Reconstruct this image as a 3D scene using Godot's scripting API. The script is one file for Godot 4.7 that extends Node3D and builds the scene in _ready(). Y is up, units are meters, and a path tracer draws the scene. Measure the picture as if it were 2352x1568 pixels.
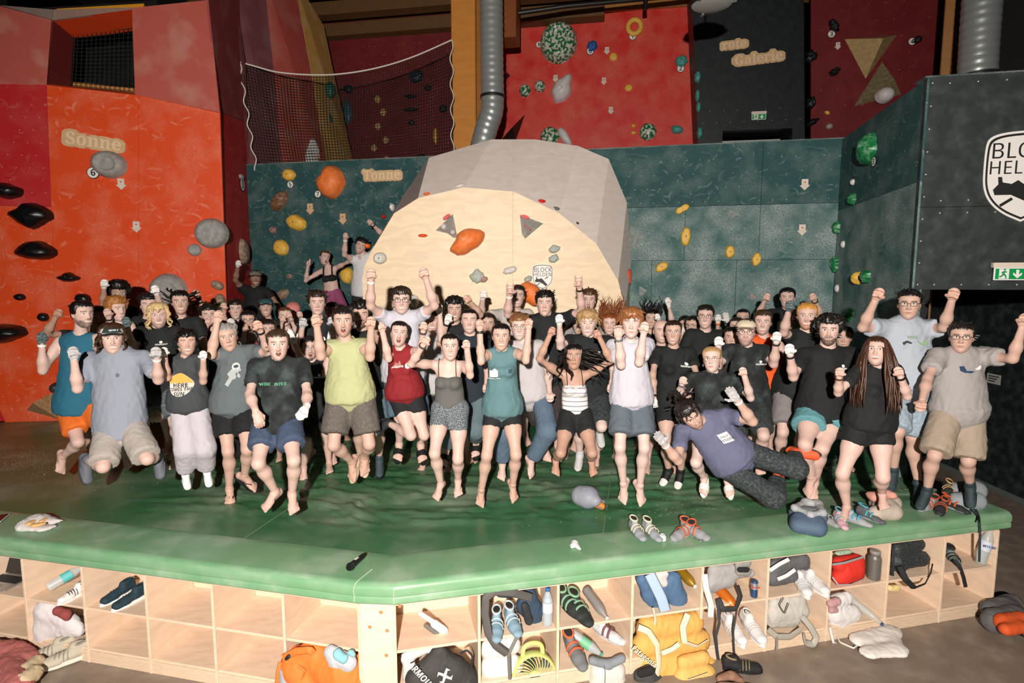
extends Node3D
# A bouldering hall: a crowd jumping on a green mat above wooden cubby lockers, lit by a flash beside the camera.

const FPX := 1305.0
const CAM := Vector3(0, 2.965, 0)
const PITCH := 0.1063
const MAT := 0.94

var used := {}
var mats := {}
var tex := {}
var fn := FastNoiseLite.new()
var CB := Basis(Vector3.RIGHT, -PITCH)


# ---------- places: a picture direction and a distance give a point ----------
func ray(px: float, py: float) -> Vector3:
	return (CB * Vector3((px - 1176.0) / FPX, -(py - 784.0) / FPX, -1.0)).normalized()

func at(px: float, py: float, d: float) -> Vector3:
	var u := ray(px, py)
	return CAM + u * (d / -u.z)

func on_y(px: float, py: float, y: float) -> Vector3:
	var u := ray(px, py)
	return CAM + u * ((y - CAM.y) / u.y)

func on_plane(px: float, py: float, o: Vector3, n: Vector3) -> Vector3:
	var u := ray(px, py)
	return CAM + u * ((o - CAM).dot(n) / u.dot(n))

func reach(o: Vector3, px: float, py: float, l: float, near: bool) -> Vector3:
	var u := ray(px, py)
	var b := u.dot(o - CAM)
	var disc := l * l - ((o - CAM).length_squared() - b * b)
	var h := minf(sqrt(disc), 0.6 * l) if disc > 0.0 else 0.0
	return CAM + u * (b - h if near else b + h)


# ---------- meshes ----------
class Geo:
	var V := PackedVector3Array()
	var N := PackedVector3Array()
	var C := PackedColorArray()
	var I := PackedInt32Array()
	var U := PackedVector2Array()
	var col := Color.WHITE

	func v(p: Vector3, n: Vector3) -> int:
		V.append(p); N.append(n); C.append(col); U.append(Vector2.ZERO)
		return V.size() - 1

	func tri(a: Vector3, b: Vector3, c: Vector3) -> void:
		var n := (c - a).cross(b - a).normalized()
		var i := v(a, n)
		v(b, n); v(c, n)
		I.append_array([i, i + 1, i + 2])

	func quad(a: Vector3, b: Vector3, c: Vector3, d: Vector3) -> void:
		var n := (c - a).cross(b - a).normalized()
		var i := v(a, n)
		v(b, n); v(c, n); v(d, n)
		U[i] = Vector2(0, 0); U[i + 1] = Vector2(1, 0); U[i + 2] = Vector2(1, 1); U[i + 3] = Vector2(0, 1)
		I.append_array([i, i + 1, i + 2, i, i + 2, i + 3])

	func box(t: Transform3D, s: Vector3) -> void:
		var h := s * 0.5
		var p: Array[Vector3] = []
		for k in 8:
			p.append(t * Vector3(h.x if k & 1 else -h.x, h.y if k & 2 else -h.y, h.z if k & 4 else -h.z))
		for f in [[4, 6, 7, 5], [1, 3, 2, 0], [5, 7, 3, 1], [0, 2, 6, 4], [6, 2, 3, 7], [0, 4, 5, 1]]:
			quad(p[f[0]], p[f[1]], p[f[2]], p[f[3]])

	# box with chamfered edges
	func cbox(t: Transform3D, s: Vector3, c: float) -> void:
		var h := s * 0.5
		c = minf(c, minf(h.x, minf(h.y, h.z)) * 0.9)
		var pt := func(sx, sy, sz, ax): # corner point lying on face of axis ax
			return t * Vector3(sx * (h.x if ax == 0 else h.x - c), sy * (h.y if ax == 1 else h.y - c), sz * (h.z if ax == 2 else h.z - c))
		for s1 in [-1, 1]:
			_q(pt.call(s1, -1, -1, 0), pt.call(s1, 1, -1, 0), pt.call(s1, 1, 1, 0), pt.call(s1, -1, 1, 0), t)
			_q(pt.call(-1, s1, -1, 1), pt.call(1, s1, -1, 1), pt.call(1, s1, 1, 1), pt.call(-1, s1, 1, 1), t)
			_q(pt.call(-1, -1, s1, 2), pt.call(1, -1, s1, 2), pt.call(1, 1, s1, 2), pt.call(-1, 1, s1, 2), t)
			for s2 in [-1, 1]:
				_q(pt.call(s1, s2, -1, 0), pt.call(s1, s2, 1, 0), pt.call(s1, s2, 1, 1), pt.call(s1, s2, -1, 1), t)
				_q(pt.call(s1, -1, s2, 0), pt.call(s1, 1, s2, 0), pt.call(s1, 1, s2, 2), pt.call(s1, -1, s2, 2), t)
				_q(pt.call(-1, s1, s2, 1), pt.call(1, s1, s2, 1), pt.call(1, s1, s2, 2), pt.call(-1, s1, s2, 2), t)
				for s3 in [-1, 1]:
					_t(pt.call(s1, s2, s3, 0), pt.call(s1, s2, s3, 1), pt.call(s1, s2, s3, 2), t)

	func _q(a: Vector3, b: Vector3, c: Vector3, d: Vector3, t: Transform3D) -> void:
		if (c - a).cross(b - a).dot((a + c) * 0.5 - t.origin) < 0.0:
			quad(a, d, c, b)
		else:
			quad(a, b, c, d)

	func _t(a: Vector3, b: Vector3, c: Vector3, t: Transform3D) -> void:
		if (c - a).cross(b - a).dot((a + b + c) / 3.0 - t.origin) < 0.0:
			tri(a, c, b)
		else:
			tri(a, b, c)

	# rows x cols of points, smooth; closed joins last column to first
	func sheet(P: Array, closed := false, flip := false) -> void:
		var r := P.size()
		var c: int = P[0].size()
		var o := V.size()
		for i in r:
			for j in c:
				var jn := (j + 1) % c if closed else mini(j + 1, c - 1)
				var jp := (j + c - 1) % c if closed else maxi(j - 1, 0)
				var du: Vector3 = P[i][jn] - P[i][jp]
				var dv: Vector3 = P[mini(i + 1, r - 1)][j] - P[maxi(i - 1, 0)][j]
				var n := du.cross(dv)
				if n.length_squared() < 1e-16:
					var du2: Vector3 = P[clampi(i, 1, r - 2)][jn] - P[clampi(i, 1, r - 2)][jp]
					n = du2.cross(dv)
				n = n.normalized()
				v(P[i][j], -n if flip else n)
				U[o + i * c + j] = Vector2(float(j) / maxi(c - 1, 1), float(i) / maxi(r - 1, 1))
		for i in r - 1:
			for j in (c if closed else c - 1):
				var a := o + i * c + j
				var b := o + i * c + (j + 1) % c
				if flip:
					I.append_array([a, b, a + c, b, b + c, a + c])
				else:
					I.append_array([a, a + c, b, b, a + c, b + c])

	func tube(pts: Array, rad: Array, sides := 8, caps := true, flat := 1.0, ref := Vector3.ZERO) -> void:
		var P := []
		var n := pts.size()
		var side := Vector3.ZERO
		for i in n:
			var d: Vector3 = (pts[mini(i + 1, n - 1)] - pts[maxi(i - 1, 0)]).normalized()
			if side == Vector3.ZERO:
				var r0 := ref if ref != Vector3.ZERO else (Vector3.UP if absf(d.y) < 0.9 else Vector3.RIGHT)
				side = d.cross(r0).normalized()
			else:
				side = (side - d * side.dot(d)).normalized()
			var up := side.cross(d)
			var row := []
			var rr: float = rad[i] if i < rad.size() else rad[-1]
			for k in sides:
				var a := TAU * k / sides
				row.append(pts[i] + side * cos(a) * rr + up * sin(a) * rr * flat)
			P.append(row)
		if caps:
			var a0 := []
			var a1 := []
			for k in sides:
				a0.append(pts[0]); a1.append(pts[n - 1])
			P.push_front(P[0].duplicate()); P.push_front(a0)
			P.append(P[-1].duplicate()); P.append(a1)
		sheet(P, true)

	# profile [[r, y], ...] turned round the y axis of t
	func lathe(prof: Array, seg: int, t: Transform3D) -> void:
		var P := []
		for q in prof:
			var row := []
			for k in seg:
				var a := TAU * k / seg
				row.append(t * Vector3(cos(a) * q[0], q[1], sin(a) * q[0]))
			P.append(row)
		sheet(P, true, true)

	# polygon (x, y) pushed from z = -d to 0
	func prism(poly: PackedVector2Array, d: float, t: Transform3D) -> void:
		var ti := Geometry2D.triangulate_polygon(poly)
		var rev := Geometry2D.is_polygon_clockwise(poly)
		for s in [0, 1]:
			var n := (t.basis * Vector3(0, 0, 1 if s == 0 else -1)).normalized()
			var o := V.size()
			for q in poly:
				v(t * Vector3(q.x, q.y, 0.0 if s == 0 else -d), n)
			for i in range(0, ti.size(), 3):
				var a := o + ti[i]
				var b := o + ti[i + 1]
				var c := o + ti[i + 2]
				if (V[c] - V[a]).cross(V[b] - V[a]).dot(n) > 0:
					I.append_array([a, b, c])
				else:
					I.append_array([a, c, b])
		var m := poly.size()
		for i in m:
			var p := poly[i]
			var q := poly[(i + 1) % m]
			var a := t * Vector3(p.x, p.y, 0)
			var b := t * Vector3(q.x, q.y, 0)
			var c := t * Vector3(q.x, q.y, -d)
			var e := t * Vector3(p.x, p.y, -d)
			if rev:
				quad(a, b, c, e)
			else:
				quad(b, a, e, c)

	func add(g: Array, t: Transform3D, mirror := false) -> void:
		var o := V.size()
		var gv: PackedVector3Array = g[0]
		var gn: PackedVector3Array = g[1]
		var gi: PackedInt32Array = g[2]
		var nb := t.basis.inverse().transposed()
		for i in gv.size():
			v(t * gv[i], (nb * gn[i]).normalized())
		var det := t.basis.determinant() < 0.0
		for i in range(0, gi.size(), 3):
			if det:
				I.append_array([o + gi[i], o + gi[i + 2], o + gi[i + 1]])
			else:
				I.append_array([o + gi[i], o + gi[i + 1], o + gi[i + 2]])

	func mesh() -> ArrayMesh:
		var a := []
		a.resize(Mesh.ARRAY_MAX)
		a[Mesh.ARRAY_VERTEX] = V
		a[Mesh.ARRAY_NORMAL] = N
		a[Mesh.ARRAY_COLOR] = C
		a[Mesh.ARRAY_TEX_UV] = U
		a[Mesh.ARRAY_INDEX] = I
		var m := ArrayMesh.new()
		m.add_surface_from_arrays(Mesh.PRIMITIVE_TRIANGLES, a)
		return m


# ---------- smooth bodies: tapered capsules joined in a field, meshed as surface nets ----------
class Bone:
	var a: Vector3
	var b: Vector3
	var r0: float
	var r1: float
	var e := 1.0
	var n := Vector3.BACK
	var f0 := false
	var f1 := false

	func _init(a_: Vector3, b_: Vector3, r0_: float, r1_: float, e_ := 1.0, n_ := Vector3.BACK, flat := 0) -> void:
		a = a_; b = b_; r0 = r0_; r1 = r1_; e = e_; n = n_
		f0 = (flat & 1) != 0
		f1 = (flat & 2) != 0


class Net:
	var g := PackedFloat32Array()
	var vid := PackedInt32Array()
	var V := PackedVector3Array()
	var N := PackedVector3Array()
	var I := PackedInt32Array()
	var nx := 0
	var ny := 0
	var nz := 0
	var lo := Vector3.ZERO
	var cell := 0.01
	var k := 55.0

	func run(bones: Array, cell_: float, k_: float) -> Array:
		cell = cell_; k = k_
		lo = Vector3(1e9, 1e9, 1e9)
		var hi := -lo
		for bn: Bone in bones:
			var w := Vector3.ONE * (maxf(bn.r0, bn.r1) + cell * 3.0 + 0.012)
			lo = lo.min(bn.a - w).min(bn.b - w)
			hi = hi.max(bn.a + w).max(bn.b + w)
		nx = int((hi.x - lo.x) / cell) + 2
		ny = int((hi.y - lo.y) / cell) + 2
		nz = int((hi.z - lo.z) / cell) + 2
		g.resize(nx * ny * nz)
		vid.resize(nx * ny * nz)
		var margin := maxf(cell * 2.0, 1.6 / k)
		for bn: Bone in bones:
			var a := bn.a
			var ab := bn.b - a
			var l2 := maxf(ab.length_squared(), 1e-9)
			var il := 1.0 / l2
			var ll := sqrt(l2)
			var r0 := bn.r0
			var dr := bn.r1 - r0
			var e1 := bn.e - 1.0
			var n := bn.n
			var f0 := bn.f0
			var f1 := bn.f1
			var rr := maxf(bn.r0, bn.r1) + margin
			var bl := (a.min(bn.b) - Vector3.ONE * rr - lo) / cell
			var bh := (a.max(bn.b) + Vector3.ONE * rr - lo) / cell
			var x0 := maxi(int(bl.x), 0)
			var x1 := mini(int(bh.x) + 1, nx - 1)
			var ayz := Vector2(ab.y, ab.z)
			var iyz := 1.0 / maxf(ayz.length_squared(), 1e-9)
			for z in range(maxi(int(bl.z), 0), mini(int(bh.z) + 1, nz - 1) + 1):
				for y in range(maxi(int(bl.y), 0), mini(int(bh.y) + 1, ny - 1) + 1):
					var p := Vector3(lo.x + x0 * cell, lo.y + y * cell, lo.z + z * cell) - a
					var pyz := Vector2(p.y, p.z)
					if (pyz - ayz * clampf(pyz.dot(ayz) * iyz, 0.0, 1.0)).length() > rr:
						continue
					var i := (z * ny + y) * nx + x0
					for x in range(x0, x1 + 1):
						var t := p.dot(ab) * il
						var tc := clampf(t, 0.0, 1.0)
						var q := p - ab * tc
						if e1 != 0.0:
							q += n * (q.dot(n) * e1)
						var d := q.length() - (r0 + dr * tc)
						if t > 1.0 and f1:
							q = p - ab * t
							if e1 != 0.0:
								q += n * (q.dot(n) * e1)
							d = maxf(q.length() - (r0 + dr), (t - 1.0) * ll)
						elif t < 0.0 and f0:
							q = p - ab * t
							if e1 != 0.0:
								q += n * (q.dot(n) * e1)
							d = maxf(q.length() - r0, -t * ll)
						if d < margin:
							g[i] += exp(-k * maxf(d, -0.5))
						i += 1
						p.x += cell
		var sy := nx
		var sz := nx * ny
		for z in range(1, nz - 1):
			for y in range(1, ny - 1):
				var i := (z * ny + y) * nx + 1
				for x in range(1, nx - 1):
					if g[i] > 1.0:
						if g[i + 1] <= 1.0:
							_quad(i, i - sy, i - sy - sz, i - sz, true)
						if g[i - 1] <= 1.0:
							_quad(i - 1, i - 1 - sy, i - 1 - sy - sz, i - 1 - sz, false)
						if g[i + sy] <= 1.0:
							_quad(i, i - sz, i - sz - 1, i - 1, true)
						if g[i - sy] <= 1.0:
							_quad(i - sy, i - sy - sz, i - sy - sz - 1, i - sy - 1, false)
						if g[i + sz] <= 1.0:
							_quad(i, i - 1, i - 1 - sy, i - sy, true)
						if g[i - sz] <= 1.0:
							_quad(i - sz, i - sz - 1, i - sz - 1 - sy, i - sz - sy, false)
					i += 1
		g = PackedFloat32Array()
		vid = PackedInt32Array()
		return [V, N, I]

	func _quad(a: int, b: int, c: int, d: int, out: bool) -> void:
		var ia := _vert(a)
		var ib := _vert(b)
		var ic := _vert(c)
		var id := _vert(d)
		if out:
			I.append_array([ia, ic, ib, ia, id, ic])
		else:
			I.append_array([ia, ib, ic, ia, ic, id])

	func _vert(i: int) -> int:
		if vid[i] > 0:
			return vid[i] - 1
		var sy := nx
		var sz := nx * ny
		var ik := -1.0 / k
		var d0 := log(g[i] + 1e-5) * ik
		var d1 := log(g[i + 1] + 1e-5) * ik
		var d2 := log(g[i + sy] + 1e-5) * ik
		var d3 := log(g[i + sy + 1] + 1e-5) * ik
		var d4 := log(g[i + sz] + 1e-5) * ik
		var d5 := log(g[i + sz + 1] + 1e-5) * ik
		var d6 := log(g[i + sz + sy] + 1e-5) * ik
		var d7 := log(g[i + sz + sy + 1] + 1e-5) * ik
		var s := Vector3.ZERO
		var m := 0
		if (d0 < 0) != (d1 < 0): s += Vector3(d0 / (d0 - d1), 0, 0); m += 1
		if (d2 < 0) != (d3 < 0): s += Vector3(d2 / (d2 - d3), 1, 0); m += 1
		if (d4 < 0) != (d5 < 0): s += Vector3(d4 / (d4 - d5), 0, 1); m += 1
		if (d6 < 0) != (d7 < 0): s += Vector3(d6 / (d6 - d7), 1, 1); m += 1
		if (d0 < 0) != (d2 < 0): s += Vector3(0, d0 / (d0 - d2), 0); m += 1
		if (d1 < 0) != (d3 < 0): s += Vector3(1, d1 / (d1 - d3), 0); m += 1
		if (d4 < 0) != (d6 < 0): s += Vector3(0, d4 / (d4 - d6), 1); m += 1
		if (d5 < 0) != (d7 < 0): s += Vector3(1, d5 / (d5 - d7), 1); m += 1
		if (d0 < 0) != (d4 < 0): s += Vector3(0, 0, d0 / (d0 - d4)); m += 1
		if (d1 < 0) != (d5 < 0): s += Vector3(1, 0, d1 / (d1 - d5)); m += 1
		if (d2 < 0) != (d6 < 0): s += Vector3(0, 1, d2 / (d2 - d6)); m += 1
		if (d3 < 0) != (d7 < 0): s += Vector3(1, 1, d3 / (d3 - d7)); m += 1
		s = s / maxf(m, 1)
		var r := i % sz
		V.append(lo + (Vector3(r % nx, r / nx, i / sz) + s) * cell)
		N.append(Vector3(d1 + d3 + d5 + d7 - d0 - d2 - d4 - d6, d2 + d3 + d6 + d7 - d0 - d1 - d4 - d5, d4 + d5 + d6 + d7 - d0 - d1 - d2 - d3).normalized())
		vid[i] = V.size()
		return V.size() - 1


# ---------- nodes ----------
func numbered(called: String) -> String:
	var n: int = used.get(called, -1) + 1
	used[called] = n
	return called if n == 0 else "%s_%03d" % [called, n]

func tag(o: Node, label: String, category: String, group := "", kind := "") -> Node:
	if label: o.set_meta("label", label)
	if category: o.set_meta("category", category)
	if group: o.set_meta("group", group)
	if kind: o.set_meta("kind", kind)
	return o

func obj(called: String, m: Mesh, mat: Material, parent: Node = self) -> MeshInstance3D:
	var o := MeshInstance3D.new()
	o.name = numbered(called) if parent == self else called
	o.mesh = m
	o.material_override = mat
	o.cast_shadow = GeometryInstance3D.SHADOW_CASTING_SETTING_DOUBLE_SIDED
	parent.add_child(o, true)
	return o

func part(called: String, g: Geo, mat: Material, parent: Node) -> MeshInstance3D:
	return obj(called, g.mesh(), mat, parent)

func base(called: String, where := Vector3.ZERO) -> Node3D:
	var o := Node3D.new()
	o.name = numbered(called)
	add_child(o)
	o.position = where
	return o

func struct(called: String, where := Vector3.ZERO) -> Node3D:
	return tag(base(called, where), "", "", "", "structure")

# moves the vertices so that they are relative to the thing's base
func rel(g: Geo, o: Vector3) -> Geo:
	for i in g.V.size():
		g.V[i] -= o
	return g


# ---------- materials ----------
func noise_tex(key: String, freq: float, ramp: Array, oct := 4, type := FastNoiseLite.TYPE_SIMPLEX_SMOOTH, size := 512) -> Texture2D:
	if not tex.has(key):
		var n := FastNoiseLite.new()
		n.seed = 11 + tex.size()
		n.noise_type = type
		n.frequency = freq
		n.fractal_octaves = oct
		var im := n.get_seamless_image(size, size)
		im.convert(Image.FORMAT_RGB8)
		var lut := []
		for i in 256:
			var t := i / 255.0
			var j := 0
			while j < ramp.size() - 2 and t > ramp[j + 1][0]:
				j += 1
			var u := clampf((t - ramp[j][0]) / maxf(ramp[j + 1][0] - ramp[j][0], 0.001), 0, 1)
			var c: float = lerpf(ramp[j][1], ramp[j + 1][1], u)
			lut.append(int(clampf(c, 0, 1) * 255))
		var d := im.get_data()
		for i in d.size():
			d[i] = lut[d[i]]
		tex[key] = ImageTexture.create_from_image(Image.create_from_data(size, size, false, Image.FORMAT_RGB8, d))
	return tex[key]

func one_colour(c: Color) -> Texture2D:
	var key := "one" + c.to_html()
	if not tex.has(key):
		var im := Image.create(4, 4, false, Image.FORMAT_RGB8)
		im.fill(c)
		tex[key] = ImageTexture.create_from_image(im)
	return tex[key]

func mat(c: Color, rough := 0.7, metal := 0.0, bump := "", bscale := 1.0, uv := 1.0) -> StandardMaterial3D:
	var key := "%s %.2f %.2f %s %.2f %.2f" % [c.to_html(), rough, metal, bump, bscale, uv]
	if not mats.has(key):
		var m := StandardMaterial3D.new()
		m.albedo_color = c
		m.roughness = rough
		m.metallic = metal
		if bump:
			m.uv1_triplanar = true
			m.uv1_world_triplanar = true
			m.uv1_scale = Vector3.ONE * uv
			m.heightmap_enabled = true
			m.heightmap_texture = tex[bump]
			m.heightmap_scale = bscale
		mats[key] = m
	return mats[key]

# colour c, with matter of colour over lying on it where the mask texture is light
func chalky(c: Color, over: Color, mask: String, rough: float, uv: float, bump := "", bscale := 0.3) -> StandardMaterial3D:
	var key := "chalk %s %s %s %.2f %.2f" % [c.to_html(), over.to_html(), mask, rough, uv]
	if not mats.has(key):
		var m := StandardMaterial3D.new()
		m.albedo_color = c
		m.roughness = rough
		m.uv1_triplanar = true
		m.uv1_world_triplanar = true
		m.uv1_triplanar_sharpness = 8.0
		m.uv1_scale = Vector3.ONE * uv
		m.detail_enabled = true
		m.detail_albedo = one_colour(over)
		m.detail_mask = tex[mask]
		m.detail_blend_mode = BaseMaterial3D.BLEND_MODE_MIX
		m.detail_uv_layer = BaseMaterial3D.DETAIL_UV_1
		if bump:
			m.heightmap_enabled = true
			m.heightmap_texture = tex[bump]
			m.heightmap_scale = bscale
		mats[key] = m
	return mats[key]

func hexc(s: String) -> Color:
	return Color.html(s)


# ---------- the hall ----------
const WL := Vector3(-4.57, 0, -10.0)      # foot of the green back wall, its two ends
const WR := Vector3(4.6, 0, -8.16)
const WTOP := 4.93
var TW: Transform3D        # back wall: x along it, y up, z out of it
var TS: Transform3D        # side face at its far end
var TF: Transform3D        # black front panel
var TO: Transform3D        # orange wall
var TR: Transform3D        # red wall of the gallery
var TC: Transform3D        # crimson return of the orange wall
var TB: Transform3D        # black gallery panel
var TG: Transform3D        # dark crimson gallery wall
const RS := Vector3(-0.795, 0, -3.626)    # right locker start
const LS := Vector3(-1.043, 0, -3.644)    # left locker start
const CELLW := 0.58
var RDIR := Vector3(cos(0.2269), 0, -sin(0.2269))
var LDIR := Vector3(-cos(0.2199), 0, -sin(0.2199))

func upright(a: Vector3, b: Vector3) -> Transform3D:
	var x := (b - a)
	x.y = 0
	x = x.normalized()
	return Transform3D(Basis(x, Vector3.UP, x.cross(Vector3.UP)), Vector3(a.x, 0, a.z))

func loc(t: Transform3D, px: float, py: float) -> Vector2:
	var p := t.affine_inverse() * on_plane(px, py, t.origin, t.basis.z)
	return Vector2(p.x, p.y)

func poly_on(t: Transform3D, pts: Array) -> PackedVector2Array:
	var r := PackedVector2Array()
	for q in pts:
		r.append(loc(t, q[0], q[1]))
	return r

func rect(x0: float, y0: float, x1: float, y1: float) -> PackedVector2Array:
	return PackedVector2Array([Vector2(x0, y0), Vector2(x1, y0), Vector2(x1, y1), Vector2(x0, y1)])

func slab(called: String, poly: PackedVector2Array, thick: float, t: Transform3D, m: Material, parent: Node, lift := 0.0) -> MeshInstance3D:
	var g := Geo.new()
	g.prism(poly, thick, t.translated_local(Vector3(0, 0, lift)))
	return part(called, g, m, parent)

func dots(parent: Node, t: Transform3D, poly: PackedVector2Array, dx: float, dy: float, r: float, c: Color, skip: float, sd: int) -> void:
	var rng := RandomNumberGenerator.new()
	rng.seed = sd
	var lo := poly[0]
	var hi := poly[0]
	for q in poly:
		lo = lo.min(q); hi = hi.max(q)
	var places := []
	var y := lo.y + dy * 0.6
	var row := 0
	while y < hi.y:
		var x := lo.x + dx * (0.5 if row % 2 == 0 else 1.0)
		while x < hi.x:
			if rng.randf() > skip and Geometry2D.is_point_in_polygon(Vector2(x, y), poly):
				places.append(t * Transform3D(Basis(), Vector3(x, y, 0.001)))
			x += dx
		y += dy
		row += 1
	var g := Geo.new()
	g.lathe([[0.0, 0.0012], [r * 0.45, 0.0012], [r, 0.0008], [r, 0.0]], 8, Transform3D(Basis(Vector3.RIGHT, PI / 2), Vector3.ZERO))
	var mm := MultiMesh.new()
	mm.transform_format = MultiMesh.TRANSFORM_3D
	mm.mesh = g.mesh()
	mm.instance_count = places.size()
	for i in places.size():
		mm.set_instance_transform(i, places[i])
	var o := MultiMeshInstance3D.new()
	o.name = "bolt_holes"
	o.multimesh = mm
	o.material_override = mat(c, 0.6)
	o.set_meta("kind", "stuff")
	parent.add_child(o, true)

func make_textures() -> void:
	noise_tex("fine", 0.05, [[0.0, 0.0], [1.0, 1.0]], 3)
	noise_tex("cloth", 0.012, [[0.0, 0.0], [1.0, 1.0]], 4)
	noise_tex("blotch", 0.01, [[0.0, 0.0], [0.45, 0.0], [0.8, 0.75], [1.0, 0.9]], 5)
	noise_tex("dust", 0.02, [[0.0, 0.0], [0.3, 0.05], [0.6, 0.25], [0.9, 0.6], [1.0, 0.8]], 6)
	noise_tex("stain", 0.008, [[0.0, 0.0], [0.35, 0.04], [0.6, 0.22], [0.85, 0.6], [1.0, 0.75]], 6)
	noise_tex("print", 0.03, [[0.0, 0.0], [0.48, 0.0], [0.52, 1.0], [1.0, 1.0]], 2)
	# chalk left by hands and shoes: soft clouds, arcs and smears
	for kind in ["chalk", "chalk_heavy"]:
		var heavy: bool = kind == "chalk_heavy"
		var n := FastNoiseLite.new()
		n.seed = 5
		n.frequency = 0.005
		n.fractal_octaves = 5
		var n2 := FastNoiseLite.new()
		n2.seed = 9
		n2.frequency = 0.09
		n2.fractal_octaves = 3
		var a := n.get_seamless_image(1024, 1024).get_data()
		var b := n2.get_seamless_image(1024, 1024).get_data()
		var st := PackedFloat32Array()
		st.resize(1024 * 1024)
		var rng := RandomNumberGenerator.new()
		rng.seed = 77
		for s in (480 if heavy else 430):
			var c := Vector2(rng.randf() * 1024, rng.randf() * 1024)
			var r := rng.randf_range(12, 75)
			var a0 := rng.randf() * TAU
			var a1 := a0 + rng.randf_range(0.25, 1.9)
			var w := rng.randf_range(2.0, 10.0)
			var al := rng.randf_range(0.08, 0.45)
			var m := int((a1 - a0) * r / 2.0) + 4
			for i in m:
				var an := lerpf(a0, a1, float(i) / m)
				var p := c + Vector2(cos(an), sin(an) * 0.7) * r
				var fade := sin(PI * i / m) * al
				for dy in range(-int(w), int(w) + 1):
					for dx in range(-int(w), int(w) + 1):
						var q := 1.0 - Vector2(dx, dy).length() / w
						if q > 0.0:
							var k := ((int(p.y) + dy) & 1023) * 1024 + ((int(p.x) + dx) & 1023)
							st[k] = maxf(st[k], fade * q)
		var d := PackedByteArray()
		d.resize(1024 * 1024)
		var cut := 0.12 if heavy else 0.38
		for i in d.size():
			var f := b[i] / 255.0
			var v := clampf((a[i] / 255.0 - cut) * (0.85 if heavy else 0.5), 0, 0.7) * (0.25 + 1.3 * f * f)
			v = maxf(v, st[i] * (0.3 + 1.1 * f))
			d[i] = int(clampf(v, 0, 0.95) * 255)
		var im := Image.create_from_data(1024, 1024, false, Image.FORMAT_L8, d)
		im.convert(Image.FORMAT_RGB8)
		tex[kind] = ImageTexture.create_from_image(im)
	# wood: long grain
	var wd := PackedByteArray()
	wd.resize(512 * 512 * 3)
	var wn := FastNoiseLite.new()
	wn.seed = 3
	wn.frequency = 0.02
	for y in 512:
		for x in 512:
			var v := wn.get_noise_2d(x * 0.35, y * 6.0) * 0.5 + wn.get_noise_2d(x * 1.2 + 400, y * 22.0) * 0.35
			var ring := sin((y + 40.0 * wn.get_noise_2d(x * 0.4, y * 0.8)) * 0.16) * 0.12
			var t := clampf(0.94 + 0.05 * v + ring * 0.16, 0, 1)
			var i := (y * 512 + x) * 3
			wd[i] = int(255 * t); wd[i + 1] = int(255 * t * (0.94 + 0.05 * t)); wd[i + 2] = int(255 * t * (0.86 + 0.12 * t))
	tex["wood"] = ImageTexture.create_from_image(Image.create_from_data(512, 512, false, Image.FORMAT_RGB8, wd))

func wood(c: Color, rough := 0.55, uv := Vector3(0.8, 0.8, 0.8)) -> StandardMaterial3D:
	var key := "wood %s %s" % [c.to_html(), uv]
	if not mats.has(key):
		var m := StandardMaterial3D.new()
		m.albedo_color = c
		m.albedo_texture = tex["wood"]
		m.roughness = rough
		m.uv1_triplanar = true
		m.uv1_world_triplanar = true
		m.uv1_scale = uv
		mats[key] = m
	return mats[key]

func sky_and_camera() -> void:
	var cam := Camera3D.new()
	cam.name = "camera"
	cam.fov = rad_to_deg(2.0 * atan(784.0 / FPX))
	cam.position = CAM
	cam.basis = CB
	cam.near = 0.05
	cam.far = 80
	add_child(cam)
	cam.current = true
	var we := WorldEnvironment.new()
	we.name = "environment"
	var e := Environment.new()
	e.background_mode = Environment.BG_COLOR
	e.background_color = Color.BLACK
	e.tonemap_mode = Environment.TONE_MAPPER_LINEAR
	e.tonemap_exposure = 1.0
	e.sdfgi_enabled = true
	e.ssao_enabled = true
	e.ssil_enabled = true
	we.environment = e
	add_child(we)
	# the photographer's flash, on a stand behind and above the camera, a little to its left
	var fl := SpotLight3D.new()
	fl.name = "camera_flash"
	fl.position = Vector3(-0.28, 3.62, 1.9)
	fl.light_color = Color(1.0, 0.965, 0.93)
	fl.light_energy = 98.0
	fl.light_size = 0.07
	fl.spot_angle = 62.0
	fl.spot_angle_attenuation = 0.7
	fl.spot_range = 40
	fl.spot_attenuation = 2.0
	fl.shadow_enabled = true
	add_child(fl)
	fl.look_at(Vector3(-0.1, 2.1, -7.0))
	# its head and stand
	var o := base("flash_head", fl.position - Vector3(0, 3.62, 0))
	tag(o, "photographer's flash on a tall stand behind the camera", "flash")
	var b := Transform3D(fl.basis * Basis(Vector3.RIGHT, PI / 2), Vector3(0, 3.62, 0) + fl.basis.z * 0.03)
	var g := Geo.new()
	g.lathe([[0.075, -0.02], [0.085, 0.0], [0.07, 0.06], [0.06, 0.2], [0.0, 0.21]], 20, b)
	part("housing", g, mat(Color(0.08, 0.08, 0.08), 0.5), o)
	g = Geo.new()
	g.lathe([[0.0, 0.0], [0.074, 0.0]], 20, b)
	var m := StandardMaterial3D.new()
	m.albedo_color = Color(0.9, 0.9, 0.88)
	m.emission_enabled = true
	m.emission = Color(1.0, 0.965, 0.93)
	part("flash_lamp", g, m, o)
	g = Geo.new()
	g.tube([Vector3(0, 0, 0.14), Vector3(0, 3.56, 0.14)], [0.016], 8)
	for k in 3:
		g.tube([Vector3(0, 0.5, 0.14), Vector3(cos(k * TAU / 3) * 0.5, 0.01, 0.14 + sin(k * TAU / 3) * 0.5)], [0.012], 6)
	part("stand", g, mat(Color(0.1, 0.1, 0.1), 0.4), o)

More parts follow.
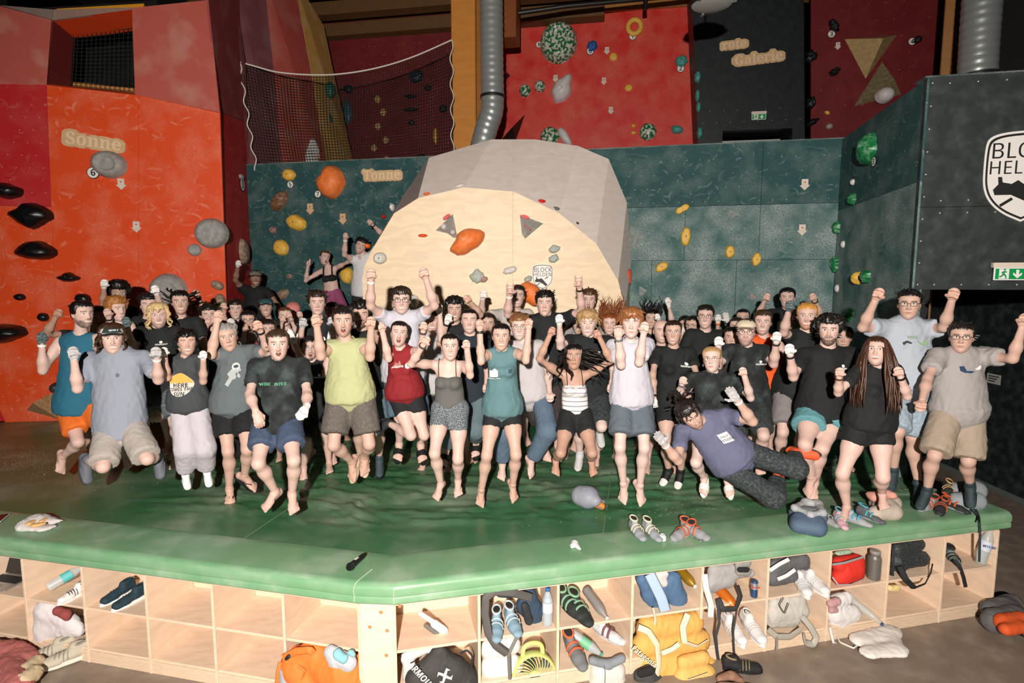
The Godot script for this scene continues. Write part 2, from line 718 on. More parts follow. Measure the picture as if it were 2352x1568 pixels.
func hall_lamp(p: Vector3, r: float, e: float, label: String) -> void:
	var o := base("hall_lamp", p)
	tag(o, label, "lamp", "dish lamps under the hall roof")
	var g := Geo.new()
	g.lathe([[0.0, 0.1], [r * 0.55, 0.1], [r * 0.92, 0.05], [r, 0.0], [r * 0.97, -0.006], [r * 0.9, 0.012]], 40, Transform3D())
	part("housing", g, mat(Color(0.16, 0.16, 0.16), 0.5), o)
	g = Geo.new()
	g.lathe([[r * 0.9, 0.012], [r * 0.6, -0.008], [r * 0.3, -0.014], [0.0, -0.016]], 40, Transform3D())
	var m := StandardMaterial3D.new()
	m.albedo_color = Color(0.72, 0.72, 0.7)
	m.roughness = 0.4
	if e > 0.0:
		m.emission_enabled = true
		m.emission = Color(1, 0.9, 0.75)
		m.emission_energy_multiplier = 0.05
	part("diffuser", g, m, o)
	for k in 3:
		var a := TAU * k / 3 + 0.4
		g = Geo.new()
		g.box(Transform3D(Basis(Vector3.UP, -a), Vector3(cos(a) * r * 0.98, 0.0, sin(a) * r * 0.98)), Vector3(0.05, 0.025, 0.03))
		part("clip", g, mat(Color(0.6, 0.6, 0.6), 0.4, 0.5), o)
	g = Geo.new()
	g.tube([Vector3(0, 0.1, 0), Vector3(0, 1.2, 0)], [0.012], 6)
	part("cable", g, mat(Color(0.05, 0.05, 0.05), 0.5), o)
	if e > 0.0:
		var l := AreaLight3D.new()
		l.name = "lamp_light"
		l.area_size = Vector2(r * 1.6, r * 1.6)
		l.light_color = Color(1.0, 0.86, 0.66)
		l.light_energy = e
		l.area_range = 40
		l.shadow_enabled = true
		l.position = Vector3(0, -0.03, 0)
		l.rotation.x = -PI / 2
		o.add_child(l)

func setting() -> void:
	TW = upright(WL, WR)
	TS = upright(WR, Vector3(4.05, 0, -5.78))
	TF = upright(Vector3(4.05, 0, -5.78), Vector3(6.01, 0, -5.39))
	var o0 := on_y(0, 968, MAT)
	var o1 := at(528, 900, o0.z * -1.0 + 0.42)
	TO = upright(Vector3(o0.x, 0, o0.z), Vector3(o1.x, 0, o1.z))
	TC = upright(Vector3(o1.x, 0, o1.z), WL + Vector3(0.02, 0, 0))
	TR = upright(Vector3(-1.9, 0, -12.9), Vector3(4.5, 0, -11.9))
	var b0 := at(1600, 200, 11.3)
	var b1 := at(1848, 200, 11.0)
	TB = upright(b0, b1)
	TG = upright(Vector3(-6.5, 0, -13.6), Vector3(-0.6, 0, -12.6))
	var holes := hexc("9aa3a0")

	# floor
	var fl := struct("floor")
	var fm := chalky(hexc("7d6e61"), hexc("a39485"), "dust", 0.45, 0.35, "fine", 0.05)
	slab("concrete_slab", rect(-11, -4.5, 9, 16), 0.3, Transform3D(Basis(Vector3.RIGHT, -PI / 2), Vector3.ZERO), fm, fl)
	var bm := mat(hexc("17191a"), 0.9)
	# shell of the hall
	var sh := struct("wall_shell")
	sh.name = "wall_left"
	slab("outer_wall", rect(-4.5, 0, 17, 10.2), 0.3, upright(Vector3(-10.5, 0, 4.5), Vector3(-10.5, 0, -16)), mat(hexc("2a2725"), 0.9), sh)
	var wr := struct("wall_right")
	slab("outer_wall", rect(0, 0, 21.5, 10.2), 0.3, upright(Vector3(8.6, 0, -16), Vector3(8.6, 0, 4.5)), mat(hexc("2a2725"), 0.9), wr)
	var wb := struct("wall_rear")
	slab("outer_wall", rect(0, 0, 20, 10.2), 0.3, upright(Vector3(-11, 0, -16), Vector3(9, 0, -16)), bm, wb)
	var wf := struct("wall_front")
	slab("outer_wall", rect(0, 0, 20, 10.2), 0.3, upright(Vector3(9, 0, 4.5), Vector3(-11, 0, 4.5)), mat(hexc("6b645c"), 0.9), wf)
	var ce := struct("ceiling")
	slab("roof_deck", rect(-11, -5, 9, 16.3), 0.2, Transform3D(Basis(Vector3.RIGHT, PI / 2), Vector3(0, 10.0, 0)).rotated_local(Vector3.FORWARD, 0).scaled_local(Vector3(1, -1, 1)), mat(hexc("33302c"), 0.9), ce)
	var gl := wood(hexc("b07a3a"), 0.5, Vector3(0.5, 0.5, 0.5))
	var gd := wood(hexc("6a4a26"), 0.6, Vector3(0.5, 0.5, 0.5))
	# beams above the red wall, seen from below, and the darker ones to the left
	var xr := TR.basis.x
	for k in 3:
		var y0 := loc(TR, 1400, 30).y
		var g := Geo.new()
		g.cbox(Transform3D(TR.basis, TR * Vector3(5.2, y0 + 0.16 + 0.33 * k, -0.05 + 0.34 * k)), Vector3(7.6, 0.3, 0.26), 0.01)
		part("beam", g, gl, ce)
	for k in 4:
		var g := Geo.new()
		var p := TG * Vector3(4.2, loc(TG, 900, 85).y + 0.14 + 0.25 * k, 0.1 + 0.42 * k)
		g.cbox(Transform3D(TG.basis, p), Vector3(8.6, 0.26, 0.3), 0.01)
		part("beam", g, gd, ce)
		if k == 2:
			g = Geo.new()
			g.tube([TG * Vector3(0, loc(TG, 900, 85).y + 0.42, 1.15), TG * Vector3(8.5, loc(TG, 900, 85).y + 0.42, 1.15)], [0.035], 8)
			part("conduit", g, mat(hexc("222222"), 0.4), ce)
	# hanging purlin left of the duct and sprinkler pipe
	var g0 := Geo.new()
	var q0 := at(1172, 40, 11.2)
	g0.cbox(Transform3D(TR.basis, q0 + Vector3(0, 0.35, 0)), Vector3(0.3, 1.6, 0.5), 0.01)
	part("beam", g0, wood(hexc("8f4f22"), 0.5), ce)
	g0 = Geo.new()
	g0.tube([at(1190, 30, 10.9), at(1300, 14, 10.9), at(1600, -14, 10.9)], [0.045], 8)
	part("sprinkler_pipe", g0, mat(hexc("1d1b1a"), 0.4), ce)
	g0 = Geo.new()
	g0.tube([at(1483, -20, 10.85), at(1483, 22, 10.85)], [0.03, 0.045], 8)
	part("sprinkler", g0, mat(hexc("1d1b1a"), 0.4), ce)

	# --- green back wall: panels with joints ---
	var bw := struct("wall_back")
	var deep := chalky(hexc("1d4a4b"), hexc("a3adaa"), "chalk", 0.75, 0.42, "fine", 0.05)
	var dusty := chalky(hexc("38605f"), hexc("c2c9c5"), "chalk_heavy", 0.75, 0.38, "fine", 0.05)
	var ax := 0.0
	var bx := loc(TW, 1180, 400).x
	var cx := (WR - WL).length()
	slab("core", rect(-0.05, 0.0, cx, WTOP - 0.01), 0.2, TW, bm, bw, -0.022)
	var rows_l := [MAT - 0.05, 2.55, WTOP]
	for i in 2:
		for k in 2:
			var w := (bx - ax) / 2.0
			slab("panel", rect(ax + w * k + 0.002, rows_l[i] + 0.002, ax + w * (k + 1) - 0.002, rows_l[i + 1]), 0.021, TW, deep, bw)
	var yA := loc(TW, 1650, 472).y
	var yB := loc(TW, 1650, 597).y
	var cols := [bx, loc(TW, 1574, 500).x, loc(TW, 1746, 500).x, cx]
	var cols2 := [bx, loc(TW, 1500, 500).x, loc(TW, 1690, 650).x, cx]
	for k in 3:
		slab("panel", rect(cols2[k] + 0.003, MAT - 0.05, cols2[k + 1] - 0.003, yB - 0.003), 0.021, TW, dusty, bw)
		slab("panel", rect(cols[k] + 0.003, yB + 0.003, cols[k + 1] - 0.003, yA - 0.003), 0.021, TW, dusty, bw)
	slab("panel", rect(bx + 0.003, yA + 0.003, cols[2] - 0.003, WTOP), 0.021, TW, deep, bw)
	slab("panel", rect(cols[2] + 0.003, yA + 0.003, cx - 0.003, WTOP), 0.021, TW, deep, bw)
	slab("top_board", rect(0, WTOP, cx + 0.02, WTOP + 0.018), 0.26, TW, chalky(hexc("3a5654"), hexc("a7aeab"), "chalk_heavy", 0.8, 0.6), bw, 0.01)
	dots(bw, TW, rect(0.05, 2.0, bx, WTOP - 0.05), 0.18, 0.2, 0.0075, holes, 0.2, 3)
	dots(bw, TW, rect(bx, 2.0, cx - 0.05, WTOP - 0.05), 0.185, 0.2, 0.0065, hexc("a8b0ac"), 0.35, 4)

	# --- side face and black front panel over the passage ---
	var sw := struct("wall_side")
	var sl := (Vector3(4.05, 0, -5.78) - WR).length()
	slab("core", rect(0.0, 0.0, sl - 0.02, WTOP - 0.01), 0.15, TS, bm, sw, -0.022)
	var sy := [0.0, 2.35, 3.95, WTOP]
	for i in 3:
		slab("panel", rect(0.003, sy[i] + 0.002, sl, sy[i + 1] - 0.002), 0.021, TS, dusty if i < 2 else deep, sw)
	dots(sw, TS, rect(0.05, 1.8, sl - 0.03, WTOP - 0.05), 0.19, 0.2, 0.006, holes, 0.4, 6)
	var black := chalky(hexc("1d2524"), hexc("444d4a"), "dust", 0.6, 0.5, "fine", 0.05)
	var fy := loc(TF, 2200, 665).y
	slab("front_panel", rect(0.0, loc(TF, 2200, 474).y, 3.4, WTOP), 0.06, TF, black, sw)
	slab("front_panel", rect(0.0, fy, 3.4, loc(TF, 2200, 474).y - 0.004), 0.06, TF, black, sw)
	slab("edge_post", rect(0.0, 0.0, 0.09, fy), 0.08, TF, dusty, sw)
	slab("top_board", rect(-0.02, WTOP, 3.4, WTOP + 0.018), 0.2, TF, chalky(hexc("2c3836"), hexc("8d9693"), "chalk_heavy", 0.8, 0.6), sw, 0.01)
	var scr := PackedVector2Array()
	for k in 10:
		scr.append(Vector2(0.05, fy + 0.05 + k * (WTOP - fy - 0.1) / 9.0))
	for k in 8:
		scr.append(Vector2(0.2 + 0.24 * k, WTOP - 0.06))
		scr.append(Vector2(0.2 + 0.24 * k, loc(TF, 2200, 474).y + 0.06))
		scr.append(Vector2(0.2 + 0.24 * k, loc(TF, 2200, 474).y - 0.06))
		scr.append(Vector2(0.2 + 0.24 * k, fy + 0.05))
	for q in scr:
		var sg := Geo.new()
		sg.lathe([[0.0, 0.004], [0.006, 0.0035], [0.008, 0.0]], 8, TF * Transform3D(Basis(Vector3.RIGHT, PI / 2), Vector3(q.x, q.y, 0)))
		part("screw", sg, mat(hexc("b9b2a8"), 0.4, 0.3), sw)
	# passage behind it
	var pw := struct("wall_passage")
	slab("dark_panel", rect(0, 0, 3.0, 4.5), 0.1, upright(Vector3(6.9, 0, -9.2), Vector3(6.75, 0, -4.6)), chalky(hexc("10191a"), hexc("3d4a49"), "dust", 0.55, 0.5), pw)
	slab("dark_panel", rect(3.0, 0, 5.2, 4.5), 0.1, upright(Vector3(6.9, 0, -9.2), Vector3(6.75, 0, -4.6)), chalky(hexc("10191a"), hexc("3d4a49"), "dust", 0.55, 0.5), pw)
	slab("dark_panel", rect(-0.4, 0, 2.5, 4.5), 0.1, upright(Vector3(4.7, 0, -9.0), Vector3(7.0, 0, -9.2)), mat(hexc("0c1112"), 0.7), pw)
	var wp := Geo.new()
	wp.cbox(Transform3D(Basis(), at(2122, 690, 8.4)), Vector3(0.16, 1.2, 0.1), 0.006)
	part("wooden_post", wp, wood(hexc("9c7b52"), 0.6), pw)
	var bb := struct("baseboard_right")
	slab("skirting", rect(0.1, 0, 4.6, 0.07), 0.02, upright(Vector3(6.9, 0, -9.2), Vector3(6.75, 0, -4.6)), mat(hexc("5a625f"), 0.6), bb, 0.02)
	slab("skirting", rect(0.8, 0, 2.2, 0.07), 0.02, upright(Vector3(4.7, 0, -9.0), Vector3(7.0, 0, -9.2)), mat(hexc("5a625f"), 0.6), bb, 0.02)

	# --- orange wall, its crimson return and the upper facets ---
	var ow := struct("wall_orange")
	var orange := chalky(hexc("e0480f"), hexc("f0bda2"), "chalk", 0.6, 0.33, "fine", 0.04)
	var crimson := chalky(hexc("bd1a20"), hexc("cf7d75"), "chalk", 0.6, 0.33, "fine", 0.04)
	var rose := chalky(hexc("b8564a"), hexc("c08072"), "blotch", 0.7, 0.3, "fine", 0.04)
	var maroon := chalky(hexc("94393c"), hexc("a05c5a"), "blotch", 0.7, 0.3, "fine", 0.04)
	var ox := loc(TO, 318, 500).x
	var main_l := poly_on(TO, [[107, 195], [318, 219], [318, 960], [140, 966], [118, 476]])
	main_l[3].y = MAT - 0.05
	main_l[2].y = MAT - 0.05
	slab("panel", main_l, 0.03, TO, orange, ow)
	var main_r := poly_on(TO, [[318.6, 219], [505, 258], [529, 958], [318.6, 960]])
	main_r[2].y = MAT - 0.05
	main_r[3].y = MAT - 0.05
	slab("panel", main_r, 0.03, TO, orange, ow)
	var low := poly_on(TO, [[-140, 469], [117.4, 475.5], [139.4, 966], [13, 967], [-20, 900], [-140, 880]])
	low[2].y = MAT - 0.05
	low[3].y = MAT - 0.05
	slab("panel", low, 0.03, TO, orange, ow)
	slab("panel", poly_on(TO, [[-140, 881], [-21, 901], [12, 967], [-140, 975]]), 0.03, TO, crimson, ow)
	slab("panel", poly_on(TO, [[-140, 190], [106.4, 194.5], [117.4, 475], [-140, 468.5]]), 0.03, TO, crimson, ow)
	dots(ow, TO, poly_on(TO, [[-20, 230], [104, 230], [136, 950], [-20, 950]]), 0.175, 0.17, 0.006, hexc("e0b39a"), 0.25, 8)
	dots(ow, TO, poly_on(TO, [[125, 240], [300, 250], [500, 300], [520, 900], [150, 940]]), 0.175, 0.2, 0.0055, hexc("7a2a12"), 0.35, 9)
	# upper storey leans back a little
	var TU := Transform3D(TO.basis.rotated(TO.basis.x, -0.10), TO * Vector3(0, loc(TO, 110, 195).y, 0))
	slab("upper_panel", poly_on(TU, [[-140, 0], [0, 14], [118, 46], [107, 195], [-140, 190]]), 0.03, TU, rose, ow)
	slab("upper_panel", poly_on(TU, [[303, 18], [478, 0], [505, 258], [310, 217]]), 0.03, TU, rose, ow)
	slab("upper_panel", poly_on(TU, [[0, 12], [122, 22], [118, 45]]), 0.03, TU, chalky(hexc("7d6a60"), hexc("8a7a70"), "blotch", 0.8, 0.3), ow)
	slab("upper_panel", poly_on(TU, [[123, 22], [303, 17], [302, 22], [119, 46]]), 0.03, TU, chalky(hexc("94766a"), hexc("9a857a"), "blotch", 0.8, 0.3), ow)
	# opening with a safety net: reveal boards, dark room behind
	var op := loc(TU, 118, 46)
	var oq := loc(TU, 303, 22)
	var orr := loc(TU, 310, 217)
	var os := loc(TU, 107, 195)
	var dp := 0.5
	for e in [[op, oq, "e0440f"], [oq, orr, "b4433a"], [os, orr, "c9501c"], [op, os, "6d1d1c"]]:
		var rg := Geo.new()
		var a3: Vector3 = TU * Vector3(e[0].x, e[0].y, 0)
		var b3: Vector3 = TU * Vector3(e[1].x, e[1].y, 0)
		var bk := TU.basis.z * -dp
		var up: Vector3 = (b3 - a3).cross(bk).normalized() * 0.02
		rg.quad(a3, b3, b3 + bk, a3 + bk)
		rg.quad(a3 + up, a3 + bk + up, b3 + bk + up, b3 + up)
		part("reveal", rg, mat(hexc(e[2]), 0.7), ow)
	slab("room_back", poly_on(TU.translated_local(Vector3(0, 0, -1.6)), [[60, 20], [360, 0], [360, 260], [60, 240]]), 0.03, TU.translated_local(Vector3(0, 0, -1.6)), mat(hexc("141212"), 0.9), ow)
	slab("yellow_board", poly_on(TU.translated_local(Vector3(0, 0, -0.8)), [[130, 20], [330, 8], [330, 46], [130, 68]]), 0.03, TU.translated_local(Vector3(0, 0, -0.8)), mat(hexc("e09a17"), 0.7), ow)
	slab("ledge_board", poly_on(TU.translated_local(Vector3(0, 0, -0.55)), [[130, 184], [315, 203], [315, 235], [130, 215]]), 0.03, TU.translated_local(Vector3(0, 0, -0.55)), mat(hexc("c98a4c"), 0.7), ow)

	var cw := struct("wall_crimson")
	var cpoly := poly_on(TC, [[505.5, 258], [576, 285], [584, 388], [584, 950], [529.5, 958]])
	cpoly[3] = Vector2((WL - Vector3(TC.origin.x, 0, TC.origin.z)).length(), MAT - 0.05)
	cpoly[2].x = cpoly[3].x
	cpoly[4] = Vector2(0.0, MAT - 0.05)
	slab("panel", cpoly, 0.03, TC, crimson, cw)
	slab("panel", poly_on(TC, [[478.5, 0], [490, -60], [560, -60], [574, 150], [576, 284], [505.5, 257]]), 0.03, TC, maroon, cw)
	dots(cw, TC, poly_on(TC, [[512, 300], [570, 300], [582, 720], [530, 720]]), 0.24, 0.19, 0.007, hexc("d9a79c"), 0.3, 10)
	# facets of the gallery behind the net
	facet("panel", [[530, -60, 9.95], [605, -60, 10.6], [628, 160, 10.6], [650, 400, 10.6], [568, 400, 10.08], [560, 150, 9.9]], chalky(hexc("6f3a3e"), hexc("80555a"), "blotch", 0.75, 0.3), cw)
	facet("panel", [[605, -60, 10.6], [672, -60, 11.4], [714, 165, 11.4], [752, 400, 11.4], [650, 400, 10.6], [628, 160, 10.6]], chalky(hexc("a8483e"), hexc("b0685c"), "blotch", 0.75, 0.3), cw)
	facet("panel", [[672, -60, 11.4], [682, 0, 11.4], [744, 60, 12.5], [766, 165, 12.5], [818, 400, 12.5], [752, 400, 11.4], [714, 165, 11.4]], chalky(hexc("c99a4e"), hexc("cfae78"), "blotch", 0.75, 0.3), cw)

	var gw := struct("wall_gallery")
	var dark_red := chalky(hexc("6d0f17"), hexc("97453f"), "chalk", 0.6, 0.4, "fine", 0.04)
	var red := chalky(hexc("d01812"), hexc("dd7f68"), "chalk_heavy", 0.55, 0.4, "fine", 0.04)
	slab("panel", rect(0, 4.4, 5.9, 9.4), 0.05, TG, dark_red, gw)
	dots(gw, TG, poly_on(TG, [[830, 100], [1030, 90], [1030, 380], [830, 380]]), 0.13, 0.19, 0.008, hexc("c87a5a"), 0.3, 12)
	var rp := poly_on(TR, [[1120, 400], [1608, 400], [1606, 345], [1589, 12], [1195, 48], [1120, 60]])
	slab("panel", rp, 0.05, TR, red, gw)
	slab("panel", poly_on(TR, [[1846, 380], [2420, 400], [2420, -30], [1846, -30]]), 0.05, TR.translated_local(Vector3(0, 0, 0.4)), dark_red, gw)
	dots(gw, TR.translated_local(Vector3(0, 0, 0.4)), poly_on(TR, [[1860, 300], [2300, 300], [2300, 10], [1860, 10]]), 0.3, 0.3, 0.008, hexc("c87a5a"), 0.5, 13)
	var gm := chalky(hexc("0e1719"), hexc("26302f"), "dust", 0.5, 0.6, "fine", 0.04)
	var bp := poly_on(TB, [[1606, 400], [1656, 400], [1660, 300], [1820, 294], [1820, 400], [1849, 400], [1846, -40], [1588, -40]])
	slab("panel", bp, 0.55, TB, gm, gw)
	dots(gw, TB, poly_on(TB, [[1600, 250], [1845, 240], [1845, 290], [1600, 300]]), 0.25, 0.22, 0.007, holes, 0.35, 14)
	slab("ledge_cabinet", poly_on(TB.translated_local(Vector3(0, 0, -0.3)), [[1658, 324], [1792, 319], [1792, 360], [1658, 360]]), 0.3, TB.translated_local(Vector3(0, 0, -0.3)), mat(hexc("a9aaa6"), 0.6), gw)
	# gallery floor behind the back wall
	var gf := Geo.new()
	gf.box(Transform3D(TW.basis, TW * Vector3(4.5, WTOP - 0.15, -2.6)), Vector3(12, 0.2, 4.7))
	part("gallery_floor", gf, mat(hexc("3b3632"), 0.8), gw)

	column(1037, 1092, 1110, 10.7, "wood_column", "orange glulam column standing behind the barrel", hexc("d8913f"))
	column(2156, 2180, 2217, 9.6, "wood_column", "timber column beside the wide silver duct", hexc("a9733a"))
	duct()
	bench_and_mat()
	lockers()
	hall_lamp(at(1635, 12, 8.0), 0.29, 0.0, "grey dish lamp hanging before the black gallery panel")

# a panel through picture corners, each at its own distance
func facet(called: String, pts: Array, m: Material, parent: Node) -> void:
	var p := []
	for q in pts:
		p.append(at(q[0], q[1], q[2]))
	var g := Geo.new()
	for i in range(1, p.size() - 1):
		var n: Vector3 = (p[i + 1] - p[0]).cross(p[i] - p[0]).normalized() * 0.03
		if n.z < 0:
			n = -n
		g.tri(p[0], p[i], p[i + 1])
		g.tri(p[0] - n, p[i + 1] - n, p[i] - n)
	part(called, g, m, parent)

func column(x0: float, x1: float, x2: float, d: float, called: String, label: String, c: Color) -> void:
	var a := at(x0, 200, d)
	var b := at(x1, 200, d - 0.08)
	var w := (b - a).length()
	var t := upright(a, b)
	var w2 := 0.28
	var o := base(called, Vector3(a.x, 4.78, a.z))
	tag(o, label, "column")
	var g := Geo.new()
	g.cbox(Transform3D(t.basis, t * Vector3(w / 2, 7.4, -w2 / 2)), Vector3(w, 5.3, w2), 0.015)
	part("timber", rel(g, o.position), wood(c, 0.5, Vector3(0.35, 0.35, 0.35)), o)
	g = Geo.new()
	var wr := (x2 - x1) / FPX * d
	g.cbox(Transform3D(t.basis, t * Vector3(w + wr / 2 + 0.004, 7.4, -w2 / 2 - 0.03)), Vector3(wr, 5.3, w2), 0.015)
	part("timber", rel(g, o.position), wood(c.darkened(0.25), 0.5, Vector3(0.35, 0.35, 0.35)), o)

func duct() -> void:
	var steel := mat(hexc("b5bbbb"), 0.33, 0.55)
	for dd in [[[[1128, -40], [1129, 60], [1130, 160], [1131, 235], [1128, 262], [1118, 292], [1104, 345]], 10.1, 25.0, "silver spiral duct bending behind the barrel"],
			[[[2262, -60], [2256, 0], [2249, 100], [2243, 200], [2240, 260]], 8.6, 36.0, "wide silver spiral duct in front of the dark red wall"]]:
		var pts := []
		for q in dd[0]:
			pts.append(at(q[0], q[1], dd[1]))
		var r: float = dd[2] / FPX * dd[1]
		var c := Curve3D.new()
		for i in pts.size():
			var tn: Vector3 = (pts[mini(i + 1, pts.size() - 1)] - pts[maxi(i - 1, 0)]) * 0.18
			c.add_point(pts[i], -tn, tn)
		c.bake_interval = 0.02
		var ln := c.get_baked_length()
		var o := base("air_duct", pts[-1])
		tag(o, dd[3], "duct")
		var P := []
		var R := []
		var s := 0.0
		while s < ln:
			P.append(c.sample_baked(s))
			R.append(r + (0.006 if fmod(s, 0.11) < 0.03 else 0.0))
			s += 0.0275
		var g := Geo.new()
		g.tube(P, R, 28, false)
		part("spiral_pipe", rel(g, o.position), steel, o)
		g = Geo.new()
		var at_s := ln * (0.66 if dd[1] > 9 else 0.72)
		g.tube([c.sample_baked(at_s), c.sample_baked(at_s + 0.05)], [r + 0.016], 28, false)
		part("clamp", rel(g, o.position), mat(hexc("3c3f3f"), 0.4, 0.6), o)

func path_pt(s: float, off: float, y: float) -> Vector3:
	# along the locker fronts: s < 0 on the left run, s > 0 on the right run, off = metres behind the front
	var nr := Vector3(-sin(0.2269), 0, -cos(0.2269))
	var nl := Vector3(sin(0.2199), 0, -cos(0.2199))
	var p: Vector3
	if s >= 0.124:
		p = RS + RDIR * (s - 0.124) + nr * off
	elif s <= -0.124:
		p = LS + LDIR * (-s - 0.124) + nl * off
	else:
		var u := (s + 0.124) / 0.248
		p = LS.lerp(RS, u) + nl.lerp(nr, u) * off
	p.y = y
	return p

func along(pts: Array, u: float) -> Vector3:
	var tot := 0.0
	for i in pts.size() - 1:
		tot += (pts[i + 1] - pts[i]).length()
	var s := u * tot
	for i in pts.size() - 1:
		var l: float = (pts[i + 1] - pts[i]).length()
		if s <= l or i == pts.size() - 2:
			return pts[i].lerp(pts[i + 1], clampf(s / l, 0, 1))
		s -= l
	return pts[-1]

func bench_and_mat() -> void:
	var be := base("bench_cushion", RS + Vector3(0, 0.8, 0))
	tag(be, "bright green padded edge running along the top of the lockers", "cushion")
	# profile of the cushion: (distance behind the front, height)
	var prof := [[-0.012, 0.803], [-0.028, 0.806], [-0.032, 0.815], [-0.032, 0.846], [-0.024, 0.852], [-0.026, 0.858], [-0.034, 0.868], [-0.034, 0.906], [-0.026, 0.928], [-0.006, 0.944], [0.02, 0.949], [0.16, 0.952], [0.33, 0.95], [0.405, 0.945], [0.425, 0.935], [0.43, 0.92], [0.43, 0.80]]
	var green := chalky(hexc("6c9a72"), hexc("a3b8a0"), "stain", 0.36, 0.5, "cloth", 0.12)
	for run in [[-4.6, -0.124, 36], [-0.124, 0.124, 6], [0.124, 5.43, 44]]:
		var P := []
		var n: int = run[2]
		for j in prof.size():
			var row := []
			for i in n + 1:
				var s: float = lerpf(run[0], run[1], float(i) / n)
				var wob := 0.004 * fn.get_noise_2d(s * 140.0, j * 30.0) if j > 2 and j < 14 else 0.0
				row.append(path_pt(s, prof[j][0], prof[j][1] + wob))
			P.append(row)
		var g := Geo.new()
		g.sheet(P, false, true)
		if run[1] > 5.0:
			for j in range(1, prof.size() - 1):
				g.tri(path_pt(run[1], 0.2, 0.87), path_pt(run[1], prof[j][0], prof[j][1]), path_pt(run[1], prof[j + 1][0], prof[j + 1][1]))
		part("pad", rel(g, be.position), green, be)
	for s in [-0.128, 0.122]:
		var g := Geo.new()
		var pts := []
		for q in prof:
			if q[1] > 0.81 and q[0] < (0.3 if s < 0 else -0.01):
				pts.append(path_pt(s + (0.25 * q[0] if s < 0 else 0.0), q[0], q[1] + 0.001))
		g.tube(pts, [0.004], 5)
		part("seam", rel(g, be.position), mat(hexc("a9bfa6"), 0.6), be)
	# the mat: one sheet over the whole landing area, creased where people land
	var ma := base("landing_mat", Vector3(0, 0, -6))
	tag(ma, "dark green vinyl landing mat, creased and dusted with chalk", "mat")
	var gx := 150
	var gz := 110
	var P := []
	var rim := [TO * Vector3(-1.2, 0, 0.02), TO * Vector3(2.9, 0, 0.02), WL + Vector3(0.05, 0, 0.05), WR + Vector3(-0.05, 0, 0.05), Vector3(4.03, 0, -5.78), Vector3(4.2, 0, -5.3)]
	rim[1] = TC.origin + Vector3(0.03, 0, 0.03)
	for i in gz + 1:
		var row := []
		var v := float(i) / gz
		for j in gx + 1:
			var s := lerpf(-4.9, 5.43, float(j) / gx)
			var f := path_pt(s, 0.42, 0)
			var far := along(rim, float(j) / gx)
			var p := f.lerp(far, v)
			var zone := smoothstep(0.02, 0.14, v) * (1.0 - smoothstep(0.42, 0.6, v)) * (1.0 - smoothstep(2.6, 4.6, absf(p.x - 0.5)))
			var wv := fn.get_noise_2d(p.x * 34.0 + 40.0 * fn.get_noise_2d(p.z * 14.0, p.x * 9.0), p.z * 150.0)
			var ridge := pow(1.0 - absf(wv), 6.0)
			var w2 := fn.get_noise_2d(p.x * 20.0 + 300.0, p.z * 60.0)
			p.y = MAT - 0.006 + zone * (0.034 * ridge - 0.012 + 0.012 * w2) + 0.004 * fn.get_noise_2d(p.x * 25.0, p.z * 25.0) * smoothstep(0.0, 0.05, v)
			row.append(p)
		P.append(row)
	var g := Geo.new()
	g.sheet(P, false)
	var vinyl := chalky(hexc("356b45"), hexc("98a38f"), "stain", 0.36, 0.22, "cloth", 0.1)
	part("cover", rel(g, ma.position), vinyl, ma)
	g = Geo.new()
	var foot := PackedVector2Array()
	for q in [path_pt(-4.5, 0.5, 0), path_pt(-0.1, 0.5, 0), path_pt(0.1, 0.5, 0), path_pt(5.4, 0.5, 0), Vector3(3.98, 0, -5.9), WR + Vector3(-0.1, 0, 0.1), WL + Vector3(0.1, 0, 0.1), TO * Vector3(-0.6, 0, 0.05)]:
		foot.append(Vector2(q.x, -q.z))
	g.prism(foot, 0.88, Transform3D(Basis(Vector3.RIGHT, -PI / 2), Vector3(0, 0.89, 0)))
	part("foam_core", rel(g, ma.position), mat(hexc("1f6136"), 0.6), ma)
	for sl in [[[1385, 1226], [1408, 1060]], [[552, 1242], [665, 1166]]]:
		g = Geo.new()
		var a := on_y(sl[0][0], sl[0][1], MAT)
		var b := on_y(sl[1][0], sl[1][1], MAT)
		var pts := []
		for k in 12:
			var p := a.lerp(b, k / 11.0)
			p.y = MAT + 0.001
			pts.append(p)
		g.tube(pts, [0.006], 5, true, 0.4)
		part("seam", rel(g, ma.position), mat(hexc("6f8468"), 0.7), ma)
	# spilt chalk crumbs
	var rng := RandomNumberGenerator.new()
	rng.seed = 21
	var cg := Geo.new()
	cg.lathe([[0.0, 1.0], [0.7, 0.6], [1.0, 0.1], [0.8, 0.0]], 6, Transform3D())
	var mm := MultiMesh.new()
	mm.transform_format = MultiMesh.TRANSFORM_3D
	mm.mesh = cg.mesh()
	var spots := []
	for q in [[60, 1060, 110, 40, 260], [1560, 1180, 130, 30, 130], [1850, 1195, 160, 30, 160], [1500, 1140, 300, 60, 90], [1100, 1240, 300, 60, 40], [250, 1090, 160, 40, 60]]:
		for k in q[4]:
			var p := on_y(q[0] + rng.randfn() * q[2] * 0.6, q[1] + rng.randfn() * q[3] * 0.5, MAT)
			if p.z < -4.45 + 0.2 * absf(p.x) * -1.0 and absf(p.x) < 7.4:
				spots.append(p)
	mm.instance_count = spots.size()
	for i in spots.size():
		var r := rng.randf_range(0.0015, 0.0038)
		mm.set_instance_transform(i, Transform3D(Basis().scaled(Vector3(r, r * 0.6, r)), spots[i]))
	var co := MultiMeshInstance3D.new()
	co.name = "chalk_crumbs"
	co.multimesh = mm
	co.material_override = mat(hexc("e6e4df"), 0.9)
	tag(co, "white chalk crumbs scattered over the green mat", "chalk", "", "stuff")
	add_child(co)

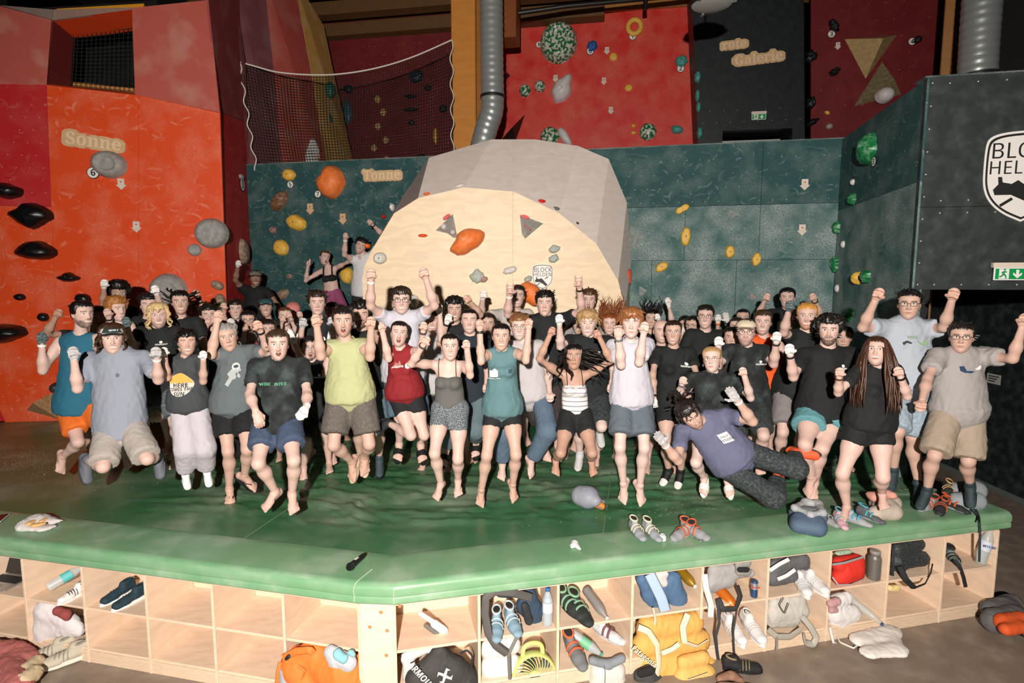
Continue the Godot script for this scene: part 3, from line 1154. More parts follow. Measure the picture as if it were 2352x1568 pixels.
func lockers() -> void:
	var ply := wood(hexc("ecd3ba"), 0.5, Vector3(0.55, 0.55, 0.55))
	var edge := wood(hexc("e2cab0"), 0.6, Vector3(1.6, 1.6, 1.6))
	var dep := 0.46
	for run in [["cubby_locker", LS, LDIR, 8, "long pale plywood cubby locker with mostly empty cells under the cushion", true], ["cubby_locker", RS, RDIR, 9, "long pale plywood cubby locker crammed with bags and shoes", false]]:
		var o := base(run[0], run[1])
		tag(o, run[4], "locker", "plywood lockers under the mat edge")
		var x: Vector3 = run[2]
		var zn := Vector3(x.z, 0, -x.x) if not run[5] else Vector3(-x.z, 0, x.x)
		# zn points back, away from the camera
		if zn.z > 0: zn = -zn
		var b := Basis(x, Vector3.UP, zn)
		var n: int = run[3]
		var L := n * CELLW
		var bd := func(called: String, c: Vector3, s: Vector3, m: Material):
			var g := Geo.new()
			g.cbox(Transform3D(b, b * c), s, 0.0025)
			part(called, g, m, o)
		bd.call("top_board", Vector3(L / 2, 0.791, dep / 2), Vector3(L, 0.02, dep), ply)
		bd.call("back_board", Vector3(L / 2, 0.40, dep), Vector3(L, 0.78, 0.012), ply)
		for i in n + 1:
			bd.call("divider", Vector3(i * CELLW, 0.39, dep / 2 - 0.008), Vector3(0.021, 0.78, dep - 0.012), edge if false else ply)
		for i in n:
			var cx := (i + 0.5) * CELLW
			bd.call("shelf", Vector3(cx, 0.44, dep / 2), Vector3(CELLW - 0.022, 0.019, dep - 0.02), ply)
			bd.call("bottom_shelf", Vector3(cx, 0.105, dep / 2), Vector3(CELLW - 0.022, 0.019, dep - 0.02), ply)
			bd.call("plinth", Vector3(cx, 0.047, 0.012), Vector3(CELLW - 0.022, 0.094, 0.018), edge)
	var post := base("corner_post", (LS + RS) * 0.5)
	tag(post, "pale knotty pine corner post between the two lockers", "post")
	var pt := upright(LS, RS)
	var pg := Geo.new()
	pg.cbox(Transform3D(pt.basis, pt * Vector3(0.124, 0.4, -0.02)), Vector3(0.242, 0.8, 0.03), 0.003)
	part("board", rel(pg, post.position), wood(hexc("efd9c2"), 0.5, Vector3(0.4, 0.4, 0.4)), post)
	for k in [[0.03, 0.73], [0.16, 0.78], [-0.05, 0.62], [0.07, 0.6], [0.06, 0.42]]:
		pg = Geo.new()
		pg.lathe([[0.0, 0.0008], [0.009, 0.0007], [0.013, 0.0]], 12, pt * Transform3D(Basis(Vector3.RIGHT, PI / 2), Vector3(0.124 + k[0], k[1], -0.005)))
		part("knot", rel(pg, post.position), mat(hexc("b07a4a"), 0.6), post)


# ---------- things on the walls ----------
func text_geo(s: String, size: float, t: Transform3D, depth := 0.002, bold := false, font := "Droid Sans") -> Geo:
	var f := SystemFont.new()
	f.font_names = PackedStringArray([font])
	if bold:
		f.font_weight = 700
	var m := TextMesh.new()
	m.font = f
	m.text = s
	m.font_size = 64
	m.pixel_size = size / 64.0
	m.depth = depth
	m.curve_step = 4.0
	var a := m.get_mesh_arrays()
	var g := Geo.new()
	var gi: PackedInt32Array = a[Mesh.ARRAY_INDEX] if a[Mesh.ARRAY_INDEX] != null else PackedInt32Array(range(a[Mesh.ARRAY_VERTEX].size()))
	g.add([a[Mesh.ARRAY_VERTEX], a[Mesh.ARRAY_NORMAL], gi], t)
	return g

# place on wall t at a picture point: x along the wall, y up, z out, turned by deg
func spot(t: Transform3D, px: float, py: float, deg := 0.0, lift := 0.0) -> Transform3D:
	var q := loc(t, px, py)
	return t * Transform3D(Basis(Vector3.BACK, deg_to_rad(deg)), Vector3(q.x, q.y, lift))

func mpp(t: Transform3D, px: float, py: float) -> float:
	return -on_plane(px, py, t.origin, t.basis.z).z / FPX

func plate(called: String, label: String, cat: String, t: Transform3D, m: Material, poly: PackedVector2Array, thick: float) -> Node3D:
	var o := base(called, t.origin)
	tag(o, label, cat)
	var g := Geo.new()
	g.prism(poly, thick, Transform3D(t.basis, Vector3.ZERO).translated_local(Vector3(0, 0, thick)))
	part("board", g, m, o)
	return o

func round_poly(rx: float, ry: float, n: int) -> PackedVector2Array:
	var r := PackedVector2Array()
	for i in n:
		r.append(Vector2(cos(TAU * i / n) * rx, sin(TAU * i / n) * ry))
	return r

func dome(rx: float, ry: float, h: float, pw: float, seed_: float, wob: float, dish := 0.0, out := [], apex := Vector2.ZERO) -> Geo:
	var P := []
	var n := 28
	var rings := 10
	for i in rings + 1:
		var u := float(i) / rings
		var row := []
		for k in n:
			var a := TAU * k / n
			var w := 1.0 + wob * fn.get_noise_2d(cos(a) * 60.0 + seed_ * 91.0, sin(a) * 60.0)
			if out.size():
				var f := fposmod(a / TAU, 1.0) * out.size()
				var i0 := int(f) % out.size()
				w *= lerpf(out[i0], out[(i0 + 1) % out.size()], smoothstep(0.0, 1.0, f - floorf(f)))
			var z := h * pow(maxf(0.0, 1.0 - pow(u, pw)), 1.0 / pw)
			if dish > 0.0:
				z -= dish * (1.0 - smoothstep(0.42, 0.62, u))
			z += h * wob * 0.5 * fn.get_noise_2d(cos(a) * u * 90.0 + seed_ * 37.0, sin(a) * u * 90.0)
			var p := Vector2(cos(a) * rx * w, sin(a) * ry * w) * u + apex * (1.0 - u)
			row.append(Vector3(p.x, p.y, maxf(z, 0.0) if i < rings else 0.0))
		P.push_front(row)
	var g := Geo.new()
	g.sheet(P, true)
	return g

func hold(label: String, t: Transform3D, px: float, py: float, rx: float, ry: float, deg: float, h: float, m: Material, opt := {}) -> Node3D:
	var k := mpp(t, px, py)
	var s := spot(t, px, py, deg, 0.0)
	var o := base("climbing_hold", s.origin)
	tag(o, label, "hold", opt.get("group", ""))
	var g := dome(rx * k, ry * k, h, opt.get("pw", 2.2), px * 0.1 + py, opt.get("wob", 0.12), opt.get("dish", 0.0), opt.get("out", []), Vector2(opt.get("ax", 0.0), opt.get("ay", 0.0)) * k)
	var b := Geo.new()
	b.add([g.V, g.N, g.I], Transform3D(s.basis, Vector3.ZERO))
	part("grip", b, m, o)
	if rx * k > 0.05 and not opt.has("nobolt"):
		b = Geo.new()
		b.lathe([[0.0, 0.0], [0.006, 0.001], [0.011, 0.0], [0.012, -0.01]], 10, Transform3D(s.basis, s.basis.z * (h * 0.99 - opt.get("dish", 0.0))) * Transform3D(Basis(Vector3.RIGHT, PI / 2), Vector3.ZERO))
		part("bolt", b, mat(hexc("22221f"), 0.4), o)
	return o

# pyramid volume through picture corners
func volume(label: String, t: Transform3D, pts: Array, apex: Array, h: float, m: Material) -> Node3D:
	var c := spot(t, apex[0], apex[1])
	var o := base("wall_volume", c.origin)
	tag(o, label, "volume")
	var n := pts.size()
	for i in n:
		var g := Geo.new()
		var a := spot(t, pts[i][0], pts[i][1], 0, 0.002).origin - c.origin
		var b := spot(t, pts[(i + 1) % n][0], pts[(i + 1) % n][1], 0, 0.002).origin - c.origin
		var p := c.basis.z * h
		if (b - a).cross(p - a).dot(c.basis.z) > 0:
			g.tri(a, p, b)
		else:
			g.tri(a, b, p)
		part("face", g, m, o)
	return o

func number_tag(t: Transform3D, px: float, py: float, s: String, label: String, r := 12.0) -> void:
	var k := mpp(t, px, py)
	var sp := spot(t, px, py, 0, 0.012)
	var o := plate("number_tag", label, "tag", sp, mat(hexc("2b2b2b"), 0.6), round_poly(r * k, r * k, 28), 0.004)
	o.set_meta("group", "round route number tags")
	var g := Geo.new()
	g.prism(round_poly(r * k * 0.88, r * k * 0.88, 28), 0.002, Transform3D(sp.basis, sp.basis.z * 0.006))
	part("face", g, mat(hexc("e9e7e2"), 0.6), o)
	if s:
		part("numeral", text_geo(s, r * k * 1.5, Transform3D(sp.basis, sp.basis.z * 0.0065), 0.001, true), mat(hexc("1c1c1c"), 0.7), o.get_node("face"))

func arrow_sign(t: Transform3D, px: float, py: float, label: String, w := 11.0, c := "e8ddd0") -> void:
	var k := mpp(t, px, py) * w
	var sp := spot(t, px, py, 0, 0.002)
	var po := PackedVector2Array([Vector2(-0.62, 1.1), Vector2(0.62, 1.1), Vector2(0.62, -0.15), Vector2(1.0, -0.15), Vector2(0, -1.15), Vector2(-1.0, -0.15), Vector2(-0.62, -0.15)])
	for i in po.size():
		po[i] *= k
	var o := plate("arrow_sign", label, "sign", sp, wood(hexc(c), 0.6), po, 0.012)
	o.set_meta("group", "wooden down arrows on the walls")
	var g := Geo.new()
	var hp := PackedVector2Array()
	for i in 20:
		var a := TAU * i / 20
		hp.append(Vector2(16.0 * pow(sin(a), 3), 13.0 * cos(a) - 5.0 * cos(2 * a) - 2.0 * cos(3 * a) - cos(4 * a)) * k * 0.013 + Vector2(0, 0.45 * k))
	g.prism(hp, 0.001, Transform3D(sp.basis, sp.basis.z * 0.013))
	part("heart", g, mat(hexc("b8604a"), 0.7), o.get_node("board"))

# plywood word board: rounded outline round every letter, letters on it
func word_board(t: Transform3D, px: float, py: float, s: String, h_px: float, deg: float, label: String, sub := 0) -> void:
	var k := mpp(t, px, py)
	var sp := spot(t, px, py, deg, 0.002)
	var hgt := h_px * k
	var lt := text_geo(s, hgt, Transform3D(), 0.004, true, "Droid Serif")
	# outline: letters' bounding boxes, grown and joined
	var cells := {}
	for v in lt.V:
		var c := int(floorf(v.x / (hgt * 0.16)))
		if not cells.has(c):
			cells[c] = [v.y, v.y]
		cells[c] = [minf(cells[c][0], v.y), maxf(cells[c][1], v.y)]
	var po := PackedVector2Array()
	for c in cells:
		var x0: float = c * hgt * 0.16
		var r := rect(x0 - 0.001, cells[c][0], x0 + hgt * 0.161, cells[c][1])
		var gr: Array = Geometry2D.offset_polygon(r, hgt * 0.16, Geometry2D.JOIN_ROUND)
		if po.is_empty():
			po = gr[0]
		else:
			var u := Geometry2D.merge_polygons(po, gr[0])
			po = u[0]
	var o := plate("word_sign", label, "sign", sp, wood(hexc("e2bf93"), 0.6), po, 0.018)
	var b := Geo.new()
	b.add([lt.V, lt.N, lt.I], Transform3D(sp.basis, sp.basis.z * 0.019))
	part("lettering", b, mat(hexc("eaceaa"), 0.6), o.get_node("board"))

func shield(t: Transform3D, px: float, py: float, h_px: float, label: String) -> void:
	var k := mpp(t, px, py) * h_px
	var sp := spot(t, px, py, 0, 0.002)
	var half := [[0.0, 0.5], [0.24, 0.485], [0.37, 0.44], [0.405, 0.36], [0.41, 0.1], [0.4, -0.12], [0.33, -0.28], [0.19, -0.41], [0.0, -0.5]]
	for it in 2:      # round the corners of the outline
		var fine := [half[0]]
		for i in half.size() - 1:
			fine.append([lerpf(half[i][0], half[i + 1][0], 0.25), lerpf(half[i][1], half[i + 1][1], 0.25)])
			fine.append([lerpf(half[i][0], half[i + 1][0], 0.75), lerpf(half[i][1], half[i + 1][1], 0.75)])
		fine.append(half[-1])
		half = fine
	var mk := func(f: float) -> PackedVector2Array:
		var r := PackedVector2Array()
		for q in half:
			r.append(Vector2(q[0] * f, q[1] * (0.5 * f + 0.5 * f)) * k)
		for i in range(half.size() - 2, 0, -1):
			r.append(Vector2(-half[i][0] * f, half[i][1] * f) * k)
		return r
	var white := mat(hexc("e4e1dc"), 0.5)
	var black := mat(hexc("161616"), 0.6)
	var o := plate("shield_sign", label, "sign", sp, white, mk.call(1.0), 0.006)
	var fb := Transform3D(sp.basis, Vector3.ZERO)
	for q in [[0.95, 0.0068, black], [0.9, 0.0076, white]]:
		var g := Geo.new()
		g.prism(mk.call(q[0]), 0.0008, fb.translated_local(Vector3(0, 0, q[1])))
		part("border" if q[2] == black else "field", g, q[2], o)
	part("lettering", text_geo("BLOCK", k * 0.235, fb.translated_local(Vector3(0, k * 0.285, 0.0078)), 0.001), black, o.get_node("field"))
	part("lettering", text_geo("HELDEN", k * 0.2, fb.translated_local(Vector3(0, k * 0.1, 0.0078)), 0.001), black, o.get_node("field"))
	var lf := PackedVector2Array()
	for q in [[-0.26, 0.0], [-0.22, 0.0], [-0.21, -0.06], [-0.12, -0.08], [-0.06, -0.04], [0.02, -0.1], [0.12, -0.22], [0.2, -0.3], [0.13, -0.36], [0.02, -0.27], [-0.12, -0.2], [-0.28, -0.2], [-0.3, -0.14], [-0.25, -0.08]]:
		lf.append(Vector2(q[0], q[1]) * k)
	var g2 := Geo.new()
	g2.prism(lf, 0.0008, fb.translated_local(Vector3(0, 0, 0.0086)))
	part("climbing_shoe_emblem", g2, black, o.get_node("field"))
	for q in [[-0.16, -0.28, 0.6], [0.16, -0.03, 0.6]]:
		g2 = Geo.new()
		g2.prism(rect(-0.07 * k, -0.016 * k, 0.07 * k, 0.016 * k), 0.0008, fb.translated_local(Vector3(q[0] * k, q[1] * k, 0.0086)).rotated_local(Vector3.BACK, q[2]))
		part("dash", g2, black, o.get_node("field"))

func exit_sign(t: Transform3D, px: float, py: float, w_px: float, label: String) -> void:
	var k := mpp(t, px, py) * w_px
	var sp := spot(t, px, py, 0, 0.06)
	var o := base("exit_sign", sp.origin)
	tag(o, label, "sign")
	var f := Transform3D(sp.basis, Vector3.ZERO)
	var bx := func(called: String, c: Vector3, s: Vector3, m: Material):
		var g := Geo.new()
		g.cbox(Transform3D(sp.basis, sp.basis * (c * k)), s * k, 0.002)
		part(called, g, m, o)
	var white := mat(hexc("e8e8e4"), 0.4)
	var gm := StandardMaterial3D.new()
	gm.albedo_color = hexc("0f8f4c")
	gm.roughness = 0.4
	gm.emission_enabled = true
	gm.emission = hexc("0a6a36")
	gm.emission_energy_multiplier = 0.12
	bx.call("lamp_box", Vector3(0, 0.3, -0.05), Vector3(1.06, 0.17, 0.16), mat(hexc("d9cbbb"), 0.5))
	bx.call("frame", Vector3(0, 0, 0), Vector3(1.0, 0.43, 0.05), white)
	bx.call("sign_face", Vector3(0, 0, 0.026), Vector3(0.92, 0.36, 0.01), gm)
	bx.call("door_pictogram", Vector3(-0.2, 0, 0.03), Vector3(0.3, 0.34, 0.008), white)
	var g := Geo.new()
	var z := sp.basis.z * 0.0365 * k
	for seg in [[-0.2, 0.1, -0.22, 0.0, 0.03], [-0.22, 0.0, -0.15, -0.06, 0.025], [-0.15, -0.06, -0.14, -0.15, 0.022], [-0.22, 0.0, -0.27, -0.08, 0.025], [-0.27, -0.08, -0.34, -0.1, 0.022], [-0.2, 0.08, -0.12, 0.06, 0.02], [-0.21, 0.08, -0.28, 0.03, 0.02]]:
		g.tube([sp.basis * (Vector3(seg[0], seg[1], 0) * k) + z, sp.basis * (Vector3(seg[2], seg[3], 0) * k) + z], [seg[4] * k], 6, true, 0.3, sp.basis.z)
	g.lathe([[0.0, 0.003], [0.03 * k, 0.002], [0.032 * k, 0.0]], 12, Transform3D(sp.basis, sp.basis * (Vector3(-0.19, 0.145, 0) * k) + z) * Transform3D(Basis(Vector3.RIGHT, PI / 2), Vector3.ZERO))
	part("running_figure", g, mat(hexc("0f8f4c"), 0.4), o.get_node("sign_face"))
	g = Geo.new()
	var ar := PackedVector2Array([Vector2(-0.045, 0.14), Vector2(0.045, 0.14), Vector2(0.045, -0.02), Vector2(0.13, 0.05), Vector2(0.13, -0.03), Vector2(0, -0.15), Vector2(-0.13, -0.03), Vector2(-0.13, 0.05), Vector2(-0.045, -0.02)])
	for i in ar.size():
		ar[i] = (ar[i] + Vector2(0.2, 0)) * k
	g.prism(ar, 0.002, f.translated_local(Vector3(0, 0, 0.034 * k)))
	part("arrow", g, white, o.get_node("sign_face"))

func barrel() -> void:
	var F0 := [[832, 640], [838, 610], [852, 578], [905, 490], [960, 455], [1065, 430], [1180, 440], [1285, 490], [1370, 560], [1420, 645], [1436, 710], [1428, 800], [1382, 880], [1300, 930], [1130, 945], [960, 930], [880, 865], [838, 770]]
	var R0 := [[834, 640], [841, 606], [868, 548], [928, 447], [985, 362], [1128, 320], [1230, 320], [1328, 335], [1398, 365], [1440, 465], [1450, 600], [1442, 800], [1392, 875], [1300, 915], [1130, 925], [960, 915], [885, 855], [840, 770]]
	var o := base("barrel_volume", at(1130, 945, 7.5))
	tag(o, "huge barrel-shaped climbing volume with pale plywood front and grey sides", "volume")
	var f := []
	var r := []
	var w := []
	for q in F0:
		f.append(at(q[0], q[1], 7.35))
	for q in R0:
		r.append(at(q[0], q[1], 7.85))
		w.append(on_plane(lerpf(q[0], 1130, 0.04), lerpf(q[1], 650, 0.04), TW * Vector3(0, 0, 0.01), TW.basis.z))
	TBAR = Transform3D(Basis(), Vector3(0, 0, -7.35))
	var grey := wood(hexc("dfd6d0"), 0.55, Vector3(0.6, 0.6, 0.6))
	var ply := wood(hexc("f3dcba"), 0.5, Vector3(0.45, 0.45, 0.45))
	var n := f.size()
	for i in n:
		var j := (i + 1) % n
		var g := Geo.new()
		g.quad(f[i], r[i], r[j], f[j])
		g.quad(r[i], w[i], w[j], r[j])
		part("side_panel", rel(g, o.position), grey, o)
	for half in [0, 1]:
		var po := PackedVector2Array()
		for q in f:
			po.append(Vector2(q.x, q.y))
		var mx := at(1178, 600, 7.35).x
		var cut := rect(-9, 0, mx - 0.001, 9) if half == 0 else rect(mx + 0.001, 0, 9, 9)
		var res := Geometry2D.intersect_polygons(po, cut)
		var g := Geo.new()
		g.prism(res[0], 0.03, Transform3D(Basis(), Vector3(0, 0, -7.348)))
		part("front_panel", rel(g, o.position), ply, o)

var TBAR: Transform3D

func net_cords() -> void:
	# safety net hanging from a white rope above the back wall
	var o := base("safety_net", at(800, 385, 10.05))
	tag(o, "dark safety net hung from a sagging white rope above the green wall", "net")
	var top := [[550, 142], [585, 152], [640, 166], [720, 172], [790, 169], [870, 155], [950, 130], [1037, 92]]
	var cur := Curve3D.new()
	for i in top.size():
		var p := at(top[i][0], top[i][1], lerpf(9.95, 10.6, (top[i][0] - 550.0) / 487.0))
		var pn := at(top[mini(i + 1, 7)][0], top[mini(i + 1, 7)][1], 10.2)
		var pp := at(top[maxi(i - 1, 0)][0], top[maxi(i - 1, 0)][1], 10.2)
		var tn := (pn - pp) * 0.17
		tn.z = 0
		cur.add_point(p, -tn, tn)
	cur.bake_interval = 0.03
	var ln := cur.get_baked_length()
	var low := [at(590, 392, 9.98), at(1040, 372, 10.3)]
	var cols := 74
	var rows := 34
	var pt := func(u: float, v: float) -> Vector3:
		var a := cur.sample_baked(u * ln)
		var b: Vector3 = low[0].lerp(low[1], u)
		return a.lerp(b, v) + Vector3(0, 0, 0.14 * sin(PI * v) * sin(PI * u))
	var g := Geo.new()
	for i in cols + 1:
		var pts := []
		for k in 7:
			pts.append(pt.call(float(i) / cols, k / 6.0))
		g.tube(pts, [0.0055], 3, false)
	for j in range(1, rows + 1):
		var pts := []
		for k in 25:
			pts.append(pt.call(k / 24.0, float(j) / rows))
		g.tube(pts, [0.0055], 3, false)
	var mesh := part("mesh_cords", rel(g, o.position), mat(hexc("15241f"), 0.8), o)
	mesh.set_meta("kind", "stuff")
	g = Geo.new()
	var pts := []
	for k in 50:
		pts.append(cur.sample_baked(ln * k / 49.0))
	g.tube(pts, [0.014], 6)
	part("edge_rope", rel(g, o.position), mat(hexc("d9d4c8"), 0.8), o)
	for side in [0.0, 1.0]:
		g = Geo.new()
		pts = []
		for k in 40:
			var v := k / 39.0
			pts.append(pt.call(side, v) + Vector3(0.03 * sin(v * 30.0), 0, 0.02))
		g.tube(pts, [0.011], 6)
		part("edge_rope", rel(g, o.position), mat(hexc("d9d4c8"), 0.8), o)
	# net in the window of the orange wall
	var TU := Transform3D(TO.basis.rotated(TO.basis.x, -0.10), TO * Vector3(0, loc(TO, 110, 195).y, 0)).translated_local(Vector3(0, 0, -0.42))
	o = base("safety_net", spot(TU, 220, 200).origin)
	tag(o, "small safety net laced across the window of the orange wall", "net")
	var c4 := [spot(TU, 138, 66).origin, spot(TU, 304, 44).origin, spot(TU, 306, 210).origin, spot(TU, 128, 192).origin]
	g = Geo.new()
	for i in 17:
		var u := i / 16.0
		g.tube([c4[0].lerp(c4[1], u), c4[3].lerp(c4[2], u)], [0.005], 3, false)
		g.tube([c4[0].lerp(c4[3], u), c4[1].lerp(c4[2], u)], [0.005], 3, false)
	part("mesh_cords", rel(g, o.position), mat(hexc("15241f"), 0.8), o).set_meta("kind", "stuff")
	g = Geo.new()
	for e in [[0, 1], [0, 3]]:
		pts = []
		for k in 24:
			pts.append(c4[e[0]].lerp(c4[e[1]], k / 23.0) + Vector3(0.02 * sin(k * 1.3) * e[0 + 1] / 3.0, 0.03 * absf(sin(k * 0.7)) * (1.0 if e[1] == 1 else 0.0), 0.02))
		g.tube(pts, [0.01], 5)
	part("edge_rope", rel(g, o.position), mat(hexc("d9d4c8"), 0.8), o)

func wall_things() -> void:
	barrel()
	net_cords()
	var grey := chalky(hexc("8d8c88"), hexc("b9b5af"), "dust", 0.7, 1.2)
	var blk := mat(hexc("0d0f10"), 0.35)
	var tan_ := chalky(hexc("8d7460"), hexc("b9ab9c"), "blotch", 0.7, 2.0)
	var yel := chalky(hexc("e3b02c"), hexc("e5c887"), "dust", 0.55, 1.5)
	var orn := chalky(hexc("ef7326"), hexc("efa06c"), "dust", 0.55, 1.0)
	var grn := chalky(hexc("12703c"), hexc("7fb493"), "blotch", 0.4, 1.6)
	var marb := chalky(hexc("1f6b3f"), hexc("c9c7bb"), "print", 0.35, 0.7)
	var teal := chalky(hexc("2f8f84"), hexc("7fb5ab"), "dust", 0.5, 1.5)
	var wht := mat(hexc("d8d3d2"), 0.45)
	var mint := chalky(hexc("a9b3aa"), hexc("c3c6be"), "dust", 0.6, 2.0)
	var bk := {"nobolt": 1}
	# grey saucers and black slopers on the orange wall
	hold("grey saucer hold under the Sonne sign", TO, 252, 378, 37, 30, -8, 0.16, grey, {"wob": 0.0, "dish": 0.05, "nobolt": 1})
	hold("large grey saucer hold near the right edge of the orange wall", TO, 487, 536, 37, 34, 0, 0.16, grey, {"wob": 0.0, "dish": 0.03, "nobolt": 1})
	hold("grey saucer hold half hidden behind the raised fists", TO, 388, 667, 41, 39, 0, 0.17, grey, {"wob": 0.0, "dish": 0.04, "nobolt": 1})
	hold("small grey saucer hold on the orange wall", TO, 448, 574, 15, 14, 0, 0.08, grey, {"wob": 0.0, "dish": 0.02, "nobolt": 1})
	hold("glossy black sloper at the far edge beside the crimson panel", TO, 16, 440, 36, 22, 0, 0.2, blk, {"out": [1.0, 0.8, 1.0, 0.9, 0.7, 0.8], "nobolt": 1})
	hold("glossy black diamond sloper on the orange wall", TO, 75, 495, 46, 30, 0, 0.2, blk, {"out": [1.0, 0.86, 0.95, 0.75, 1.0, 0.8, 1.0, 0.8], "nobolt": 1})
	hold("glossy black half-round sloper below the diamond one", TO, 88, 580, 44, 27, 0, 0.22, blk, {"out": [1.0, 0.9, 1.0, 0.9, 1.0, 0.7, 0.6, 0.75], "nobolt": 1})
	hold("small black triangular hold on the orange wall", TO, 160, 638, 24, 13, 0, 0.13, blk, {"out": [1.0, 0.7, 1.0, 0.7, 1.0, 0.8, 0.7, 0.8], "nobolt": 1})
	hold("black hold just above the bearded man in teal", TO, 192, 686, 17, 12, -10, 0.1, blk, bk)
	hold("tiny black hold near the left frame edge", TO, 47, 682, 12, 8, -5, 0.08, blk, bk)
	hold("small black hold behind the raised forearm", TO, 100, 728, 12, 10, 0, 0.08, blk, bk)
	hold("big black sloper low at the left frame edge", TO, 18, 764, 44, 24, 5, 0.25, blk, {"out": [1.0, 0.8, 1.0, 1.0, 1.0, 0.8], "nobolt": 1})
	hold("tan crescent hold above the crowd on the orange wall", TO, 500, 655, 15, 10, -25, 0.08, tan_)
	hold("grey-tan upright hold on the orange wall", TO, 507, 695, 13, 22, 10, 0.1, tan_)
	hold("long tan hold the capped climber reaches for", TC, 557, 578, 30, 27, -50, 0.1, tan_)
	hold("small grey hold beside tag three on crimson", TC, 553, 406, 14, 6, 0, 0.05, grey)
	volume("sandy pyramid volume at the foot of the orange wall", TO, [[62, 942], [118, 902], [136, 962]], [106, 916], 0.28, chalky(hexc("9b7a4f"), hexc("cbb48c"), "dust", 0.8, 1.5))
	hold("dark grey round hold behind the man in orange shorts", TO, 132, 890, 13, 13, 0, 0.12, mat(hexc("30302e"), 0.5), bk)
	hold("pale round screw-on at the foot of the orange wall", TO, 119, 890, 6, 6, 0, 0.05, tan_, bk)
	# green wall, left of the barrel
	hold("yellow round hold with tag five", TW, 664, 402, 16, 13, 0, 0.09, yel)
	hold("big smooth orange bulge hold beside tag seven", TW, 761, 419, 34, 37, 0, 0.24, orn, {"out": [1.0, 1.05, 1.0, 0.72, 0.95, 0.9, 1.0, 0.95], "nobolt": 1})
	hold("brown oval hold leaning on the green wall", TW, 643, 462, 26, 16, 50, 0.12, chalky(hexc("6d4a30"), hexc("a08a75"), "blotch", 0.6, 2.0))
	hold("yellow flanged hold above the dark arrow", TW, 681, 511, 25, 17, -15, 0.12, yel, {"ay": 5.0})
	hold("dusty pink screw-on on the green wall", TW, 627, 528, 9, 8, 0, 0.06, chalky(hexc("8d5f5a"), hexc("a99c96"), "blotch", 0.8, 3.0))
	hold("yellow domed hold at the left of the green wall", TW, 646, 569, 19, 18, -30, 0.1, yel)
	hold("small dusty hold above the girl's elbow", TW, 665, 634, 8, 6, 0, 0.05, tan_)
	hold("yellow domed hold beside the girl in the black top", TW, 797, 632, 16, 19, 0, 0.1, yel)
	hold("tan tilted hold above the man in the teal cap", TW, 650, 676, 17, 11, 30, 0.09, tan_)
	# green wall, right of the barrel
	hold("yellow bow-tie hold, uppermost on the right wall", TW, 1567, 480, 17, 10, 30, 0.05, yel, {"out": [1.0, 0.95, 0.7, 0.95, 1.0, 0.95, 0.7, 0.95], "pw": 4.0})
	hold("tall yellow half-moon hold on the right wall", TW, 1575, 543, 11, 21, -3, 0.06, yel, {"pw": 3.5})
	hold("yellow egg hold in the middle of the right wall", TW, 1676, 578, 10, 15, 0, 0.06, yel, {"pw": 3.5})
	hold("yellow egg hold nearest the side wall", TW, 1737, 596, 10, 16, -8, 0.06, yel, {"pw": 3.5})
	hold("low yellow leaf-shaped hold near the barrel", TW, 1520, 613, 16, 10, 30, 0.06, yel, {"pw": 3.5})
	for q in [[1463, 546, 17, 28, "large pale chalk-rubbed plate beside the barrel"], [1477, 668, 9, 12, "small grey plate low beside the barrel"], [1685, 491, 11, 10, "grey diamond plate high on the right wall"], [1731, 681, 8, 8, "dusty pink plate above the glasses man"], [1809, 649, 6, 6, "faint pale plate right of the pink one"]]:
		var po := PackedVector2Array()
		var k := mpp(TW, q[0], q[1])
		for a in [[-0.9, 1.0], [1.0, 0.1], [-0.3, -1.0], [-1.0, -0.5]]:
			po.append(Vector2(a[0] * q[2], a[1] * q[3]) * k)
		plate("friction_plate", q[4], "plate", spot(TW, q[0], q[1], 0, 0.0), chalky(hexc("77807e") if q[0] != 1731 else hexc("8d7a76"), hexc("a8aba8"), "dust", 0.8, 1.5), po, 0.012)
	# side wall
	hold("large faceted green hold with tag three", TS, 2002, 341, 30, 32, 0, 0.16, grn, {"wob": 0.4, "nobolt": 1})
	for q in [[1962, 458, 13, 11, "green crystal hold below the big green one"], [1926, 522, 13, 13, "narrow green wedge hold halfway down the side wall"], [1921, 606, 15, 18, "green wedge hold with a sharp tip"], [1993, 634, 18, 14, "green crumpled hold beside the yellow drip"], [1955, 722, 20, 14, "low green hold above the strawberry-blond man"]]:
		hold(q[4], TS, q[0], q[1], q[2], q[3], 10, 0.08, grn, {"wob": 0.5, "nobolt": 1})
	hold("yellow drip-shaped hold with a white hook", TS, 1974, 638, 13, 14, 0, 0.1, yel, {"out": [1.0, 1.0, 1.0, 1.0, 0.9, 0.8, 1.1, 0.8]})
	for q in [[1915, 389, 9, 14, "white slim screw-on in the wall corner"], [1960, 418, 8, 7, "white shard hold near the corner"], [1938, 561, 7, 8, "pale leaf screw-on on the side wall"], [1924, 662, 8, 9, "pale diamond screw-on low on the side wall"]]:
		hold(q[4], TS, q[0], q[1], q[2], q[3], 0, 0.04, wht, bk)
	# red gallery wall
	hold("huge green and white marbled dish hold", TR, 1283, 99, 41, 44, 0, 0.3, marb, {"wob": 0.0, "dish": 0.1, "nobolt": 1})
	for q in [[1206, 209, 13, 14, "small marbled green ball hold, lower of a pair"], [1240, 199, 12, 13, "small marbled green ball hold, higher of a pair"], [1488, 303, 19, 19, "deep green marbled ball hold above the wall top"], [1263, 313, 21, 21, "marbled green ball hold half behind the barrel top"]]:
		hold(q[4], TR, q[0], q[1], q[2], q[3], 0, 0.14, marb, {"wob": 0.0, "nobolt": 1})
	hold("white shark-fin hold on the red wall", TR, 1291, 207, 24, 30, -30, 0.22, wht, {"out": [0.9, 0.8, 1.25, 0.85, 0.9, 0.9, 1.0, 0.9]})
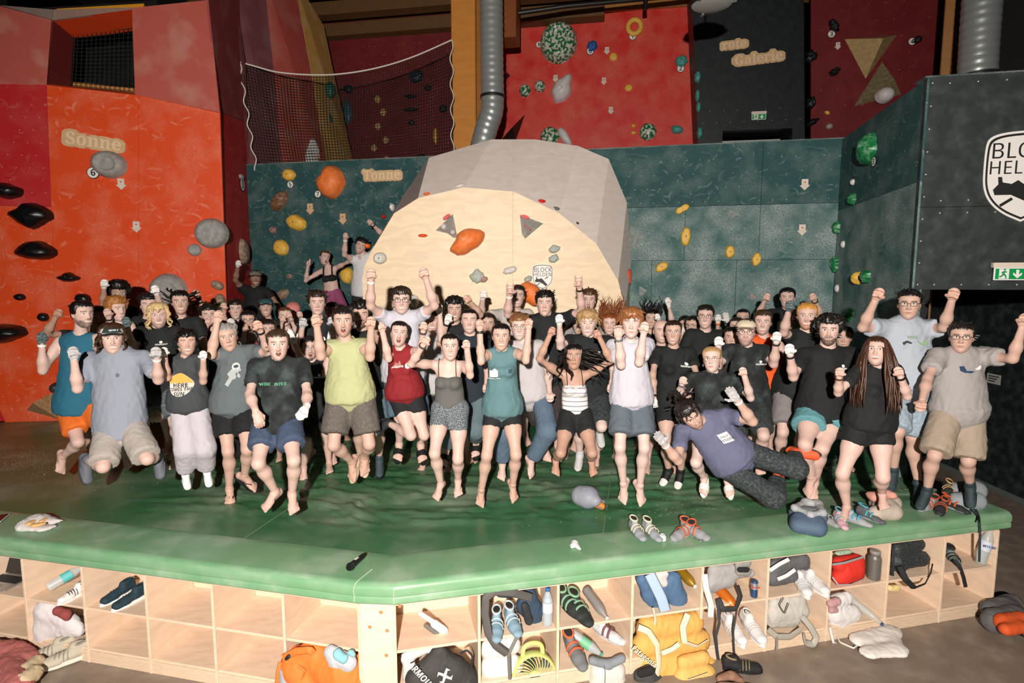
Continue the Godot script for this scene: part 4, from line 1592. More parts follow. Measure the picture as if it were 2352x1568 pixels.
	hold("white slab hold rising behind the barrel", TR, 1297, 314, 10, 24, 35, 0.12, wht, bk)
	hold("blue angular hold with tag six", TR, 1361, 106, 12, 11, 20, 0.1, mat(hexc("1d5aa0"), 0.45), {"wob": 0.4})
	hold("teal wedge hold with tag two", TR, 1564, 141, 14, 12, 0, 0.1, teal, {"wob": 0.3})
	hold("teal block hold low on the red wall", TR, 1555, 298, 14, 9, -15, 0.1, teal, {"wob": 0.3})
	for q in [[1409, 131, 9, 9, "yellow round hold below the upper arrow"], [1444, 202, 9, 8, "yellow button hold in mid red wall"], [1455, 289, 5, 4, "tiny yellow foothold, upper one"], [1455, 305, 6, 4, "tiny yellow foothold, lower one"]]:
		hold(q[4], TR, q[0], q[1], q[2], q[3], 0, 0.05, yel, bk)
	var ro := base("ring_hold", spot(TR, 1457, 64, 0, 0.05).origin)
	tag(ro, "yellow ring hold high on the red wall", "hold")
	var rg := Geo.new()
	var rp := []
	for k in 33:
		var a := TAU * k / 32
		rp.append(TR.basis * Vector3(cos(a) * 0.128, sin(a) * 0.135, 0))
	rg.tube(rp, [0.05], 12, false)
	part("ring", rg, yel, ro)
	volume("black spike volume rising beside the duct", TR, [[1150, 322], [1206, 262], [1185, 322]], [1182, 300], 0.3, mat(hexc("1a1c1c"), 0.4))
	volume("black pointed volume half behind the duct", TR, [[1150, 150], [1172, 174], [1150, 195]], [1156, 172], 0.25, mat(hexc("1a1c1c"), 0.4))
	for q in [[1602, 177, 7, 12, "uppermost"], [1602, 220, 5, 13, "second from top"], [1604, 246, 5, 11, "third from top"], [1607, 305, 6, 12, "lowest"]]:
		hold("teal edge hold on the black gallery corner, " + q[4], TB, q[0], q[1], q[2], q[3], 0, 0.08, teal, {"group": "teal holds on the gallery corner", "nobolt": 1})
	# dark red wall
	var T2 := TR.translated_local(Vector3(0, 0, 0.4))
	for q in [[1914, 60, 9, 15, "dark hold above tag three on the dark red wall"], [1862, 132, 14, 13, "dark angular hold beside the black panel"], [1917, 165, 12, 8, "small dark hold left of the triangle volumes"], [1862, 237, 12, 12, "dark hold low beside the black panel"], [1866, 281, 14, 7, "dark flat hold just above the wall top"], [2106, 93, 9, 7, "dark teal hold beside tag four"]]:
		hold(q[4], T2, q[0], q[1], q[2], q[3], 30, 0.1, mat(hexc("141719"), 0.4), {"wob": 0.5, "nobolt": 1})
	hold("small yellow foothold on the dark red wall", T2, 1900, 259, 6, 4, -30, 0.04, yel, bk)
	hold("grey ring screw-on above the wall top", T2, 1905, 290, 7, 6, 0, 0.05, grey, bk)
	volume("sandy triangle volume pointing down, dark on one face", T2, [[1940, 90], [2060, 80], [1988, 181]], [2008, 106], 0.35, chalky(hexc("a5864f"), hexc("c5b28a"), "dust", 0.7, 1.4))
	volume("olive triangle volume pointing up with a white ball", T2, [[2026, 142], [2070, 217], [1962, 244]], [2036, 196], 0.3, chalky(hexc("6f6242"), hexc("a29878"), "dust", 0.7, 1.4))
	hold("white egg hold on the olive triangle volume", T2.translated_local(Vector3(0, 0, 0.12)), 2030, 220, 19, 17, 10, 0.2, wht, {"wob": 0.0})
	hold("white ball hold at the right frame edge", T2, 2347, 114, 14, 20, 0, 0.2, wht, {"wob": 0.0})
	# gallery wall behind the net
	for q in [[955, 176, 16, 14, "navy dome hold behind the net", "1c2a38"], [983, 202, 8, 7, "dark pebble hold right of the navy dome", "15202a"], [1018, 250, 9, 9, "dark ball hold near the wooden column", "15202a"], [943, 222, 16, 4, "thin dark ledge hold behind the net", "15202a"], [944, 252, 18, 4, "second thin dark ledge hold behind the net", "15202a"], [946, 282, 7, 6, "small dark hold in the net's middle", "15202a"], [968, 360, 8, 6, "dark hold just above the green wall", "15202a"], [800, 205, 10, 10, "dark blue hold on the dark crimson wall", "15202a"], [799, 258, 12, 26, "blue-grey faceted hold at the tan panel", "3d5a66"]]:
		hold(q[4], TG, q[0], q[1], q[2], q[3], 0, 0.08, mat(hexc(q[5]), 0.4), {"wob": 0.3, "nobolt": 1})
	for q in [[867, 228, "topmost"], [880, 258, "second from top"], [868, 290, "third from top"], [886, 322, "fourth from top"], [859, 340, "fifth from top"], [888, 366, "lowest"]]:
		hold("sandy flower-shaped hold behind the net, " + q[2], TG, q[0], q[1], 8, 9, 0, 0.05, mat(hexc("c9a268"), 0.6), {"group": "sandy holds behind the net", "nobolt": 1, "out": [1.0, 0.8, 1.0, 0.8, 1.0, 0.8, 1.0, 0.8]})
	hold("slim yellow hold behind the net near the column", TG, 1000, 312, 5, 18, 0, 0.06, yel, bk)
	for q in [[758, 207, "teal hold on the tan facet, upper one"], [753, 276, "teal hold on the tan facet, lower one"]]:
		var tq := Transform3D(TG.basis, at(q[0], q[1], 11.9))
		hold(q[2], tq, q[0], q[1], 11, 18, 0, 0.1, mat(hexc("1f6a62"), 0.5), {"nobolt": 1})
	# barrel front
	var TBF := TBAR
	for q in [[[1001, 529], [1040, 491], [1051, 546], [1042, 546], [1028, 536]], [[1194, 493], [1248, 513], [1206, 548], [1199, 538]]]:
		var left: bool = q[0][0] < 1100
		var vo := volume("grey triangular volume with white holds, left eye of the barrel" if left else "grey triangular volume with red print, right eye of the barrel", TBF, q, [1032, 522] if left else [1212, 522], 0.1, grey)
		var sp := spot(TBF, 1027 if left else 1206, 499, 0, 0.07)
		var lg := Geo.new()
		lg.prism(round_poly(0.055, 0.022, 18), 0.004, Transform3D(sp.basis.rotated(Vector3.BACK, 0.6 if left else -0.3), sp.origin - vo.position))
		part("red_badge", lg, mat(hexc("c8201c"), 0.5), vo)
		if left:
			for h in [[1020, 521, 0.035], [1041, 534, 0.03]]:
				var hs := spot(TBF, h[0], h[1], 0, 0.06)
				lg = Geo.new()
				lg.lathe([[0.0, 0.04], [h[2] * 0.7, 0.03], [h[2], 0.0]], 14, Transform3D(hs.basis, hs.origin - vo.position) * Transform3D(Basis(Vector3.RIGHT, PI / 2), Vector3.ZERO))
				part("screw_on", lg, wht, vo)
		else:
			for k in 3:
				lg = Geo.new()
				lg.cbox(Transform3D(sp.basis.rotated(Vector3.BACK, -0.6), spot(TBF, 1205 + 6 * k, 520 + 4 * k, 0, 0.1).origin - vo.position), Vector3(0.026, 0.02, 0.006), 0.002)
				part("red_mark", lg, mat(hexc("b02a24"), 0.5), vo)
	hold("big smooth orange nose hold in the middle of the barrel", TBF, 1072, 556, 44, 27, 28, 0.2, orn, {"out": [1.0, 0.95, 1.0, 0.75, 0.95, 0.95, 0.85, 0.95], "nobolt": 1})
	hold("small red-orange crimp on the barrel front", TBF, 971, 541, 11, 4, 0, 0.04, mat(hexc("e0501c"), 0.5), bk)
	hold("white and black round hold, left on the barrel front", TBF, 873, 593, 16, 14, 0, 0.08, mat(hexc("c9c6be"), 0.5), {"dish": 0.02})
	hold("orange sloper behind the raised hands at the barrel foot", TBF, 1222, 676, 36, 22, -40, 0.16, orn, bk)
	for q in [[1096, 634, 17, 15, "mint green jug hold left of the barrel badge"], [1112, 641, 9, 7, "pinkish screw-on beside the mint jug"], [1274, 572, 13, 9, "mint bone hold above the barrel badge"], [1272, 594, 13, 9, "mint bone hold just above the badge, lower one"], [1213, 641, 10, 7, "mint chip hold touching the badge"], [1170, 621, 18, 8, "white cloud-shaped hold on the barrel front"], [952, 690, 11, 15, "white skull-like hold right of the white shirt man"], [850, 668, 7, 8, "dark hold at the barrel's left edge"]]:
		hold(q[4], TBF, q[0], q[1], q[2], q[3], 20, 0.07, wht if q[0] == 1170 or q[0] == 952 else (mat(hexc("2a2c2b"), 0.5) if q[0] == 850 else (chalky(hexc("b08078"), hexc("c9b0a8"), "dust", 0.7, 2.0) if q[0] == 1112 else mint)), {"wob": 0.3, "nobolt": 1})
	# barrel sides
	for q in [[985, 410, 16, 5, 32, "ef7326", "orange sliver hold on the grey barrel shoulder, upper", 7.9], [936, 458, 19, 6, 38, "ef7326", "orange sliver hold on the grey barrel shoulder, lower", 7.6], [981, 446, 8, 4, 5, "ef7326", "small orange crimp at the barrel edge", 7.4], [1190, 384, 11, 4, -5, "d9988a", "faded pink hold on the barrel top", 7.9], [1295, 395, 12, 5, -20, "e9e6e0", "white hold with a red dot on the barrel top", 7.9], [1244, 463, 10, 5, -5, "d8261c", "bright red crimp at the barrel edge", 7.42], [1278, 480, 8, 5, -20, "6d6e6a", "grey ring crimp at the barrel edge, upper", 7.42], [1325, 514, 6, 5, -30, "4a4c4a", "dark ring crimp at the barrel edge, lower", 7.45], [1338, 428, 9, 8, -20, "b5bbb2", "pale mint hold high on the barrel side", 7.85], [1325, 491, 8, 8, 0, "b9c0b7", "pale mint hold, left of a pair on the barrel side", 7.6], [1349, 508, 9, 9, 0, "b9c0b7", "pale mint hold, right of a pair on the barrel side", 7.65], [1389, 508, 7, 10, 10, "a9bdb2", "mint drop hold on the barrel's right facet", 7.85], [1399, 452, 9, 9, 0, "e3b02c", "yellow knob hold on the barrel's right shoulder", 8.05], [1432, 493, 5, 7, 0, "e3b02c", "yellow knob hold on the barrel rim, upper", 8.1], [1440, 565, 5, 10, 0, "e3b02c", "yellow knob hold on the barrel rim, lower", 7.95], [1419, 587, 5, 8, 0, "6fa08e", "green drop hold on the barrel rim", 7.6], [1438, 636, 13, 22, 0, "d9553a", "salmon red bulge on the barrel's right rim", 7.75], [1434, 678, 5, 8, 0, "6fa08e", "green drop hold below the salmon bulge", 7.6], [901, 476, 6, 9, 0, "d8d3d2", "white knob at the barrel's left edge", 7.55], [882, 498, 5, 4, 0, "c8201c", "red dot hold at the barrel's left edge", 7.6], [845, 565, 6, 6, 0, "ef7326", "orange knob beside the waving man's cheek", 7.55], [1057, 428, 12, 5, 10, "e0d3cc", "white-pink hold at the barrel's top edge", 7.45]]:
		var tq := Transform3D(Basis(), at(q[0], q[1], q[7]))
		hold(q[6], tq, q[0], q[1], q[2], q[3], q[4], 0.09, mat(hexc(q[5]), 0.5), {"wob": 0.25, "nobolt": 1})
	# tags, arrows and word boards
	number_tag(TO, 215, 397, "6", "round tag six beside the grey saucer", 13)
	number_tag(TC, 555, 423, "3", "round tag three on the crimson wall", 16)
	number_tag(TW, 668, 424, "5", "round tag five under the yellow hold", 8)
	number_tag(TW, 731, 446, "7", "round tag seven beside the orange bulge", 8)
	number_tag(TR, 1238, 103, "8", "round tag eight beside the marbled dish", 7)
	number_tag(TR, 1356, 118, "6", "round tag six below the blue hold", 8)
	number_tag(TR, 1453, 84, "1", "round tag one below the yellow ring", 8)
	number_tag(TR, 1563, 158, "2", "round tag two below the teal wedge", 8)
	number_tag(T2, 1909, 79, "3", "round tag three on the dark red wall", 8)
	number_tag(T2, 2094, 96, "4", "round tag four on the dark red wall", 8)
	number_tag(TS, 2010, 371, "3", "round tag three below the big green hold", 11)
	for q in [[TO, 279, 423, "pale arrow sign under the grey saucer"], [TO, 314, 521, "pale arrow sign in the middle of the orange wall"], [TW, 713, 480, "tan arrow sign left below tag seven"], [TW, 788, 503, "tan arrow sign above the waving man"], [TR, 1394, 117, "small arrow sign beside tag six on the red wall"], [TR, 1387, 187, "small arrow sign in mid red wall"], [TR, 1403, 254, "small arrow sign, lowest on the red wall"], [TR, 1276, 181, "small arrow sign above the white fin"], [TW, 1848, 424, "white arrow sign high in the wall corner"], [TW, 1842, 528, "white arrow sign lower in the wall corner"], [T2, 1924, 106, "brown arrow sign on the dark red wall"]]:
		arrow_sign(q[0], q[1], q[2], q[3], 11.0 if q[0] == TW or q[0] == TO else 7.0, "e8ddd0" if q[0] != TW or q[1] > 1000 else "e2c096")
	word_board(TO, 217, 325, "Sonne", 37, -7, "plywood word sign Sonne on the orange wall")
	word_board(TW, 878, 402, "Tonne", 28, 0, "plywood word sign Tonne beside the barrel")
	word_board(TB, 1686, 102, "rote", 24, 3, "plywood word sign rote on the black panel")
	word_board(TB, 1741, 134, "Galerie", 27, 4, "plywood word sign Galerie on the black panel")
	shield(TBF, 1246, 636, 58, "small white climbing-gym shield badge on the barrel front")
	shield(TF, 2352, 405, 200, "big white climbing-gym shield badge on the black panel")
	exit_sign(TB, 1741, 270, 30, "small green exit sign on the black gallery panel")
	exit_sign(TF, 2311, 629, 66, "green exit sign above the dark passage")
	var TP := upright(Vector3(6.9, 0, -9.2), Vector3(6.75, 0, -4.6))
	for q in [[2240, 775, "small white print on the dark passage wall, upper"], [2283, 870, "small white notice on the dark passage wall, lower"]]:
		var sp := spot(TP, q[0], q[1], 0, 0.002)
		var no := plate("notice", q[2], "notice", sp, mat(hexc("1a1f1f") if q[1] < 800 else hexc("a9aaa6"), 0.6), rect(-0.12, -0.07, 0.12, 0.07), 0.004)
		for k in 3:
			var ng := Geo.new()
			ng.prism(rect(-0.09, 0.028 - 0.034 * k, 0.09 - 0.03 * k, 0.044 - 0.034 * k), 0.001, Transform3D(sp.basis, sp.basis.z * 0.0055))
			part("text_line", ng, mat(hexc("cfcfca") if q[1] < 800 else hexc("333333"), 0.6), no.get_node("board"))


# ---------- people ----------
var HT := {}     # hand and foot shapes, [V, N, I]
const HEADY := [-0.121, -0.112, -0.095, -0.075, -0.05, -0.02, 0.02, 0.05, 0.08, 0.1, 0.112, 0.118]
const HEADW := [0.016, 0.032, 0.046, 0.055, 0.062, 0.068, 0.073, 0.075, 0.069, 0.054, 0.034, 0.0]
const HEADF := [0.058, 0.074, 0.083, 0.086, 0.086, 0.086, 0.088, 0.087, 0.076, 0.056, 0.034, 0.0]
const HEADB := [-0.01, 0.006, 0.03, 0.052, 0.075, 0.09, 0.1, 0.1, 0.09, 0.07, 0.043, 0.0]
const SKIN := [Color(0.60, 0.415, 0.355), Color(0.545, 0.355, 0.285), Color(0.43, 0.255, 0.19), Color(0.28, 0.155, 0.105), Color(0.63, 0.465, 0.415)]

func table(ys: Array, vs: Array, y: float) -> float:
	for i in ys.size() - 1:
		if y <= ys[i + 1]:
			return lerpf(vs[i], vs[i + 1], clampf((y - ys[i]) / (ys[i + 1] - ys[i]), 0, 1))
	return vs[-1]

func g2(a: float, sa: float, b: float, sb: float) -> float:
	return exp(-a * a / (sa * sa) - b * b / (sb * sb))

func hand_bones(kind: String) -> Array:
	var b := []
	var z := Vector3.BACK
	b.append(Bone.new(Vector3(0, -0.02, 0), Vector3(0, 0.03, 0), 0.026, 0.03, 1.35, z))
	b.append(Bone.new(Vector3(0, 0.03, 0), Vector3(0.002, 0.078, 0), 0.037, 0.036, 2.1, z))
	var fx := [-0.029, -0.0095, 0.0105, 0.029]
	var fl := [0.062, 0.078, 0.083, 0.073]      # little ... index
	var ext := {"fist": [0, 0, 0, 0], "open": [1, 1, 1, 1], "v": [0, 0, 1, 1], "horn": [1, 0, 0, 1], "point": [0, 0, 0, 1], "relax": [2, 2, 2, 2]}
	for i in 4:
		var k := Vector3(fx[i], 0.086 - 0.006 * absf(i - 1.6), 0.0)
		var mode: int = ext[kind][i]
		if mode == 1:
			var sp := Vector3(fx[i] * 0.42, 1.0, 0.1).normalized()
			var m: Vector3 = k + sp * fl[i] * 0.5
			b.append(Bone.new(k, m, 0.0098, 0.0092))
			b.append(Bone.new(m, m + (sp + Vector3(0, 0, 0.18)).normalized() * fl[i] * 0.5, 0.0092, 0.0078))
		elif mode == 2:
			var m := k + Vector3(fx[i] * 0.1, 0.03, 0.016)
			b.append(Bone.new(k, m, 0.0098, 0.0092))
			b.append(Bone.new(m, m + Vector3(-fx[i] * 0.1, 0.016, 0.026), 0.0092, 0.008))
		else:
			var m := k + Vector3(-fx[i] * 0.05, 0.006, 0.032)
			var e := m + Vector3(-fx[i] * 0.08, -0.03, 0.006)
			b.append(Bone.new(k, m, 0.0104, 0.0102))
			b.append(Bone.new(m, e, 0.01, 0.0095))
			b.append(Bone.new(e, e + Vector3(0, -0.004, -0.018), 0.0095, 0.0085))
	var t0 := Vector3(0.026, 0.024, 0.006)
	if kind == "open":
		b.append(Bone.new(t0, Vector3(0.054, 0.05, 0.016), 0.013, 0.0115))
		b.append(Bone.new(Vector3(0.054, 0.05, 0.016), Vector3(0.071, 0.083, 0.022), 0.0112, 0.009))
	elif kind == "relax":
		b.append(Bone.new(t0, Vector3(0.045, 0.052, 0.022), 0.013, 0.0115))
		b.append(Bone.new(Vector3(0.045, 0.052, 0.022), Vector3(0.04, 0.082, 0.034), 0.0112, 0.009))
	else:
		b.append(Bone.new(t0, Vector3(0.041, 0.054, 0.026), 0.0135, 0.012))
		b.append(Bone.new(Vector3(0.041, 0.054, 0.026), Vector3(0.012, 0.068, 0.05), 0.0115, 0.0095))
	return b

func foot_bones(kind: String) -> Array:
	var b := []
	var up := Vector3.UP
	if kind == "bare":
		b.append(Bone.new(Vector3(0, 0.004, 0), Vector3(0, -0.012, 0.0), 0.034, 0.036))
		b.append(Bone.new(Vector3(0, -0.045, -0.034), Vector3(0, -0.03, 0.01), 0.032, 0.035))
		b.append(Bone.new(Vector3(0, -0.02, 0.02), Vector3(0.006, -0.055, 0.105), 0.033, 0.03, 1.25, up))
		b.append(Bone.new(Vector3(0.0, -0.057, 0.08), Vector3(0.004, -0.062, 0.115), 0.041, 0.041, 2.2, up))
		b.append(Bone.new(Vector3(0, -0.062, -0.03), Vector3(-0.008, -0.064, 0.09), 0.026, 0.024, 1.6, up))
		for i in 5:
			var x := 0.03 - 0.0165 * i
			b.append(Bone.new(Vector3(x, -0.062, 0.12), Vector3(x * 1.05, -0.068, 0.168 - 0.009 * i - (0.004 if i == 0 else 0.0)), 0.0115 if i == 0 else 0.009, 0.0125 if i == 0 else 0.0085))
	else:
		var f := 1.0 if kind != "sock" else 0.92
		b.append(Bone.new(Vector3(0, 0.02, 0), Vector3(0, -0.01, 0.0), 0.042 * f, 0.042 * f))
		b.append(Bone.new(Vector3(0, -0.04, -0.038), Vector3(0, -0.028, 0.02), 0.038 * f, 0.042 * f))
		b.append(Bone.new(Vector3(0, -0.02, 0.02), Vector3(0.002, -0.056, 0.12), 0.04 * f, 0.036 * f, 1.15, up))
		b.append(Bone.new(Vector3(0, -0.055, 0.06), Vector3(0.002, -0.06, 0.15), 0.046 * f, 0.04 * f, 1.8, up))
		b.append(Bone.new(Vector3(0, -0.062, -0.04), Vector3(0, -0.064, 0.1), 0.034 * f, 0.036 * f, 1.8, up))
	return b

func make_shapes() -> void:
	for k in ["fist", "open", "v", "horn", "point", "relax"]:
		HT[k] = Net.new().run(hand_bones(k), 0.005, 300.0)
		HT[k + "_low"] = Net.new().run(hand_bones(k), 0.0085, 300.0)
	for k in ["bare", "shoe", "sock"]:
		HT["foot_" + k] = Net.new().run(foot_bones(k), 0.0065, 220.0)
		HT["foot_" + k + "_low"] = Net.new().run(foot_bones(k), 0.013, 220.0)

# half-lengths of the grids of the head, denser on the face
func lons(lod: int) -> Array:
	var r := []
	var nf: int = [60, 42, 26][lod]
	var nb: int = [22, 14, 10][lod]
	for i in nf:
		r.append(lerpf(-1.35, 1.35, float(i) / nf))
	for i in nb:
		r.append(lerpf(1.35, TAU - 1.35, float(i) / nb))
	return r

func rows(lod: int) -> Array:
	var r := []
	var a: int = [8, 5, 4][lod]
	var b: int = [46, 32, 18][lod]
	var c: int = [16, 11, 8][lod]
	for i in a:
		r.append(lerpf(-0.121, -0.088, float(i) / a))
	for i in b:
		r.append(lerpf(-0.088, 0.045, float(i) / b))
	for i in c + 1:
		r.append(lerpf(0.045, 0.118, sin(PI / 2 * i / c)))
	return r

func skull(l: float, y: float) -> Vector3:
	var w := table(HEADY, HEADW, y)
	var c := cos(l)
	var z := table(HEADY, HEADF, y) if c > 0 else table(HEADY, HEADB, y)
	return Vector3(w * sin(l) * (1.0 + 0.06 * (1.0 - absf(c))), y, z * signf(c) * pow(absf(c), 0.82))

func head(g: Geo, t: Transform3D, s: Dictionary, skin: Color, lod: int) -> void:
	var L := lons(lod)
	var R := rows(lod)
	var hair: Color = s.hc
	var brow := hair.lerp(Color(0.03, 0.02, 0.015), 0.5)
	var face: String = s.get("face", "smile")
	var beard: float = s.get("beard", 0.0)
	var bcol: Color = s.get("bc", hair)
	var female: bool = s.get("f", false)
	var lip := skin * (Color(0.82, 0.5, 0.46) if female else Color(0.84, 0.6, 0.54))
	var mw := 0.026 if face != "calm" else 0.021
	if face == "open": mw = 0.021
	var mo := {"smile": 0.0058, "open": 0.0165, "calm": 0.0, "shut": 0.0, "laugh": 0.009}[face] as float
	var curve := 9.0 if face in ["smile", "laugh"] else 0.0
	var eo := 0.0066
	if s.get("eyes", 1.0) < 1.0: eo = 0.0014
	if face == "open": eo = 0.0082
	var wide: float = s.get("hw", 1.0)
	var o := g.V.size()
	var nc := L.size()
	var P := PackedVector3Array()
	for y: float in R:
		for l: float in L:
			var p := skull(l, y)
			var c := cos(l)
			var col := skin
			if c > 0.12:
				var x := p.x
				var ax := absf(x)
				var fz := 0.0
				fz += 0.004 * g2(ax - 0.028, 0.024, y - 0.03, 0.009)
				fz -= 0.0095 * g2(ax - 0.031, 0.017, y - 0.012, 0.0115)
				fz += 0.0045 * g2(ax - 0.031, 0.0115, y - 0.011, 0.0075)
				if y > -0.045 and y < 0.035:
					var u := clampf((0.026 - y) / 0.056, 0, 1)
					var nh := (0.003 + 0.021 * pow(u, 1.3)) * smoothstep(-0.0405, -0.031, y) * (0.85 if female else 1.0)
					fz += nh * exp(-ax * ax / pow(0.0065 + 0.006 * u, 2.0))
				fz += 0.007 * g2(ax - 0.0125, 0.006, y + 0.031, 0.0065)
				fz += 0.004 * g2(ax - 0.042, 0.018, y + 0.022, 0.018)
				var ly := y + 0.0615 - curve * x * x
				fz += 0.0055 * exp(-x * x / 0.0006) * (exp(-pow((ly - 0.0045 - mo) / 0.005, 2)) + 1.1 * exp(-pow((ly + 0.006 + mo) / 0.006, 2)))
				if mo > 0.0:
					fz -= (0.012 if face == "open" else 0.003) * g2(x, mw * 0.8, ly, mo * 0.9)
				fz += 0.006 * g2(x, 0.018, y + 0.101, 0.013)
				fz -= 0.003 * g2(x, 0.03, y + 0.082, 0.007)
				p.z += fz
				# colours of the face
				var ex := (ax - 0.031) / 0.0158
				var ey := (y - 0.0108) / eo
				var er := ex * ex + ey * ey
				col = col.lerp(skin * Color(1.0, 0.78, 0.74), 0.5 * g2(ax - 0.045, 0.018, y + 0.025, 0.016))
				if er < 1.0:
					col = Color(0.62, 0.58, 0.55)
					var ir := Vector2(ax - 0.031, y - 0.0108).length()
					if ir < 0.0062:
						col = Color(0.015, 0.012, 0.01) if ir < 0.0035 else Color(0.09, 0.055, 0.03)
				elif er < 1.75 and ey > -0.2 and ex * ex < 1.5:
					col = Color(0.06, 0.035, 0.025) if female else skin * Color(0.45, 0.38, 0.36)
				var by := 0.0285 + 0.003 - pow((ax - 0.031) / 0.03, 2) * 0.006 + (0.003 if face == "open" else 0.0)
				if ax > 0.011 and ax < 0.053 and absf(y - by) < (0.0034 if female else 0.0046):
					col = skin.lerp(brow, 0.75)
				if ax < mw:
					var sh := 1.0 - pow(ax / mw, 2.0)
					if mo > 0.0 and absf(ly) < mo * sqrt(sh):
						col = Color(0.75, 0.72, 0.66)
						if face == "open":
							col = Color(0.7, 0.66, 0.6) if ly > mo * 0.55 else Color(0.16, 0.03, 0.025)
						elif face == "laugh" and ly < -mo * 0.35:
							col = Color(0.16, 0.03, 0.025)
					elif ly > -0.0095 * sh - mo and ly < 0.0068 * sh + mo:
						col = lip
					if mo == 0.0 and absf(ly) < 0.0016:
						col = lip * Color(0.4, 0.3, 0.3)
				if g2(ax - 0.0075, 0.004, y + 0.0385, 0.003) > 0.45:
					col = skin * Color(0.3, 0.2, 0.18)
				if beard > 0.0:
					var reg := 0.0
					reg = maxf(reg, smoothstep(-0.042, -0.06, y + 0.55 * maxf(0.0, 0.045 - ax) * (1.0 if y > -0.075 else 0.0)))
					if s.get("mus", true):
						reg = maxf(reg, smoothstep(0.032, 0.026, ax) * smoothstep(0.0085, 0.005, absf(y + 0.0485 - 2.0 * x * x)))
					if s.get("musonly", false):
						reg = smoothstep(0.032, 0.026, ax) * smoothstep(0.0085, 0.005, absf(y + 0.0485 - 3.0 * x * x + mo * 0.6))
					if s.get("goatee", false):
						reg = maxf(reg if y > -0.055 else 0.0, smoothstep(0.022, 0.016, ax) * smoothstep(-0.078, -0.084, y))
					var lipz := ax < mw and ly > -0.0095 - mo and ly < 0.0068 + mo
					if not lipz:
						var q := clampf(reg * beard * (0.75 + 0.5 * fn.get_noise_3d(x * 4000, y * 4000, 7.0)), 0, 1)
						col = col.lerp(bcol, q)
						p.z += 0.006 * maxf(0.0, beard - 0.6) * reg
						p.y -= 0.008 * maxf(0.0, beard - 0.7) * reg * smoothstep(-0.08, -0.12, y)
			elif beard > 0.0 and not s.get("musonly", false) and not s.get("goatee", false) and c > -0.15 and y < -0.03:
				col = col.lerp(bcol, 0.7 * beard)
			p.x *= wide
			P.append(p)
			g.col = col
			g.v(t * p, Vector3.UP)
	# normals from neighbours
	var nr := R.size()
	for i in nr:
		for j in nc:
			var a := P[i * nc + (j + 1) % nc] - P[i * nc + (j + nc - 1) % nc]
			var b := P[mini(i + 1, nr - 1) * nc + j] - P[maxi(i - 1, 0) * nc + j]
			var n := a.cross(b)
			if n.length_squared() < 1e-18 or i >= nr - 1:
				n = Vector3.UP
			g.N[o + i * nc + j] = (t.basis * n).normalized()
	for i in nr - 1:
		for j in nc:
			var a := o + i * nc + j
			var b := o + i * nc + (j + 1) % nc
			g.I.append_array([a, a + nc, b, b, a + nc, b + nc])
	# under the chin
	g.col = skin
	var cen := g.v(t * Vector3(0, -0.118, 0.02), t.basis * Vector3.DOWN)
	for j in nc:
		g.I.append_array([cen, o + j, o + (j + 1) % nc])
	# ears
	if not s.get("noear", false):
		for sd in [-1.0, 1.0]:
			var E := []
			for i in 7:
				var u: float = i / 6.0
				var row := []
				for k in 12:
					var a := TAU * k / 12
					var rr := sin(PI * minf(u, 0.999) * 0.5 + 0.001)
					var dz := 0.008 * cos(PI * 0.5 * u) - (0.006 * (1.0 - smoothstep(0.3, 0.6, u)))
					row.append(t * Vector3(sd * (0.0735 * wide + dz + 0.004 * (-cos(a))), 0.0 + sin(a) * 0.031 * rr - 0.004 * sin(a) * 0.0, -0.004 + cos(a) * 0.018 * rr - 0.006))
				E.append(row)
			g.col = skin * Color(1.0, 0.88, 0.86)
			g.sheet(E, true, sd < 0)

# hair cap over the skull; hl: hairline height in front, at the sides and in the neck
func hair_cap(g: Geo, t: Transform3D, th: float, hf: float, hs: float, hn: float, amp: float, fr: float, lod: int, sd: float, part_ := 0.0, wide := 1.0) -> void:
	var nl: int = [96, 60, 36][lod]
	var nr: int = [36, 24, 16][lod]
	var P := []
	for i in nr + 1:
		var y := lerpf(-0.108, 0.118, sin(PI / 2 * i / nr))
		var row := []
		for j in nl:
			var l := TAU * j / nl
			var c := cos(l)
			var line := lerpf(hs, hf, smoothstep(0.2, 0.6, c)) if c > 0 else lerpf(hs, hn, smoothstep(0.0, 0.7, -c))
			line += 0.014 * fn.get_noise_2d(l * 420.0 + sd, sd) + 0.006 * fn.get_noise_2d(l * 1500.0 + sd, sd)
			var m := smoothstep(line - 0.004, line + 0.006, y)
			var rise := 0.25 + 0.75 * smoothstep(line, line + (0.05 if c > 0 else 0.03), y)
			var p := skull(l, y)
			p.x *= wide
			var d := Vector3(p.x, p.y * 0.8 + 0.004, p.z)
			d = d.normalized() if d.length() > 0.001 else Vector3.UP
			var strand := fn.get_noise_2d(l * 900.0 + sd, y * 1500.0)
			var nz := fn.get_noise_3d(p.x * fr * 500.0 + sd, p.y * fr * 400.0, p.z * fr * 500.0)
			var k := (th * (0.75 + 0.5 * smoothstep(-0.02, 0.1, y)) + amp * nz) * rise + 0.0028 * strand
			row.append(t * (p + d * lerpf(-0.010, maxf(k, 0.0025), m)))
		P.append(row)
	g.sheet(P, true)

